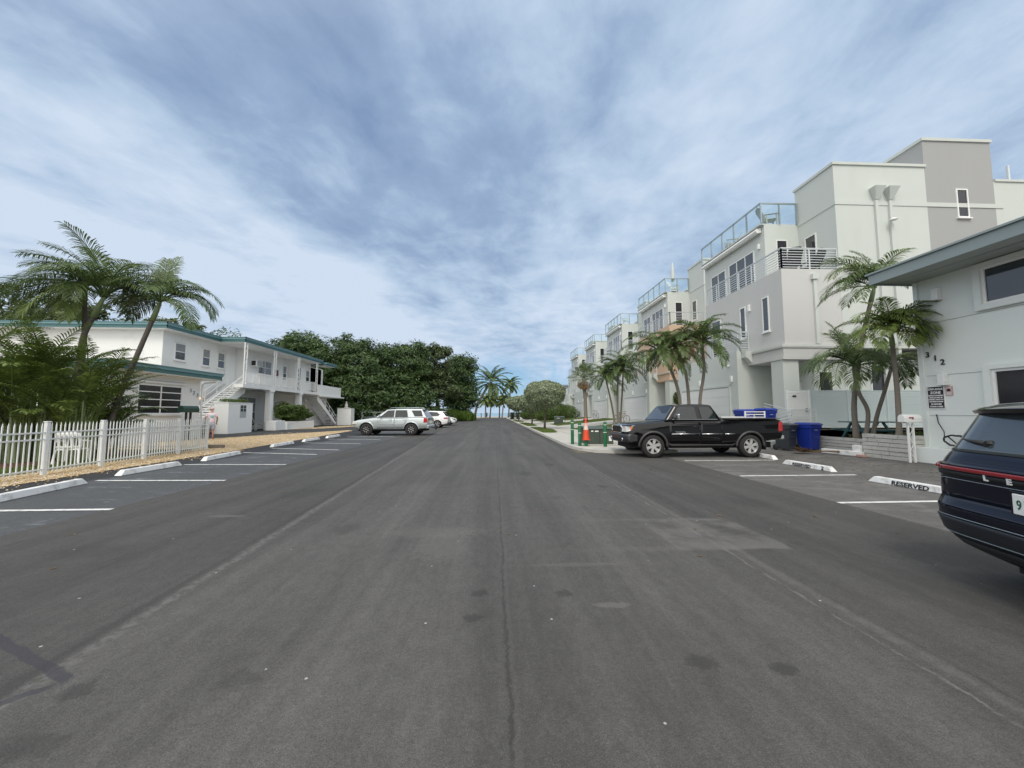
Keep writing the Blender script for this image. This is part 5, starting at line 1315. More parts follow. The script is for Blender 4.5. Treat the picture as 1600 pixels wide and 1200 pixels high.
def palm(name, path, rad, label, group, fr, ll=.5, seed=1, mat='frond', tmat='trunk', shaft=.55, n=26, width=.0145, cat='palm tree', dead=(), light=(), side_el=.35, curl=1.0, gap=.03, extra=0):
    random.seed(seed); r = empty(name, path[0], label, cat, group)
    m = MB(); P = []; Rr = []
    k = len(path) - 1; N_ = 46
    for i in range(N_ + 1):   # Catmull-Rom
        t = i / N_ * k; j = min(int(t), k - 1); u = t - j
        p0 = Vector(path[max(j - 1, 0)]); p1 = Vector(path[j]); p2 = Vector(path[j + 1]); p3 = Vector(path[min(j + 2, k)])
        P.append(.5 * ((2 * p1) + (p2 - p0) * u + (2 * p0 - 5 * p1 + 4 * p2 - p3) * u * u + (3 * p1 - p0 - 3 * p2 + p3) * u ** 3)); Rr.append(rad * (1.35 - .35 * min(1, i / 8)) * (1 - .25 * i / N_) * (1 + .05 * (i % 2)))
    m.tube(P, Rr, 12); m.build('trunk', MAT[tmat], r, fixn=False)
    top = P[-1]; d = (P[-1] - P[-3]).normalized()
    if shaft:
        m = MB(); m.tube([top - d * .05, top + d * shaft * .4, top + d * shaft], [rad * .95, rad * .85, rad * .35], 12); m.build('crownshaft', MAT['shaft'], r, fixn=False)
    o = top + d * shaft * .85
    sets = {'frond': (MB(), MAT[mat]), 'dead': (MB(), MAT['frondbr']), 'light': (MB(), MAT['frondl'])}
    fr = list(fr)
    if extra:
        base_ = list(fr)
        for q in range(extra):
            a_, e_, l_, d_ = base_[q % len(base_)]; fr.append((a_ + random.uniform(-22, 22), e_ + random.uniform(-14, 14), l_ * random.uniform(.8, 1.02), d_ * random.uniform(.85, 1.1)))
    for i, (az, el, ln, dr) in enumerate(fr):
        key = 'dead' if i in dead else ('light' if i in light else 'frond')
        frond(sets[key][0], o + Vector((random.gauss(0, .03), random.gauss(0, .03), random.gauss(0, .03))), R(az), R(el), ln, R(dr), ll * (.8 if key == 'dead' else 1), n, side_el, curl, width, R(random.uniform(-14, 14)), gap=gap)
    sets['frond'][0].build('crown', sets['frond'][1], r, fixn=False)
    if dead: sets['dead'][0].build('dead_fronds', MAT['frondbr'], r, fixn=False)
    if light: sets['light'][0].build('young_fronds', MAT['frondl'], r, fixn=False)
    return r
def ring_fronds(n, ln, el0=70, el1=5, dr=95, seed=0, jit=12):
    random.seed(seed); out = []
    for i in range(n):
        t = i / (n - 1); out.append((i * 137.5 + random.uniform(-jit, jit), el0 + (el1 - el0) * t + random.uniform(-6, 6), ln * random.uniform(.85, 1.1), dr * random.uniform(.8, 1.1) * (.75 + .35 * (1 - t))))
    return out
# azimuth: 0 = right (+X), 90 = away, 180 = left, 270 = towards the camera
GL = 'leaning palms in the fenced front yard'
palm('palm_tree', [(-13.95, 13.6, 0), (-14.0, 13.6, 2.4), (-14.02, 13.6, 4.2), (-14.1, 13.6, 5.4)], .082, 'straight palm with drooping fronds, leftmost trunk in the front yard', GL,
     [(180, 35, 2.5, 95), (200, 15, 2.6, 70), (160, 20, 2.4, 80), (225, 0, 2.2, 75), (130, 40, 2.2, 90), (185, -10, 2.6, 40), (250, -20, 2.0, 60), (300, 5, 1.8, 85), (30, 30, 1.8, 100), (90, 50, 2.0, 90), (270, 40, 1.8, 100), (230, -45, 1.9, 35), (285, -50, 1.6, 30)], .62, 1, tmat='trunkd', light=(6, 11, 12), n=38, extra=8)
palm('palm_tree', [(-13.75, 13.3, 0), (-13.8, 13.3, 2.2), (-13.75, 13.3, 3.9), (-13.45, 13.3, 4.75)], .095, 'palm with the tallest full crown, middle of the front yard group', GL,
     [(188, 62, 2.7, 80), (176, 48, 2.9, 62), (160, 80, 2.6, 75), (200, 30, 2.5, 85), (150, 58, 2.4, 95), (100, 75, 2.5, 70), (60, 72, 2.3, 80), (30, 60, 2.4, 90), (10, 42, 2.3, 80), (-15, 30, 2.2, 85), (340, 60, 2.3, 95), (290, 60, 2.0, 110), (250, 50, 2.0, 110), (215, 60, 2.2, 100), (20, 15, 2.2, 50), (120, 25, 2.2, 70), (270, 80, 2.4, 60)], .68, 2, tmat='trunkd', shaft=.85, n=42, extra=8)
palm('palm_tree', [(-13.0, 13.5, 0), (-12.75, 13.5, 1.6), (-12.2, 13.5, 3.3), (-11.72, 13.5, 4.7)], .088, 'strongly leaning windswept palm in front of the left building', GL,
     [(185, 40, 1.7, 110), (200, 20, 1.6, 90), (170, 10, 1.5, 70), (100, 84, 1.9, 35), (120, 70, 1.8, 60), (5, 45, 2.2, 115), (-10, 22, 2.3, 100), (15, 30, 2.0, 120), (-20, 5, 2.0, 95), (60, 60, 1.6, 80), (300, 50, 1.4, 110), (230, 60, 1.5, 110), (350, 60, 1.8, 110), (190, 60, 1.4, 100)], .55, 3, tmat='trunkd', shaft=.8, n=40, side_el=.15, extra=8)
# areca clumps
def areca(x, y, w, h, n, label, seed, droop=75, spread=.9, emin=48):
    random.seed(seed); r = empty('areca_palm', (x, y, 0), label, 'palm shrub', 'bushy areca palms in the front yard'); m = MB(); st_ = MB()
    for i in range(n):
        a = random.random() * 6.28; q = random.random() ** .7; bx, by = x + math.cos(a) * w * .35 * q, y + math.sin(a) * w * .30 * q; hh = h * random.uniform(.12, .55)
        st_.tube([(bx, by, 0), (bx + math.cos(a) * .1, by + math.sin(a) * .1, hh)], [.035, .025], 6, cap=False)
        frond(m, (bx + math.cos(a) * .1, by + math.sin(a) * .1, hh), a + random.uniform(-spread, spread), R(random.uniform(emin, 86)), h * random.uniform(.42, .62), R(droop * random.uniform(.7, 1.25)), .42, 26, .3, .8, .019)
    m.build('fronds', MAT['areca'], r, fixn=False); st_.build('stems', MAT['shaft'], r, fixn=False)
areca(-14.6, 12.9, 2.4, 4.6, 100, 'large bushy areca palm around the foot of the palms in the yard', 5)
areca(-16.8, 12.6, 3.0, 5.0, 90, 'bushy areca palm at the left picture edge, nearest the wing window', 6)
areca(-13.5, 13.9, 1.2, 2.3, 26, 'smaller areca palm beside the leaning palm trunk', 7)
areca(-13.3, 12.9, 1.3, 3.9, 44, 'upright areca palm between the yard palms and the leaning trunk', 9, 60, .9, 62)
areca(-18.8, 13.0, 2.6, 3.6, 36, 'bushy areca palm beyond the left picture edge', 8)
# right-hand palms by building 312
GR_ = 'palms growing from the stone planters beside building 312'
palm('palm_tree', [(13.4, 13.75, .45), (13.38, 13.75, 1.7), (13.6, 13.8, 2.8), (14.1, 13.95, 4.4), (14.6, 14.0, 5.85)], .09, 'tallest palm by building 312, its crown under the eave', GR_,
     [(185, 55, 2.37, 120), (200, 35, 2.37, 110), (170, 30, 2.26, 105), (160, 65, 2.26, 85), (100, 82, 2.04, 60), (10, 62, 2.04, 85), (20, 50, 2.26, 95), (340, 40, 1.83, 110), (60, 60, 2.15, 90), (215, 10, 2.15, 80), (235, 50, 1.93, 110), (190, -5, 1.72, 60), (300, 30, 1.72, 100), (150, 10, 1.93, 70), (270, 70, 1.93, 90)], .62, 11, n=38, shaft=.7, light=(0, 14), extra=10)
palm('palm_tree', [(13.30, 13.35, .45), (13.5, 13.35, 1.5), (13.22, 13.35, 2.2), (13.12, 13.35, 2.75)], .072, 'shortest palm by building 312, leaning left over the white gate', GR_,
     [(190, 45, 2.18, 125), (205, 25, 2.18, 120), (170, 40, 2.05, 120), (110, 82, 1.92, 35), (95, 78, 1.92, 60), (10, 50, 1.66, 110), (340, 20, 1.66, 90), (250, 30, 1.92, 110), (290, 20, 1.66, 90), (230, 0, 1.79, 85), (30, 20, 1.54, 90)], .56, 12, n=36, shaft=.55, extra=8)
palm('palm_tree', [(13.82, 13.6, .45), (14.15, 13.65, 1.4), (14.6, 13.7, 2.4), (14.95, 13.75, 3.2)], .072, 'slanting palm leaning right between the two stone planters', GR_,
     [(0, 30, 1.79, 105), (30, 15, 1.66, 90), (320, 25, 1.66, 100), (180, 40, 1.79, 110), (90, 70, 1.66, 60), (350, -15, 1.54, 60), (200, 0, 1.66, 80), (270, 10, 1.54, 90), (60, 30, 1.66, 90), (20, -20, 1.54, 50)], .50, 13, n=34, shaft=.4, extra=5)
palm('palm_tree', [(12.98, 11.85, .68), (13.0, 11.83, 2.1), (12.9, 11.78, 3.72)], .078, 'upright palm with the light green crown in front of the corner of building 312', GR_,
     [(262, 50, 1.42, 100), (282, 30, 1.42, 100), (296, 70, 1.36, 90), (272, 5, 1.22, 80), (255, 50, 1.36, 110), (180, 55, 1.72, 110), (195, 30, 1.72, 100), (165, 15, 1.63, 90), (210, 5, 1.55, 80), (240, 50, 1.36, 120), (270, 35, 1.29, 120), (290, 60, 1.36, 110), (100, 80, 1.47, 60), (60, 60, 1.55, 90), (130, 50, 1.55, 90), (250, 12, 1.36, 95), (260, 10, 1.15, 90), (220, 75, 1.55, 80)], .44, 14, mat='frondl', n=38, shaft=.5, extra=10)
# low plants of the planting bed
shrub((15.5, 14.6, .45), [((14.9, 13.9, .55), (1.6, .5, .16)), ((18, 14.3, .6), (2.5, .6, .2))], 1500, .06, 'thin ground cover in the stone planters', MAT['hedge'], seed=15)
# trio in front of the first garage
G1 = 'slim palms in front of the first garage door'; G2 = 'slim palms in front of the second garage door'
def slim(path, ln, label, group, seed, dead=(), nf=24, ll=.50):
    return palm('palm_tree', path, .085, label, group, ring_fronds(nf, ln * 1.12, 80, -12, 105, seed), ll, seed, n=34, shaft=.5, dead=dead, width=.020)
slim([(9.55, 19.3, .42), (9.45, 19.3, 2.4), (9.1, 19.3, 3.6), (8.75, 19.3, 4.25)], 1.95, 'slim palm leaning left behind the pickup cab, leftmost of its trio', G1, 21)
slim([(9.95, 19.3, .45), (9.95, 19.3, 2.2), (9.85, 19.3, 3.4), (9.6, 19.4, 4.45)], 1.85, 'slim palm in the middle of the trio behind the pickup cab', G1, 22)
slim([(10.4, 19.2, .5), (10.5, 19.2, 2.2), (10.75, 19.2, 3.6), (10.72, 19.2, 4.75)], 1.95, 'slim palm with reddish dead fronds, rightmost of the trio behind the pickup', G1, 23, dead=(20, 22))
slim([(10.25, 32.5, .52), (10.0, 32.5, 2.2), (9.6, 32.5, 4.1)], 2.1, 'slim palm leaning left, leftmost trunk of the second trio', G2, 24)
slim([(10.45, 32.4, .52), (10.5, 32.4, 3), (10.55, 32.4, 4.7)], 2.0, 'slim palm in the middle of the second trio', G2, 25)
slim([(10.75, 32.6, .52), (10.95, 32.6, 3), (11.1, 32.6, 5.1)], 2.2, 'slim palm with the widest crown, rightmost trunk of the second trio', G2, 26)
# orchid tied to the palm trunk / vine at porch
shrub((14.6, 30.1, .9), [((14.6, 30.2, 1.6), (.25, .25, .75)), ((14.6, 30.2, 2.7), (.3, .3, .5))], 700, .11, 'climbing plant at the porch column of the peach townhouse', MAT['hedge'], seed=27)
# sabal palm (fan leaves)
def fan_palm(base, h, label, seed):
    random.seed(seed); r = empty('sabal_palm', base, label, 'palm tree'); x, y, z = base; m = MB()
    m.tube([(x, y, z), (x + .05, y, z + .5), (x, y, z + h * .5), (x - .15, y, z + h)], [.30, .22, .20, .24], 12); m.build('trunk', MAT['trunk'], r, fixn=False)
    def leaf(m, o, az, el, pl, rl):
        d = Vector((math.cos(az) * math.cos(el), math.sin(az) * math.cos(el), math.sin(el))); c = Vector(o) + d * pl; m.tube([o, tuple(c)], [.02, .015], 4, cap=False)
        sd = d.cross(Vector((0, 0, 1))).normalized(); up = sd.cross(d).normalized()
        for k in range(22):
            a = -2.0 + 4.0 * k / 21; dd = (d * math.cos(a) + sd * math.sin(a) + up * .12).normalized(); w = d.cross(up).normalized() * .03 if abs(math.cos(a)) < .3 else sd * .035
            p1 = c + dd * rl * .65; p2 = p1 + (dd + Vector((0, 0, -.7))).normalized() * rl * .4
            m.add([c, p1 + w, p2, p1 - w], [(0, 1, 2, 3)])
    g = MB(); b = MB(); o = (x - .15, y, z + h)
    for i in range(30): leaf(g, o, i * 2.4, R(80 - 95 * i / 30 + random.uniform(-8, 8)), random.uniform(.8, 1.2), random.uniform(.85, 1.1))
    for i in range(14): leaf(b, o, i * 2.4 + 1, R(random.uniform(-82, -52)), random.uniform(.5, .9), .75)
    g.build('crown', MAT['frond'], r, fixn=False); b.build('dead_fronds', MAT['frondbr'], r, fixn=False)
fan_palm((10.35, 43.6, .50), 5.0, 'thick-trunked fan palm with a shaggy brown skirt, left of the slim palms', 41)
# beach palms
GB = 'coconut palms at the beach end of the road'
def coco(path, ln, label, seed, n=18, mat='frond', rad=.2, ll=.8):
    palm('coconut_palm', path, rad, label, GB, ring_fronds(int(n * 1.5), ln, 80, -35, 75, seed, 20), ll, seed, mat=mat, n=32, shaft=0, width=.085, side_el=.0, curl=1.2)
coco([(-4.5, 86, 0), (-3.9, 86, 3), (-2.2, 86, 6.4), (-.9, 86, 8.2)], 5.9, 'big coconut palm leaning right over the end of the road', 51, 22, rad=.28)
coco([(3.9, 112, 0), (4.3, 112, 4), (4.6, 112, 9.8)], 3.9, 'tall slim coconut palm standing alone against the sky', 52, 18)
coco([(-2.6, 108, 0), (-2.5, 108, 5.2)], 3.0, 'short beach palm left of the road end, nearest the leaning trunk', 53, 14, 'frondl')
coco([(-1.4, 112, 0), (-.9, 112, 5.6)], 3.0, 'short beach palm, second from the leaning trunk', 54, 14, 'frondl')
coco([(2.0 - .6, 116, 0), (1.5, 116, 5.0)], 2.8, 'short beach palm with the pale bent trunk at mid-opening', 55, 12, 'frond')
coco([(2.1, 110, 0), (2.4, 110, 3), (2.9, 110, 5.4)], 2.6, 'short beach palm just left of the tall slim one', 56, 12, 'frondl')
# ================= VEHICLES =================
def interp(tab, x):
    xs_ = [t[0] for t in tab]; return [float(np.interp(x, xs_, [t[k] for t in tab])) for k in range(1, len(tab[0]))]
def evalmesh(o):
    dg = bpy.context.evaluated_depsgraph_get(); dg.update(); me = bpy.data.meshes.new_from_object(o.evaluated_get(dg)); o.modifiers.clear(); o.data = me
def boolcut(o, cut):
    md = o.modifiers.new('b', 'BOOLEAN'); md.object = cut; md.operation = 'DIFFERENCE'; md.solver = 'EXACT'
    try: md.material_mode = 'TRANSFER'
    except Exception: pass
    evalmesh(o); bpy.data.objects.remove(cut)
def paint(name, c, rough=.22, metal=.3, coat=1.0, dust=.15):
    m = PM(name, c, rough, .05, 1.2, metal=metal, coat=coat)
    return m
class Car:
    """local axes: x from nose (0) to tail (L), y across, z up; tab rows: x, zbottom, ztop, halfwidth"""
    def __init__(s, name, loc, rz, label, cat, tab, L_, group=None):
        s.tab = tab; s.L = L_; s.r = empty(name, loc, label, cat, group, rz)
    def ring(s, x):
        zb, zt, w = interp(s.tab, x); h = zt - zb
        return [(0, zb), (w - .16, zb), (w - .05, zb + .05), (w - .012, zb + .16 * h + .03), (w, zb + .40 * h), (w - .004, zb + .62 * h), (w - .022, zb + .84 * h), (w - .055, zb + .95 * h), (w - .12, zt - .004), (w - .3, zt + .018), (0, zt + .028)]
    def yside(s, x, z):
        r = s.ring(x); ys = [p[0] for p in r[2:9]]; zs = [p[1] for p in r[2:9]]; return float(np.interp(z, zs, ys))
    def body(s, xs_, mat):
        m = MB(); n = 11; vs = []; full = 2 * n - 2
        for x in xs_:
            r = s.ring(x); vs += [(x, y, z) for y, z in r] + [(x, -y, z) for y, z in r[-2:0:-1]]
        fs = [(i * full + k, i * full + (k + 1) % full, (i + 1) * full + (k + 1) % full, (i + 1) * full + k) for i in range(len(xs_) - 1) for k in range(full)]
        fs += [tuple(range(full)), tuple((len(xs_) - 1) * full + k for k in range(full))[::-1]]
        m.add(vs, fs, True); s.bo = m.build('body', [mat, MAT['dark']], s.r, local=True, sharp=38); return s.bo
    def arch(s, xw, zw, ra, depth=.36, w=None):
        for sg in (-1, 1):
            m = MB(); W_ = (w or s.tab[len(s.tab) // 2][3])
            m.lathe([(0.001, 0), (ra, 0), (ra, depth + .2), (0.001, depth + .2)], (xw, 0, zw), 'y', 40)
            y0 = W_ - depth if sg > 0 else -W_ - .2
            m.v = [(a, b + y0, c) for a, b, c in m.v]
            c = m.build('cut', [MAT['dark']], None, local=True); c.parent = s.r
            boolcut(s.bo, c)
    def sharpen(s, a=38):
        s.bo.data.set_sharp_from_angle(angle=R(a))
    def wheel(s, xw, yw, R_, rr, wd, style='alloy', rimmat=None, sgn=1, spokes=6):
        m = MB(); m.lathe([(rr, -wd / 2), (R_ - .035, -wd / 2), (R_ - .008, -wd / 2 + .03), (R_, -wd / 2 + .06), (R_, wd / 2 - .06), (R_ - .008, wd / 2 - .03), (R_ - .035, wd / 2), (rr, wd / 2), (rr - .01, 0)], (xw, yw, R_), 'y', 40)
        root = m.build('wheel', MAT['tyre'], s.r, local=True, sharp=50)
        rimmat = rimmat or MAT['alloy']; m = MB(); yo = sgn * (wd / 2 - .02)
        m.lathe([(rr, sgn * wd * .45), (rr - .02, sgn * wd * .46), (rr - .03, sgn * wd * .2), (rr - .05, -sgn * wd * .1)], (xw, yw, R_), 'y', 36)
        m.lathe([(.001, yo * .8), (.055, yo * .8), (.065, yo * .5)], (xw, yw, R_), 'y', 18)
        for k in range(spokes):
            a = 2 * math.pi * k / spokes + .3; c, n = math.cos(a), math.sin(a); ra, rb = .05, rr - .02
            wa, wb = (.035, .055) if spokes < 8 else (.02, .026)
            px, pz = -n, c
            q = [(xw + c * ra + px * wa, R_ + n * ra + pz * wa), (xw + c * ra - px * wa, R_ + n * ra - pz * wa), (xw + c * rb - px * wb, R_ + n * rb - pz * wb), (xw + c * rb + px * wb, R_ + n * rb + pz * wb)]
            y1 = yw + yo * .55; y2 = yw + yo * .85
            m.prism([(u, v) for u, v in q], 'y', y1, y2)
        m.build('rim', rimmat, root, local=True, sharp=40)
        m = MB(); m.lathe([(.001, 0), (rr - .03, 0)], (xw, yw + sgn * wd * .12, R_), 'y', 30); m.build('brake_disc', MAT['dark'], root, local=True)
    def sidepatch(s, name, pts, mat, off=.004, th=None, both=True, nx=10, nz=6, parent=None):
        """bilinear patch hugging the body side. pts: 4 corners (x,z): A bottom-front, B bottom-rear, C top-rear, D top-front"""
        A, B, C, D = pts; out = []
        for sg in ((-1, 1) if both else (-1,)):
            m = MB(); vs = []
            for j in range(nz + 1):
                for i in range(nx + 1):
                    u, v = i / nx, j / nz
                    x = (A[0] * (1 - u) + B[0] * u) * (1 - v) + (D[0] * (1 - u) + C[0] * u) * v; z = (A[1] * (1 - u) + B[1] * u) * (1 - v) + (D[1] * (1 - u) + C[1] * u) * v
                    vs.append((x, sg * (s.yside(x, z) + off), z))
            fs = [(j * (nx + 1) + i, j * (nx + 1) + i + 1, (j + 1) * (nx + 1) + i + 1, (j + 1) * (nx + 1) + i) for j in range(nz) for i in range(nx)]
            if sg > 0: fs = [f[::-1] for f in fs]
            m.add(vs, fs, True); o = m.build(name, mat, parent or s.r, local=True, fixn=False)
            sd = o.modifiers.new('th', 'SOLIDIFY'); sd.thickness = th or off * 1.1; sd.offset = -1
            out.append(o)
        return out
    def strip(s, name, path, w, mat, off=.006, rad=.5, both=True, parent=None):
        for sg in ((-1, 1) if both else (-1,)):
            m = MB(); m.tube([(x, sg * (s.yside(x, z) + off), z) for x, z in path], w, 6, cap=True); m.build(name, mat, parent or s.r, local=True, fixn=False)
    def archtrim(s, xw, zw, ra, w, mat, a0=-5, a1=185, name='wheel_arch', off=.012, rr=.03):
        for sg in (-1, 1):
            m = MB(); P = []
            for i in range(21):
                a = R(a0 + (a1 - a0) * i / 20); x = xw + ra * math.cos(a); z = zw + ra * math.sin(a); P.append((x, sg * (s.yside(min(max(x, .02), s.L - .02), z) + off), z))
            m.tube(P, rr, 8); m.build(name, mat, s.r, local=True, fixn=False)
    def cabin(s, B, T, wb, wt, mat, bevel=.06, name='cabin'):
        """B: (x0,x1,z) bottom, T: (x0,x1,z0,z1) roof"""
        m = MB(); x0, x1, zb = B; t0, t1, za, zc = T; tm = (t0 + t1) / 2
        s.cab = (B, T, wb, wt)
        sec = [(x0, zb, t0, za), (x1, zb, t1, zc)]
        vs = []
        nseg = 5
        for k in range(nseg + 1):
            u = k / nseg; xb = x0 + (x1 - x0) * u; xt = t0 + (t1 - t0) * u; zt = za + (zc - za) * u + .03 * math.sin(math.pi * u)
            vs += [(xb, -wb, zb), (xt, -wt, zt), (xt, -wt * .5, zt + .022), (xt, 0, zt + .03), (xt, wt * .5, zt + .022), (xt, wt, zt), (xb, wb, zb)]
        n = 7; fs = [(k * n + j, k * n + j + 1, (k + 1) * n + j + 1, (k + 1) * n + j) for k in range(nseg) for j in range(n - 1)]
        fs += [(k * n, (k + 1) * n, (k + 1) * n + 6, k * n + 6) for k in range(nseg)]
        fs += [tuple(range(7))[::-1], tuple(nseg * n + j for j in range(7))]
        m.add(vs, fs, False); return m.build(name, mat, s.r, local=True, bevel=bevel, seg=3)
    def yc(s, x, z):
        (x0, x1, zb), (t0, t1, za, zc), wb, wt = s.cab
        zt = (za + zc) / 2; return wb + (wt - wb) * (z - zb) / (zt - zb)
    def sidewin(s, name, poly, mat, off=.02, both=True, frame=None):
        for sg in ((-1, 1) if both else (-1,)):
            n = len(poly); m = MB(); vs = [(x, sg * (s.yc(x, z) + off), z) for x, z in poly] + [(x, sg * (s.yc(x, z) - .008), z) for x, z in poly]
            m.add(vs, [tuple(range(n)), tuple(range(2 * n - 1, n - 1, -1))] + [(i, (i + 1) % n, n + (i + 1) % n, n + i) for i in range(n)]); w = m.build(name, mat, s.r, local=True)
            if frame:
                m = MB(); m.tube([(x, sg * (s.yc(x, z) + off + .002), z) for x, z in poly], .008, 5, closed=True); m.build('window_trim', frame, w, local=True, fixn=False)
    def endwin(s, name, rear, inset, mat, zlo=.06, zhi=.06, off=.006, wm=.07):
        (x0, x1, zb), (t0, t1, za, zc), wb, wt = s.cab
        xb, xt, zt = (x1, t1, zc) if rear else (x0, t0, za); sg = 1 if rear else -1
        H_ = zt - zb; u0 = zlo / H_; u1 = 1 - zhi / H_
        nrm = Vector((zt - zb, 0, -(xt - xb))).normalized() * (1 if rear else -1)
        def pt(u, w): return Vector((xb + (xt - xb) * u, w, zb + H_ * u)) + nrm * off
        wa = wb + (wt - wb) * u0 - wm; wc = wb + (wt - wb) * u1 - wm
        m = MB(); vs = [pt(u0, -wa), pt(u0, wa), pt(u1, wc), pt(u1, -wc)]; vs += [v - nrm * .018 for v in vs]
        m.add(vs, [(0, 1, 2, 3), (7, 6, 5, 4), (0, 4, 5, 1), (1, 5, 6, 2), (2, 6, 7, 3), (3, 7, 4, 0)]); return m.build(name, mat, s.r, local=True)
    def part(s, name, mb, mat, bevel=0, parent=None, sharp=None, **k): return mb.build(name, mat, parent or s.r, local=True, bevel=bevel, sharp=sharp, **k)

# ---------- black pickup: nose to the road (-X), tail to +X ----------
blk = paint('black_paint', (.004, .004, .005), .07, 0.0, 0.0)
flr = PM('weathered_black_trim', (.055, .055, .058), .45, .1, 2)
brs = PM('dark_bumper', (.06, .062, .066), .35, .1, 2, metal=.6)
BRR = PM('bright_alloy', (.62, .62, .62), .32, .08, 6, metal=.55)
tab = [(0.0, .62, .97, .62), (.05, .52, 1.02, .78), (.22, .46, 1.085, .91), (.6, .44, 1.125, .96), (1.2, .42, 1.185, .97), (1.62, .42, 1.225, .97), (1.9, .42, 1.245, .97), (3.55, .42, 1.265, .97), (3.62, .44, 1.285, .97), (5.0, .52, 1.295, .97), (5.52, .58, 1.29, .965), (5.62, .60, 1.27, .955)]
P = Car('pickup_truck', (4.38, 13.62, 0), 0.0, 'black extended-cab pickup truck parked across the right-hand stalls', 'pickup truck', tab, 5.62)
RW = .385; XF, XRr = 1.19, 4.53
P.body(sorted(set([0, .03, .06, .15, .25, .4, .6, .8, 1.2, 1.4, 1.62, 1.9, 2.5, 3.0, 3.55, 3.62, 4, 4.5, 5.0, 5.3, 5.42, 5.52, 5.58, 5.62])), blk)
P.arch(XF, RW, .47); P.arch(XRr, RW, .47)
m = MB(); m.box(3.66, 5.56, -.80, .80, .80, 1.6); c = m.build('cut', [MAT['dark']], None, local=True); c.parent = P.r; boolcut(P.bo, c); P.sharpen()
P.cabin((1.60, 3.60, 1.22), (2.02, 3.30, 1.75, 1.77), .91, .74, blk, .06)
P.endwin('windscreen', False, 0, MAT['carglass2'], .05, .05); P.endwin('rear_window', True, 0, MAT['carglass'], .12, .10)
P.sidewin('side_window', [(1.90, 1.30), (2.72, 1.30), (2.69, 1.69), (2.64, 1.71), (2.17, 1.71), (2.08, 1.64)], MAT['carglass'], .022)
P.sidewin('rear_side_window', [(2.88, 1.30), (3.38, 1.30), (3.36, 1.44), (3.27, 1.62), (3.18, 1.70), (2.84, 1.71)], MAT['carglass'], .022)
for sg in (-1, 1):
    m = MB(); m.beam((1.86, sg * .905, 1.283), (3.42, sg * .905, 1.283), .016); P.part('belt_trim', m, MAT['chrome'])
d1 = P.sidepatch('door', [(1.74, .50), (2.78, .50), (2.80, 1.19), (1.74, 1.17)], blk, .005, .012, nx=14); d2 = P.sidepatch('rear_door', [(2.80, .50), (3.52, .50), (3.56, 1.20), (2.82, 1.19)], blk, .005, .012)
P.strip('door_seam', [(1.73, 1.18), (1.73, .50), (1.9, .465), (2.79, .465)], .006, MAT['dark'], .002); P.strip('door_seam', [(2.805, 1.19), (2.79, .48)], .006, MAT['dark'], .004)
P.strip('door_seam', [(3.575, 1.2), (3.56, .48)], .010, MAT['dark'], .002)
for o_, x in zip(d1, (2.62, 2.62)):
    sg = -1 if o_ is d1[0] else 1
    m = MB(); m.tube([(2.55, sg * (P.yside(2.6, 1.04) + .012), 1.04), (2.72, sg * (P.yside(2.6, 1.04) + .02), 1.04)], .016, 8); P.part('handle', m, MAT['black'], parent=o_)
for a_, b_ in ((1.80, 2.77), (2.83, 3.53), (3.62, 3.98)): P.strip('side_moulding', [(a_, .79), (b_, .80)], .017, MAT['chrome'], .006)
for sg in (-1, 1):
    m = MB(); 
    for i, (w_) in enumerate((.05, .05, .05, .05, .05, .05)): m.box(1.92 + i * .052 + .10 * (i > 1) , 1.955 + i * .052 + .10 * (i > 1), sg * (P.yside(2, .85) + .001), sg * (P.yside(2, .85) + .011), .835, .865)
P.archtrim(XF, RW, .475, .05, flr, -2, 182, rr=.040, off=-.006); P.archtrim(XRr, RW, .475, .05, flr, -2, 182, rr=.040, off=-.006)
text_obj('TUNDRA', .085, MAT['chrome'], P.r, (0, 0, 0), (1, 0, 0), (0, 0, 1), 'lettering', .006, 'LEFT', .001).data.transform(Matrix.Translation(Vector((1.93, -(P.yside(2.0, .85) + .010), .825)) + P.r.location))
for k, (x, sg) in enumerate(((XF, -1), (XF, 1), (XRr, -1), (XRr, 1))): P.wheel(x, sg * .83, RW, .25, .25, rimmat=BRR, sgn=sg, spokes=6)
# bumper
m = MB(); vs = []
BR_=0
prof = [(-.02, .50), (-.06, .56), (-.07, .70), (-.04, .78), (0.05, .80)]
for (y, dx_) in ((-.97, .32), (-.93, .14), (-.75, .03), (-.4, 0), (0, -.01), (.4, 0), (.75, .03), (.93, .14), (.97, .32)):
    vs += [(x + dx_ if x < 0 else x + dx_ + .05, y, z) for x, z in prof]
m.add(vs, [(i * 5 + j, i * 5 + j + 1, (i + 1) * 5 + j + 1, (i + 1) * 5 + j) for i in range(8) for j in range(4)], True)
bp = m.build('front_bumper', brs, P.r, local=True, fixn=True); sd = bp.modifiers.new('t', 'SOLIDIFY'); sd.thickness = .03
for sg in (-1, 1):
    m = MB(); m.prism([(.22, .52), (.62, .56), (.62, .76), (.22, .80)], 'y', sg * .93, sg * .975); P.part('bumper_end', m, brs, bevel=.02)
m = MB(); m.box(-.085, -.06, -.42, .42, .52, .62); P.part('bumper_intake', m, MAT['dark'], parent=bp)
for y in (-.62, .62): m = MB(); m.lathe([(.001, -.10), (.05, -.095), (.06, -.06)], (0, y, .60), 'x', 16); P.part('fog_lamp', m, MAT['chrome'], parent=bp)
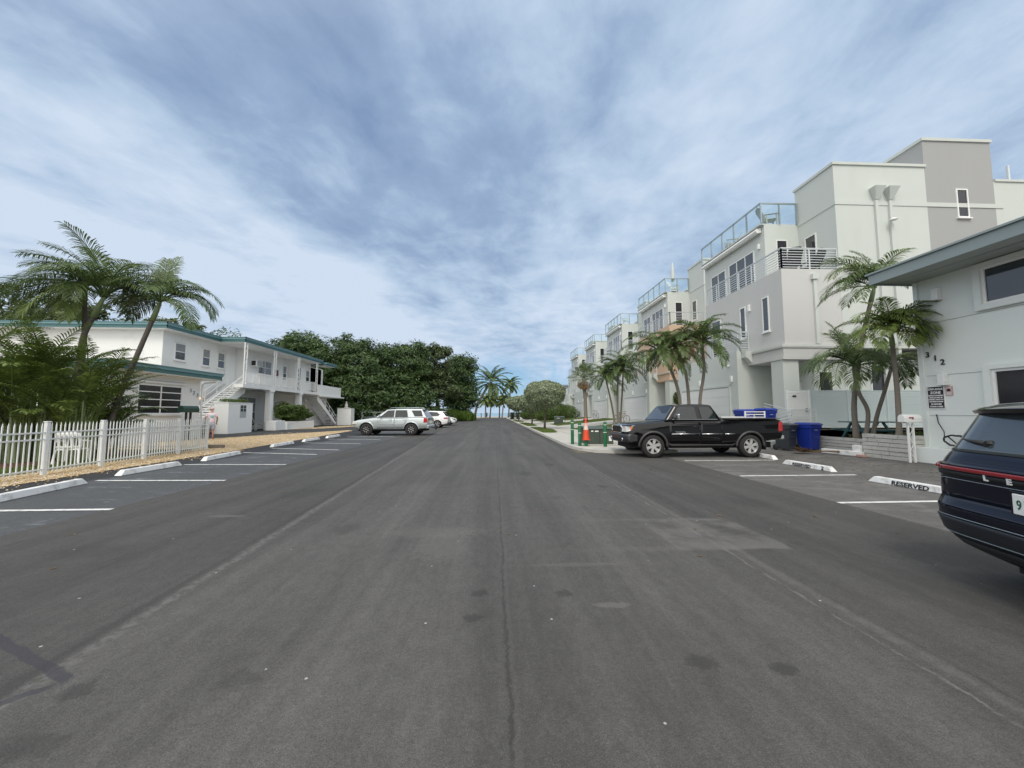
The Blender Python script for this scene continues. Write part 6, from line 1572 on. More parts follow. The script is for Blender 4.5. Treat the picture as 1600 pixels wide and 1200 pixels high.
# grille with chrome surround
m = MB(); m.prism([(-.46, .80), (.46, .80), (.52, 1.02), (.40, 1.085), (-.40, 1.085), (-.52, 1.02)], 'x', -.05, .06); g_ = P.part('grille_surround', m, MAT['chrome'], bevel=.02)
m = MB(); m.prism([(-.41, .835), (.41, .835), (.45, 1.0), (.36, 1.045), (-.36, 1.045), (-.45, 1.0)], 'x', -.062, -.051); P.part('grille', m, MAT['dark'], parent=g_)
m = MB()
for z in (.87, .92, .97, 1.01): m.box(-.068, -.0625, -.40, .40, z - .006, z + .006)
m.box(-.07, -.063, -.06, .06, .90, .98); P.part('grille_bars', m, MAT['black'], parent=g_)
HL = PM('headlamp_lens', (.80, .80, .78), .15, .15, 14, metal=.15, coat=.6); AMB = PM('amber_lens', (.65, .16, .02), .15, .1, 9, coat=.8); RED = PM('red_lens', (.42, .012, .015), .12, .15, 9, coat=.8)
for sg in (-1, 1):
    m = MB()
    vs = [(-.035, sg * .54, .86), (.06, sg * .80, .86), (.24, sg * .945, .90), (.34, sg * .965, 1.01), (.20, sg * .93, 1.04), (.03, sg * .80, 1.05), (-.02, sg * .56, 1.03)]
    vs2 = [(x + .08, y - sg * .05, z) for x, y, z in vs]; n = 7
    m.add(vs + vs2, [tuple(range(n)), tuple(range(2 * n - 1, n - 1, -1))] + [(i, (i + 1) % n, n + (i + 1) % n, n + i) for i in range(n)], False); h_ = P.part('headlight', m, HL)
    m = MB(); vs = [(.235, sg * .958, .905), (.355, sg * .975, 1.0), (.335, sg * .975, 1.02), (.20, sg * .948, 1.04)]; vs2 = [(x + .05, y - sg * .05, z) for x, y, z in vs]
    m.add(vs + vs2, [(0, 1, 2, 3), (7, 6, 5, 4), (0, 4, 5, 1), (1, 5, 6, 2), (2, 6, 7, 3), (3, 7, 4, 0)]); P.part('indicator', m, AMB, parent=h_)
    m = MB(); m.prism([(5.49, .87), (5.64, .89), (5.64, 1.20), (5.52, 1.20)], 'y', sg * .80, sg * .972); P.part('taillight', m, RED, bevel=.012)
    # mirror
    m = MB(); m.obox((1.98, sg * 1.09, 1.38), (.045, 0, 0), (0, .10, 0), (0, 0, .085)); mi = P.part('mirror', m, MAT['chrome'], bevel=.035, seg=3)
    m = MB(); m.beam((1.98, sg * .92, 1.30), (1.98, sg * 1.02, 1.33), .05); P.part('mirror_arm', m, MAT['black'], parent=mi)
    # running board and mud flap
    m = MB(); m.tube([(1.68, sg * .90, .47), (1.8, sg * .97, .42), (3.85, sg * .97, .42), (4.03, sg * .90, .47)], .035, 8); P.part('running_board', m, MAT['black'])
    m = MB(); m.box(1.67, 1.69, sg * .72, sg * .96, .24, .52); m.box(5.02, 5.04, sg * .72, sg * .96, .26, .60); P.part('mud_flap', m, MAT['black'])
m = MB(); m.box(5.60, 5.76, -.88, .88, .60, .74); P.part('rear_bumper', m, MAT['chrome'], bevel=.03)
m = MB(); m.box(5.615, 5.64, -.78, .78, .78, 1.27); P.part('tailgate', m, blk, bevel=.01)
m = MB(); m.box(3.66, 5.58, -.985, -.80, 1.302, 1.322); m.box(3.66, 5.58, .80, .985, 1.302, 1.322); P.part('bed_rail_cap', m, flr, bevel=.008)
m = MB(); m.box(.35, 5.45, -.62, .62, .30, .50); m.tube([(XRr, -.8, .385), (XRr, .8, .385)], .06, 8); m.tube([(XF, -.8, .385), (XF, .8, .385)], .04, 8); P.part('chassis', m, MAT['dark'])
m = MB(); m.tube([(2.04, 0, 1.44), (2.10, -.55, 1.35)], .008, 5); 
def remap(x): return x * (.40 / .68) if x < .68 else x - .28
for o_ in P.r.children_recursive:
    if o_.type == 'MESH':
        for v_ in o_.data.vertices: v_.co.x = remap(v_.co.x) if True else 0
        o_.data.update()
# white rail on the bed; bars stand in for stripes on a blue lid
l = empty('white_bars', (9.0, 12.9, 1.36), 'white aluminium rack lying across the pickup bed in front of the blue lids', 'ladder rack')
m = MB(); m.box(7.80, 8.62, 12.95, 12.99, 1.33, 1.37)
for z in (1.335, 1.43, 1.52): m.box(8.66, 9.36, 12.95, 12.98, z, z + .028)
m.box(8.64, 8.68, 12.94, 12.98, 1.33, 1.56); m.box(9.34, 9.37, 12.94, 12.98, 1.33, 1.56); m.build('rail', MAT['trimw'], l)

# ---------- silver SUV: nose to the left (-X), tail to the road ----------
sil = paint('silver_paint', (.50, .55, .56), .30, .55)
tab = [(0.0, .50, .80, .70), (.08, .44, .90, .82), (.3, .40, .98, .90), (.8, .38, 1.06, .93), (1.25, .38, 1.12, .94), (1.6, .38, 1.14, .94), (4.2, .40, 1.16, .94), (4.6, .44, 1.15, .93), (4.72, .46, 1.12, .90)]
S_ = Car('silver_suv', (-9.42, 27.0, 0), R(-4), 'silver SUV with black off-road wheels parked nose-in on the left', 'car', tab, 4.72); S_.r.scale = (1.07, 1.04, 1.03)
S_.body(sorted(set([0, .04, .08, .18, .3, .5, .8, 1.0, 1.25, 1.6, 2, 2.6, 3.2, 3.8, 4.2, 4.5, 4.6, 4.68, 4.72])), sil)
S_.arch(.92, .39, .47); S_.arch(3.72, .39, .47); S_.sharpen()
S_.cabin((1.42, 4.66, 1.13), (2.15, 4.32, 1.66, 1.70), .89, .72, sil, .05)
S_.endwin('windscreen', False, 0, MAT['carglass2'], .04, .05); S_.endwin('rear_window', True, 0, MAT['carglass2'], .06, .10)
S_.sidewin('side_window', [(1.78, 1.20), (2.62, 1.20), (2.62, 1.62), (2.22, 1.60)], MAT['carglass'], .022, frame=MAT['black'])
S_.sidewin('side_window', [(2.70, 1.20), (3.50, 1.20), (3.40, 1.62), (2.70, 1.62)], MAT['carglass'], .022, frame=MAT['black'])
S_.sidewin('quarter_window', [(3.92, 1.24), (4.42, 1.24), (4.30, 1.60), (3.70, 1.60)], MAT['carglass'], .022, frame=MAT['black'])
m = MB(); m.beam((3.28, -.865, 1.2), (3.24, -.76, 1.62), .02); m.beam((3.28, .865, 1.2), (3.24, .76, 1.62), .02); S_.part('window_bar', m, MAT['black'])
S_.sidepatch('door', [(1.60, .50), (2.64, .50), (2.64, 1.10), (1.62, 1.08)], sil, .005, .012, nx=12); S_.sidepatch('rear_door', [(2.67, .50), (3.20, .50), (3.50, 1.10), (2.67, 1.10)], sil, .005, .012)
S_.strip('door_seam', [(1.58, 1.1), (1.57, .46), (2.65, .45)], .006, MAT['dark'], .002); S_.strip('door_seam', [(2.655, 1.13), (2.655, .46)], .007, MAT['dark'], .002); S_.strip('door_seam', [(3.52, 1.12), (3.22, .5)], .006, MAT['dark'], .002)
S_.strip('side_moulding', [(1.6, .72), (2.64, .73), (3.2, .73)], .016, sil, .006)
for x in (2.45, 3.30): S_.strip('handle', [(x - .1, 1.01), (x + .08, 1.01)], .018, sil, .016)
S_.archtrim(.92, .39, .475, .05, sil, 0, 180, rr=.035, off=-.004); S_.archtrim(3.72, .39, .475, .05, sil, 0, 180, rr=.035, off=-.004)
for x, sg in ((.92, -1), (.92, 1), (3.72, -1), (3.72, 1)): S_.wheel(x, sg * .80, .39, .24, .27, rimmat=MAT['black'], sgn=sg, spokes=8)
for x, sg in ((.92, -1), (3.72, -1)):
    m = MB()
    for k in range(8):
        a = k * .785 + .3; c, n = math.cos(a), math.sin(a); m.obox((x + c * .15, sg * .935, .39 + n * .15), (c * .05, 0, n * .05), (0, .006, 0), (-n * .016, 0, c * .016))
    m.lathe([(.001, -.940), (.03, -.938), (.035, -.92)], (x, 0, .39), 'y', 12); S_.part('rim_accent', m, BRR)
for sg in (-1, 1):
    m = MB(); m.prism([(4.48, .82), (4.735, .84), (4.70, 1.12), (4.50, 1.13)], 'y', sg * .74, sg * .945); S_.part('taillight', m, RED, bevel=.02)
    m = MB(); m.obox((1.78, sg * 1.06, 1.24), (.05, 0, 0), (0, .09, 0), (0, 0, .075)); S_.part('mirror', m, sil, bevel=.03)
    m = MB(); m.tube([(1.45, sg * .92, .40), (3.3, sg * .92, .40)], .035, 8); S_.part('running_board', m, MAT['black'])
    m = MB(); m.prism([(.02, .72), (.34, .74), (.38, .90), (.10, .92)], 'y', sg * .80, sg * .925); S_.part('headlight', m, HL, bevel=.02)
    m = MB(); m.tube([(2.3, sg * .62, 1.72), (2.36, sg * .62, 1.78), (4.1, sg * .62, 1.80), (4.2, sg * .62, 1.74)], .018, 6); S_.part('roof_rail', m, MAT['alu'])
m = MB(); m.box(4.60, 4.80, -.86, .86, .44, .68); S_.part('rear_bumper', m, sil, bevel=.05)
m = MB(); m.box(4.725, 4.745, -.26, .26, .78, .94); S_.part('licence_plate', m, MAT['white2'])
m = MB(); m.box(4.80, 5.10, -.04, .04, .44, .52); m.box(5.02, 5.12, -.11, .11, .36, .62); S_.part('tow_hitch', m, MAT['black'], bevel=.01)
m = MB(); m.prism([(4.28, 1.74), (4.52, 1.70), (4.50, 1.67), (4.28, 1.68)], 'y', -.66, .66); S_.part('roof_spoiler', m, sil)
m = MB(); m.box(.3, 4.5, -.6, .6, .28, .48); S_.part('chassis', m, MAT['dark'])

# ---------- white SUV 1 (tail to the road), white SUV 2 (nose to the road) ----------
wht = paint('white_paint', (.78, .79, .80), .22, 0.0)
def white_suv(loc, rz, label, tail):
    tab = [(0.0, .40, .72, .62), (.1, .32, .82, .80), (.35, .28, .90, .90), (.9, .26, .99, .93), (1.3, .26, 1.04, .93), (4.0, .28, 1.10, .93), (4.5, .34, 1.10, .90), (4.62, .40, 1.04, .84)]
    c = Car('white_suv', loc, rz, label, 'car', tab, 4.62, 'white SUVs parked beyond the silver one')
    c.body(sorted(set([0, .05, .1, .2, .35, .6, .9, 1.3, 2, 2.8, 3.4, 4.0, 4.3, 4.5, 4.58, 4.62])), wht)
    c.arch(.9, .35, .40); c.arch(3.65, .35, .40); c.sharpen()
    c.cabin((1.25, 4.52, 1.05), (2.2, 4.05, 1.60, 1.57), .88, .66, wht, .06)
    c.endwin('windscreen', False, 0, MAT['carglass'], .03, .05); c.endwin('rear_window', True, 0, MAT['carglass'], .08, .08)
    c.sidewin('side_window', [(1.75, 1.12), (2.68, 1.12), (2.68, 1.54), (2.3, 1.53)], MAT['carglass'], .022)
    c.sidewin('side_window', [(2.75, 1.12), (3.7, 1.14), (3.95, 1.26), (3.6, 1.50), (2.75, 1.54)], MAT['carglass'], .022)
    for x, sg in ((.9, -1), (.9, 1), (3.65, -1), (3.65, 1)): c.wheel(x, sg * .80, .35, .25, .23, sgn=sg, spokes=5)
    for sg in (-1, 1):
        m = MB(); m.prism([(4.30, .86), (4.63, .90), (4.58, 1.02), (4.22, .98)], 'y', sg * .66, sg * .915); c.part('taillight', m, RED, bevel=.015)
        m = MB(); m.prism([(.02, .68), (.42, .76), (.50, .86), (.10, .80)], 'y', sg * .66, sg * .90); c.part('headlight', m, MAT['carglass'], bevel=.015)
        m = MB(); m.obox((1.80, sg * 1.02, 1.14), (.05, 0, 0), (0, .09, 0), (0, 0, .06)); c.part('mirror', m, wht, bevel=.03)
    c.sidepatch('door', [(1.5, .42), (2.68, .42), (2.70, 1.02), (1.5, 1.0)], wht, .005, .012); c.sidepatch('rear_door', [(2.72, .42), (3.2, .42), (3.6, 1.04), (2.74, 1.02)], wht, .005, .012)
    c.archtrim(.9, .35, .405, .05, MAT['black'], -5, 185, rr=.022, off=-.004); c.archtrim(3.65, .35, .405, .05, MAT['black'], -5, 185, rr=.022, off=-.004)
    m = MB(); m.box(4.5, 4.66, -.80, .80, .30, .52); c.part('rear_bumper', m, MAT['black'], bevel=.04)
    m = MB(); m.box(-.03, .10, -.62, .62, .34, .52); c.part('front_grille', m, MAT['black'], bevel=.03)
    m = MB(); m.prism([(4.0, 1.61), (4.34, 1.58), (4.30, 1.54), (4.0, 1.52)], 'y', -.6, .6); c.part('roof_spoiler', m, wht)
    m = MB(); m.box(.4, 4.3, -.6, .6, .2, .4); c.part('chassis', m, MAT['dark'])
    return c
white_suv((-9.45, 39.8, 0), R(-3), 'white SUV parked tail to the road, between the silver SUV and the farthest white car', True).r.scale = (1.04,) * 3
white_suv((-4.55, 46.3, 0), R(180), 'farthest white SUV, parked with its nose to the road beside the bright shrub', False).r.scale = (1.02,) * 3

# ---------- dark blue SUV seen from behind, cut by the right edge ----------
navy = paint('dark_blue_paint', (.002, .003, .012), .10, 0.0, 0.0)
X_ = empty('dark_blue_suv', (4.17, 3.64, 0), 'large dark blue SUV with a full-width red light bar, cut by the right picture edge', 'car', None, 0)
# local frame: u = across towards the far (left) side, f = forward, origin on the ground below the far rear corner
uu = Vector((.2425, .970, 0)).normalized(); ff = Vector((uu.y, -uu.x, 0))
CW = .955
# z, rear offset f, half width, corner depth
LEV = [(.18, .42, .78, .78), (.25, .27, .86, .78), (.33, .13, .93, .78), (.44, .055, .985, .78), (.56, .02, .995, .78), (.66, .01, .99, .78), (.70, .035, .995, .78), (.74, .055, 1.0, .78), (.84, .06, 1.01, .78), (.93, .065, 1.01, .78), (.965, .06, 1.005, .78), (.975, .05, 1.005, .78), (1.03, .05, .99, .78), (1.04, .075, .985, .78),
       (1.08, .09, .975, .78), (1.13, .12, .96, .78), (1.16, .145, .95, .78), (1.24, .185, .915, .75), (1.38, .25, .87, .7), (1.48, .295, .84, .7), (1.545, .33, .83, .7), (1.58, .42, .80, .7), (1.61, .68, .70, .75), (1.63, 1.1, .55, .7)]
def lv(z): return interp(LEV, z)
CEN = Vector((0, 0, 0)) - uu * CW      # rear centre line
def rp(z, s, off=0.0):
    """point on the tail; s from -1 (near, right) to 1 (far, left) wraps 0.9 m round the corner"""
    f0, w, D = lv(z); a = s * math.pi / 2; n = 7.0
    u = w * math.copysign(abs(math.sin(a)) ** (2 / n), s); f = f0 + D * (1 - abs(math.cos(a)) ** (2 / n))
    q = math.copysign(max(abs(u / w), 1e-4) ** (n - 1), s) / w; g = -max((1 - (f - f0) / D), 1e-4) ** (n - 1) / D
    nl = math.hypot(q, g); return CEN + uu * (u + q / nl * off) + ff * (f + g / nl * off) + Vector((0, 0, z))
def svals(n):   # denser towards the corner
    return [math.copysign(1 - (1 - abs(t)) ** 1.0, t) for t in np.linspace(-1, 1, n)]
zs_ = []
for a_, b_ in zip(LEV, LEV[1:]): zs_ += list(np.linspace(a_[0], b_[0], 3)[:-1])
zs_.append(LEV[-1][0])
m = MB(); n = 61; vs = []
SV = svals(n)
for z in zs_:
    row = [rp(z, s) for s in SV]; f0, w, D = lv(z)
    lean = max(0, z - 1.13)
    # carry the flanks forward to the nose
    front = []
    fz = 4.75 - (0 if z < .9 else (z - .9) * 4.2); wf = w * .80
    for s in (1, .8, .5, 0, -.5, -.8, -1):
        front.append(CEN + uu * (wf * s) + ff * (fz - .5 * abs(s) ** 3) + Vector((0, 0, z)))
    mid1 = CEN + uu * w + ff * 2.6 + Vector((0, 0, z)); mid2 = CEN - uu * w + ff * 2.6 + Vector((0, 0, z))
    vs += row + [mid1] + front + [mid2]
k = n + 9
fs = [(j * k + i, j * k + (i + 1) % k, (j + 1) * k + (i + 1) % k, (j + 1) * k + i) for j in range(len(zs_) - 1) for i in range(k)]
fs += [tuple(range(k))[::-1], tuple((len(zs_) - 1) * k + i for i in range(k))]
m.add(vs, fs, True); bo = m.build('body', navy, X_, local=True, sharp=60)
def tailpatch(name, z0, z1, s0, s1, mat, off=.006, nz=6, ns=40, parent=None, zf=None, th=.01):
    m = MB(); vs = []
    for j in range(nz + 1):
        for i in range(ns + 1):
            s = s0 + (s1 - s0) * i / ns; za, zb = (zf(s) if zf else (z0, z1)); z = za + (zb - za) * j / nz; vs.append(rp(z, s, off))
    m.add(vs, [(j * (ns + 1) + i, j * (ns + 1) + i + 1, (j + 1) * (ns + 1) + i + 1, (j + 1) * (ns + 1) + i) for j in range(nz) for i in range(ns)], True)
    o = m.build(name, mat, parent or X_, local=True, fixn=False); sd = o.modifiers.new('t', 'SOLIDIFY'); sd.thickness = th; sd.offset = 0
    return o
def tailtube(name, fn, s0, s1, r_, mat, off=.004, ns=50, parent=None):
    m = MB(); m.tube([rp(fn(s0 + (s1 - s0) * i / ns), s0 + (s1 - s0) * i / ns, off) for i in range(ns + 1)], r_, 6); return m.build(name, mat, parent or X_, local=True, fixn=False)
RB = PM('dark_red_light_bar', (.28, .008, .012), .10, .1, 3, coat=1.0)
SG = PM('tail_glass', (.05, .065, .075), .10, .3, .8, spec=.9, coat=.7)
def wz(s):
    e = max(0, abs(s) - .34) / .10
    return 1.155 + .02 * min(1, e), 1.505 - .12 * max(0, (abs(s) - .40)) / .2 * (1 if abs(s) > .40 else 0)
tailpatch('rear_window', 0, 0, -.46, .46, SG, .004, 10, 50, zf=lambda s: (1.150, 1.515))
# dark pillar strip between window and flank
lb = tailpatch('light_bar', .985, 1.018, -.92, .92, RB, .008, 3, 70)
tailpatch('tail_trim', .935, .972, -.90, .90, MAT['black'], .004, 2, 60)
def crz(s):
    t = abs(s); return .905 - .018 * min(1, max(0, (t - .30) / .12)) + .010 * min(1, max(0, (t - .55) / .2))
tailtube('crease_trim', crz, -.82, .82, .0035, MAT['alu'], .001)
tailpatch('lower_bumper', .40, .56, -.93, .93, PM('satin_black', (.018, .020, .026), .35, .1, 2), .006, 4, 60)
tailtube('bumper_crease', lambda s: .575 - .01 * abs(s), -.93, .93, .004, MAT['alu'], .004)
tailtube('chrome_strip', lambda s: .385 + .035 * min(1, max(0, (.62 - abs(s)) / .14)) if abs(s) < .90 else .385, -.90, .90, .005, MAT['alu'], .012)
tailpatch('reflector', .415, .450, .60, .82, PM('dark_reflector', (.10, .01, .012), .15), .012, 2, 12); tailpatch('reflector', .415, .450, -.82, -.60, RED, .012, 2, 12)
tailtube('diffuser_strip', lambda s: .30, -.55, .55, .005, MAT['alu'], .006)
tailpatch('diffuser', .215, .375, -.85, .85, MAT['black'], .004, 3, 50)
# red lamp end cap that pokes out at the far corner
m = MB(); c0 = rp(1.0, .60, .012); m.tube([rp(1.0, .48, .008), rp(1.0, .58, .012), rp(1.01, .68, .014), rp(1.015, .78, .012), rp(1.01, .92, .006)], [.014, .019, .023, .021, .010], 10); m.build('lamp_end', RB, lb, local=True, fixn=False)
# spoiler
m = MB(); vs = []; ns = 24
for i in range(ns + 1):
    s = -1 + 2 * i / ns; w = .80; u = w * s; fb = .20 + .16 * abs(s) ** 4
    b_ = CEN + uu * u
    vs += [b_ + ff * fb + Vector((0, 0, 1.50 - .01 * abs(s) ** 3)), b_ + ff * (fb - .02) + Vector((0, 0, 1.535 - .02 * abs(s) ** 3)), b_ + ff * (fb + .02) + Vector((0, 0, 1.56 - .025 * abs(s) ** 3)), b_ + ff * .80 + Vector((0, 0, 1.625 - .06 * abs(s) ** 3)), b_ + ff * .80 + Vector((0, 0, 1.50)), b_ + ff * (fb + .12) + Vector((0, 0, 1.485))]
m.add(vs, [(i * 6 + j, i * 6 + (j + 1) % 6, (i + 1) * 6 + (j + 1) % 6, (i + 1) * 6 + j) for i in range(ns) for j in range(6)] + [tuple(range(6)), tuple(ns * 6 + j for j in range(6))[::-1]], True)
m.build('spoiler', PM('gloss_black', (.008, .008, .010), .12, coat=.8), X_, local=True, sharp=35)
# roof antenna fin and rails
m = MB(); b_ = CEN + ff * 1.15 + Vector((0, 0, 1.64)); m.add([b_ + uu * .03, b_ - uu * .03, b_ + ff * .16 + uu * .03, b_ + ff * .16 - uu * .03, b_ + ff * .02 + Vector((0, 0, .07))], [(0, 2, 3, 1), (0, 1, 4), (1, 3, 4), (3, 2, 4), (2, 0, 4)]); m.build('antenna', navy, X_, local=True)
for sg in (-1, 1):
    m = MB(); m.tube([CEN + uu * .58 * sg + ff * t + Vector((0, 0, z)) for t, z in ((.95, 1.63), (1.05, 1.68), (2.6, 1.70), (2.75, 1.65))], .018, 8); m.build('roof_rail', MAT['alu'], X_, local=True, fixn=False)
# wiper
m = MB(); m.tube([rp(1.235, .06, .03), rp(1.25, .18, .028), rp(1.262, .31, .02)], [.024, .014, .006], 8); m.build('wiper', MAT['black'], X_, local=True, fixn=False)
m = MB(); m.lathe([(.001, .03), (.03, .025), (.035, 0)], tuple(rp(1.235, .06, .0)), 'z', 12); m.build('wiper_boss', MAT['black'], X_, local=True)
# lettering on the bar and the plate
def tailtext(s, size, mat, sc, z, off, name, bold=0.0, stretch=1.0, parent=None):
    o3 = rp(z, sc, off); o = text_obj(s, size, mat, None, (0, 0, 0), (1, 0, 0), (0, 1, 0), name, .004, 'CENTER', bold, stretch)
    X = -uu; e = rp(z + .02, sc) - rp(z - .02, sc); Yv = e.normalized(); Z = X.cross(Yv)
    o.data.transform(Matrix(((X.x, Yv.x, Z.x, o3.x), (X.y, Yv.y, Z.y, o3.y), (X.z, Yv.z, Z.z, o3.z), (0, 0, 0, 1)))); o.parent = parent or X_
for ch, u_ in (('L', .36), ('E', .18), ('X', 0.0), ('U', -.18), ('S', -.36)):
    s_ = math.copysign(math.asin((abs(u_) / .985) ** 3.5) * 2 / math.pi, u_) if u_ else 0.0
    tailtext(ch, .062, MAT['white2'], s_, .938, .016, 'lettering', .003, 1.3)
pc = CEN + ff * .035 + Vector((0, 0, .80)); m = MB(); m.obox(pc, uu * .155, ff * .006, Vector((0, 0, .078))); pl_ = m.build('licence_plate', MAT['white2'], X_, local=True, bevel=.006)
m = MB(); m.obox(pc + ff * .029, uu * .19, ff * .02, Vector((0, 0, .10))); m.build('plate_recess', navy, X_, local=True, bevel=.01)
PG = PM('plate_green', (.02, .12, .06), .5)
for ch, u_ in (('9', .105), ('7', .052), ('4', -.04), ('K', -.09)):
    o3 = pc + uu * u_ - ff * .0075 + Vector((0, 0, -.036)); o = text_obj(ch, .10, PG, None, (0, 0, 0), (1, 0, 0), (0, 1, 0), 'lettering', .002, 'CENTER', .002, .75); X = -uu; Yv = Vector((0, 0, 1)); Z = X.cross(Yv)
    o.data.transform(Matrix(((X.x, Yv.x, Z.x, o3.x), (X.y, Yv.y, Z.y, o3.y), (X.z, Yv.z, Z.z, o3.z), (0, 0, 0, 1)))); o.parent = pl_
# wheels
def plain_wheel(c, parent):
    m = MB(); ang = math.atan2(uu.y, uu.x)
    for prof, mt in (([(.26, -.12), (.35, -.12), (.375, -.08), (.375, .08), (.35, .12), (.26, .12)], None),): m.lathe(prof, (0, 0, 0), 'x', 36)
    m.v = [tuple(Matrix.Rotation(ang, 3, 'Z') @ Vector(v) + c) for v in m.v]; w = m.build('wheel', MAT['tyre'], parent, local=True, sharp=40)
    m = MB(); m.lathe([(.001, -.09), (.05, -.09), (.26, -.06), (.26, .06), (.05, .09), (.001, .09)], (0, 0, 0), 'x', 30); m.v = [tuple(Matrix.Rotation(ang, 3, 'Z') @ Vector(v) + c) for v in m.v]; m.build('rim', MAT['alloy'], w, local=True, sharp=40)
for f_ in (1.0, 3.85):
    for sg in (-1, 1): plain_wheel(CEN + uu * (.85 * sg) + ff * f_ + Vector((0, 0, .375)), X_)
m = MB(); c = CEN + ff * .55 + Vector((0, 0, .24)); m.obox(c, uu * .5, ff * .22, Vector((0, 0, .07))); m.build('silencer', MAT['dark'], X_, local=True)
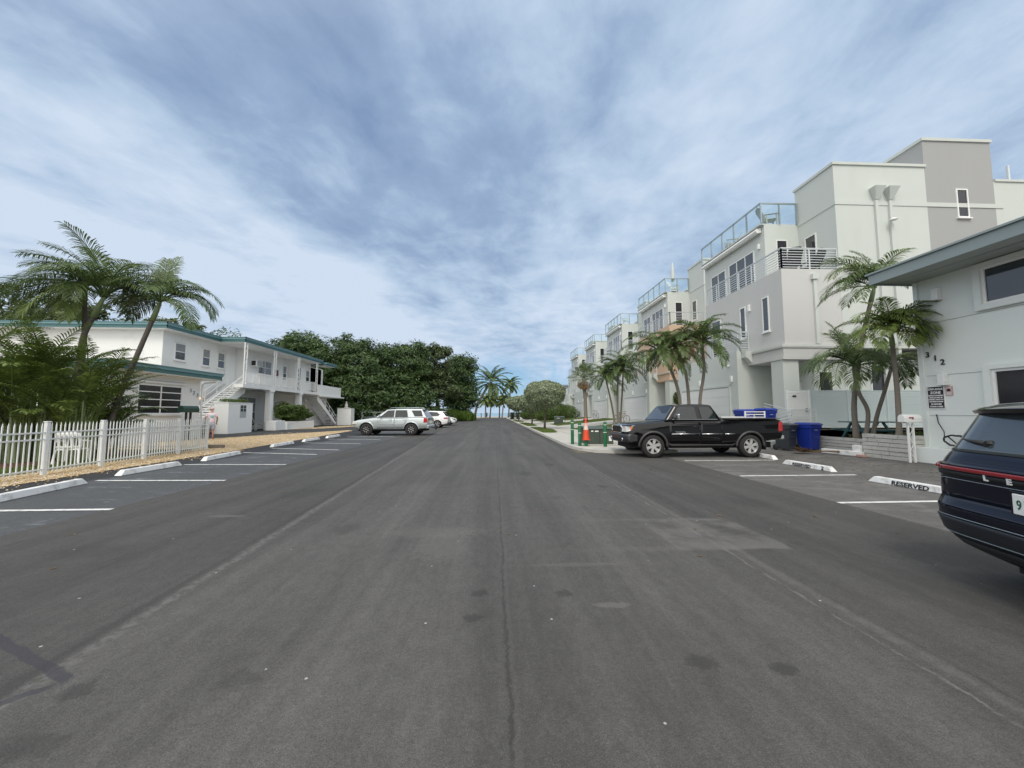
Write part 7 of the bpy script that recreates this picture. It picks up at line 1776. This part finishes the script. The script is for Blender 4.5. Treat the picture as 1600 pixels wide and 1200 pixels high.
# ================= PEOPLE =================
SK = PM('skin', (.42, .22, .15), .6, .06, 6)
def skinned(name, nodes, edges, mat, parent, sub=2, rootv=0):
    me = bpy.data.meshes.new(name); me.from_pydata([n[:3] for n in nodes], edges, []); o = bpy.data.objects.new(name, me); col.objects.link(o); o.parent = parent
    o.modifiers.new('skin', 'SKIN'); o.modifiers['skin'].use_smooth_shade = True; o.modifiers.new('s', 'SUBSURF').levels = sub; o.modifiers['s'].render_levels = sub
    for i, n in enumerate(nodes):
        v = me.skin_vertices[0].data[i]; v.radius = (n[3], n[4] if len(n) > 4 else n[3]); v.use_root = (i == rootv)
    me.materials.append(mat); evalmesh(o)
    for p in o.data.polygons: p.use_smooth = True
    return o
def person(loc, rz, h, label, shirt, shorts, hat, pose=0):
    r = empty('person', loc, label, 'person', None, rz); s = h / 1.78; r.scale = (s, s, s)
    # faces +y; x across. Back seen from -y
    bend = .10 if pose == 0 else .0
    nodes = [(0, 0, .96, .15, .11), (0, .01, 1.12, .14, .10), (0, .03, 1.30, .16, .11), (0, .05, 1.42, .14, .09), (0, .07, 1.50, .055, .055), (0, .09 + bend * .5, 1.57, .06, .06), (0, .10 + bend, 1.66, .088, .10), (0, .10 + bend, 1.74, .06, .07)]
    edges = [(i, i + 1) for i in range(7)]
    def add(p, par): nodes.append(p); edges.append((par, len(nodes) - 1)); return len(nodes) - 1
    for sx in (-1, 1):
        a = add((sx * .17, .05, 1.41, .06), 3); fwd = .16 if pose == 0 else .02
        b = add((sx * .24, .03, 1.26, .050), a); c = add((sx * .27, .02 + fwd * .3, 1.13, .042), b); d = add((sx * .26, .06 + fwd, 1.02, .036), c); e = add((sx * .25, .10 + fwd * 1.4, .93, .026), d); f = add((sx * .245, .13 + fwd * 1.6, .88, .030, .016), e)
        for k in range(4): g = add((sx * (.225 + .014 * k), .15 + fwd * 1.65 + .002 * k, .84, .009), f); add((sx * (.225 + .014 * k), .16 + fwd * 1.6, .80 + .006 * abs(k - 1.5), .008), g)
        g = add((sx * .215, .15 + fwd * 1.6, .88, .010), e); add((sx * .205, .17 + fwd * 1.6, .85, .009), g)
        a = add((sx * .095, 0, .88, .095), 0); b = add((sx * .10, .01, .68, .078), a); c = add((sx * .10, .02, .50, .058), b); d = add((sx * .10, -.01, .36, .056), c); e = add((sx * .10, -.01, .18, .040), d); f = add((sx * .10, 0, .07, .038), e); g = add((sx * .11, .09, .035, .036, .030), f); add((sx * .115, .17, .03, .034, .022), g)
    body = skinned('body', nodes, edges, SK, r)
    # face: nose, eyes, mouth, ears
    hc = Vector((0, .10 + bend, 1.67))
    m = MB(); m.add([hc + Vector((0, .125, -.02)), hc + Vector((-.015, .095, -.03)), hc + Vector((.015, .095, -.03)), hc + Vector((0, .098, .03))], [(0, 1, 2), (0, 2, 3), (0, 3, 1)]); m.build('nose', SK, body, local=True)
    m = MB()
    for sx in (-1, 1): m.lathe([(.001, .012), (.010, .006), (.012, 0)], (hc.x + sx * .032, hc.y + .092, hc.z + .015), 'y', 8)
    m.build('eyes', MAT['black'], body, local=True)
    m = MB(); m.box(-.025, .025, hc.y + .090, hc.y + .098, hc.z - .058, hc.z - .050); m.build('mouth', PM('lips', (.3, .1, .08)), body, local=True)
    m = MB()
    for sx in (-1, 1): m.lathe([(.001, -.01), (.02, -.01), (.022, .01), (.001, .01)], (sx * .092, hc.y, hc.z), 'x', 10, sy=1.5)
    m.build('ears', SK, body, local=True)
    # clothes
    n2 = [(0, 0, .90, .175, .135), (0, .01, 1.0, .175, .135), (0, .01, 1.12, .17, .13), (0, .03, 1.30, .185, .13), (0, .05, 1.40, .16, .105), (0, .065, 1.455, .09, .075)]
    e2 = [(i, i + 1) for i in range(5)]
    for sx in (-1, 1):
        n2.append((sx * .17, .05, 1.40, .08)); e2.append((4, len(n2) - 1)); n2.append((sx * .245, .03, 1.24, .078)); e2.append((len(n2) - 2, len(n2) - 1))
    sh = skinned('shirt', n2, e2, shirt, r)
    if pose == 0:
        m = MB(); m.lathe([(.001, 0), (.075, .004), (.085, .012)], (.02, -.118, 1.28), 'y', 14); pr = m.build('shirt_print', PM('aqua_print', (.25, .50, .50), .8, .4, 30), sh, local=True)
        pr.scale = (1, 1, 1)
    n3 = [(0, 0, .98, .165, .125), (0, 0, .90, .17, .13)]; e3 = [(0, 1)]
    for sx in (-1, 1):
        n3.append((sx * .10, 0, .80, .112)); e3.append((1, len(n3) - 1)); n3.append((sx * .11, .01, .62, .108)); e3.append((len(n3) - 2, len(n3) - 1)); n3.append((sx * .112, .01, .52, .104)); e3.append((len(n3) - 2, len(n3) - 1))
    skinned('shorts', n3, e3, shorts, r)
    m = MB(); m.lathe([(.104, -.01), (.106, .03), (.085, .085), (.04, .11), (.001, .115)], (0, hc.y, hc.z + .03), 'z', 18, sy=1.12)
    if hat: m.add([(-.08, hc.y + .08, hc.z + .03), (.08, hc.y + .08, hc.z + .03), (.06, hc.y + .19, hc.z + .015), (-.06, hc.y + .19, hc.z + .015), (-.08, hc.y + .08, hc.z + .038), (.08, hc.y + .08, hc.z + .038), (.06, hc.y + .19, hc.z + .023), (-.06, hc.y + .19, hc.z + .023)], [(0, 3, 2, 1), (4, 5, 6, 7), (0, 1, 5, 4), (1, 2, 6, 5), (2, 3, 7, 6), (3, 0, 4, 7)])
    m.build('cap' if hat else 'hair', hat or PM('dark_hair', (.03, .02, .015), .8), r, local=True)
    for sx in (-1, 1):
        m = MB(); m.obox((sx * .11, .06, .022), (.048, 0, 0), (0, .14, 0), (0, 0, .022)); m.build('shoe', PM('tan_sandal', (.25, .12, .07), .7), r, local=True, bevel=.018)
    return r
person((-16.15, 22.75, 0), R(35), 1.80, 'person in a pink-white printed T-shirt and grey shorts, back turned, bending over the green mailbox', PM('pink_shirt', (.72, .60, .66), .9, .12, 5), PM('grey_shorts', (.36, .38, .44), .9, .08, 5), PM('pale_cap', (.62, .48, .46), .9))
person((-2.15, 104, 0), R(0), 1.75, 'small distant person in dark clothes standing where the road meets the beach', PM('dark_shirt', (.03, .03, .04), .9), PM('dark_shorts', (.02, .02, .03), .9), None, 1)
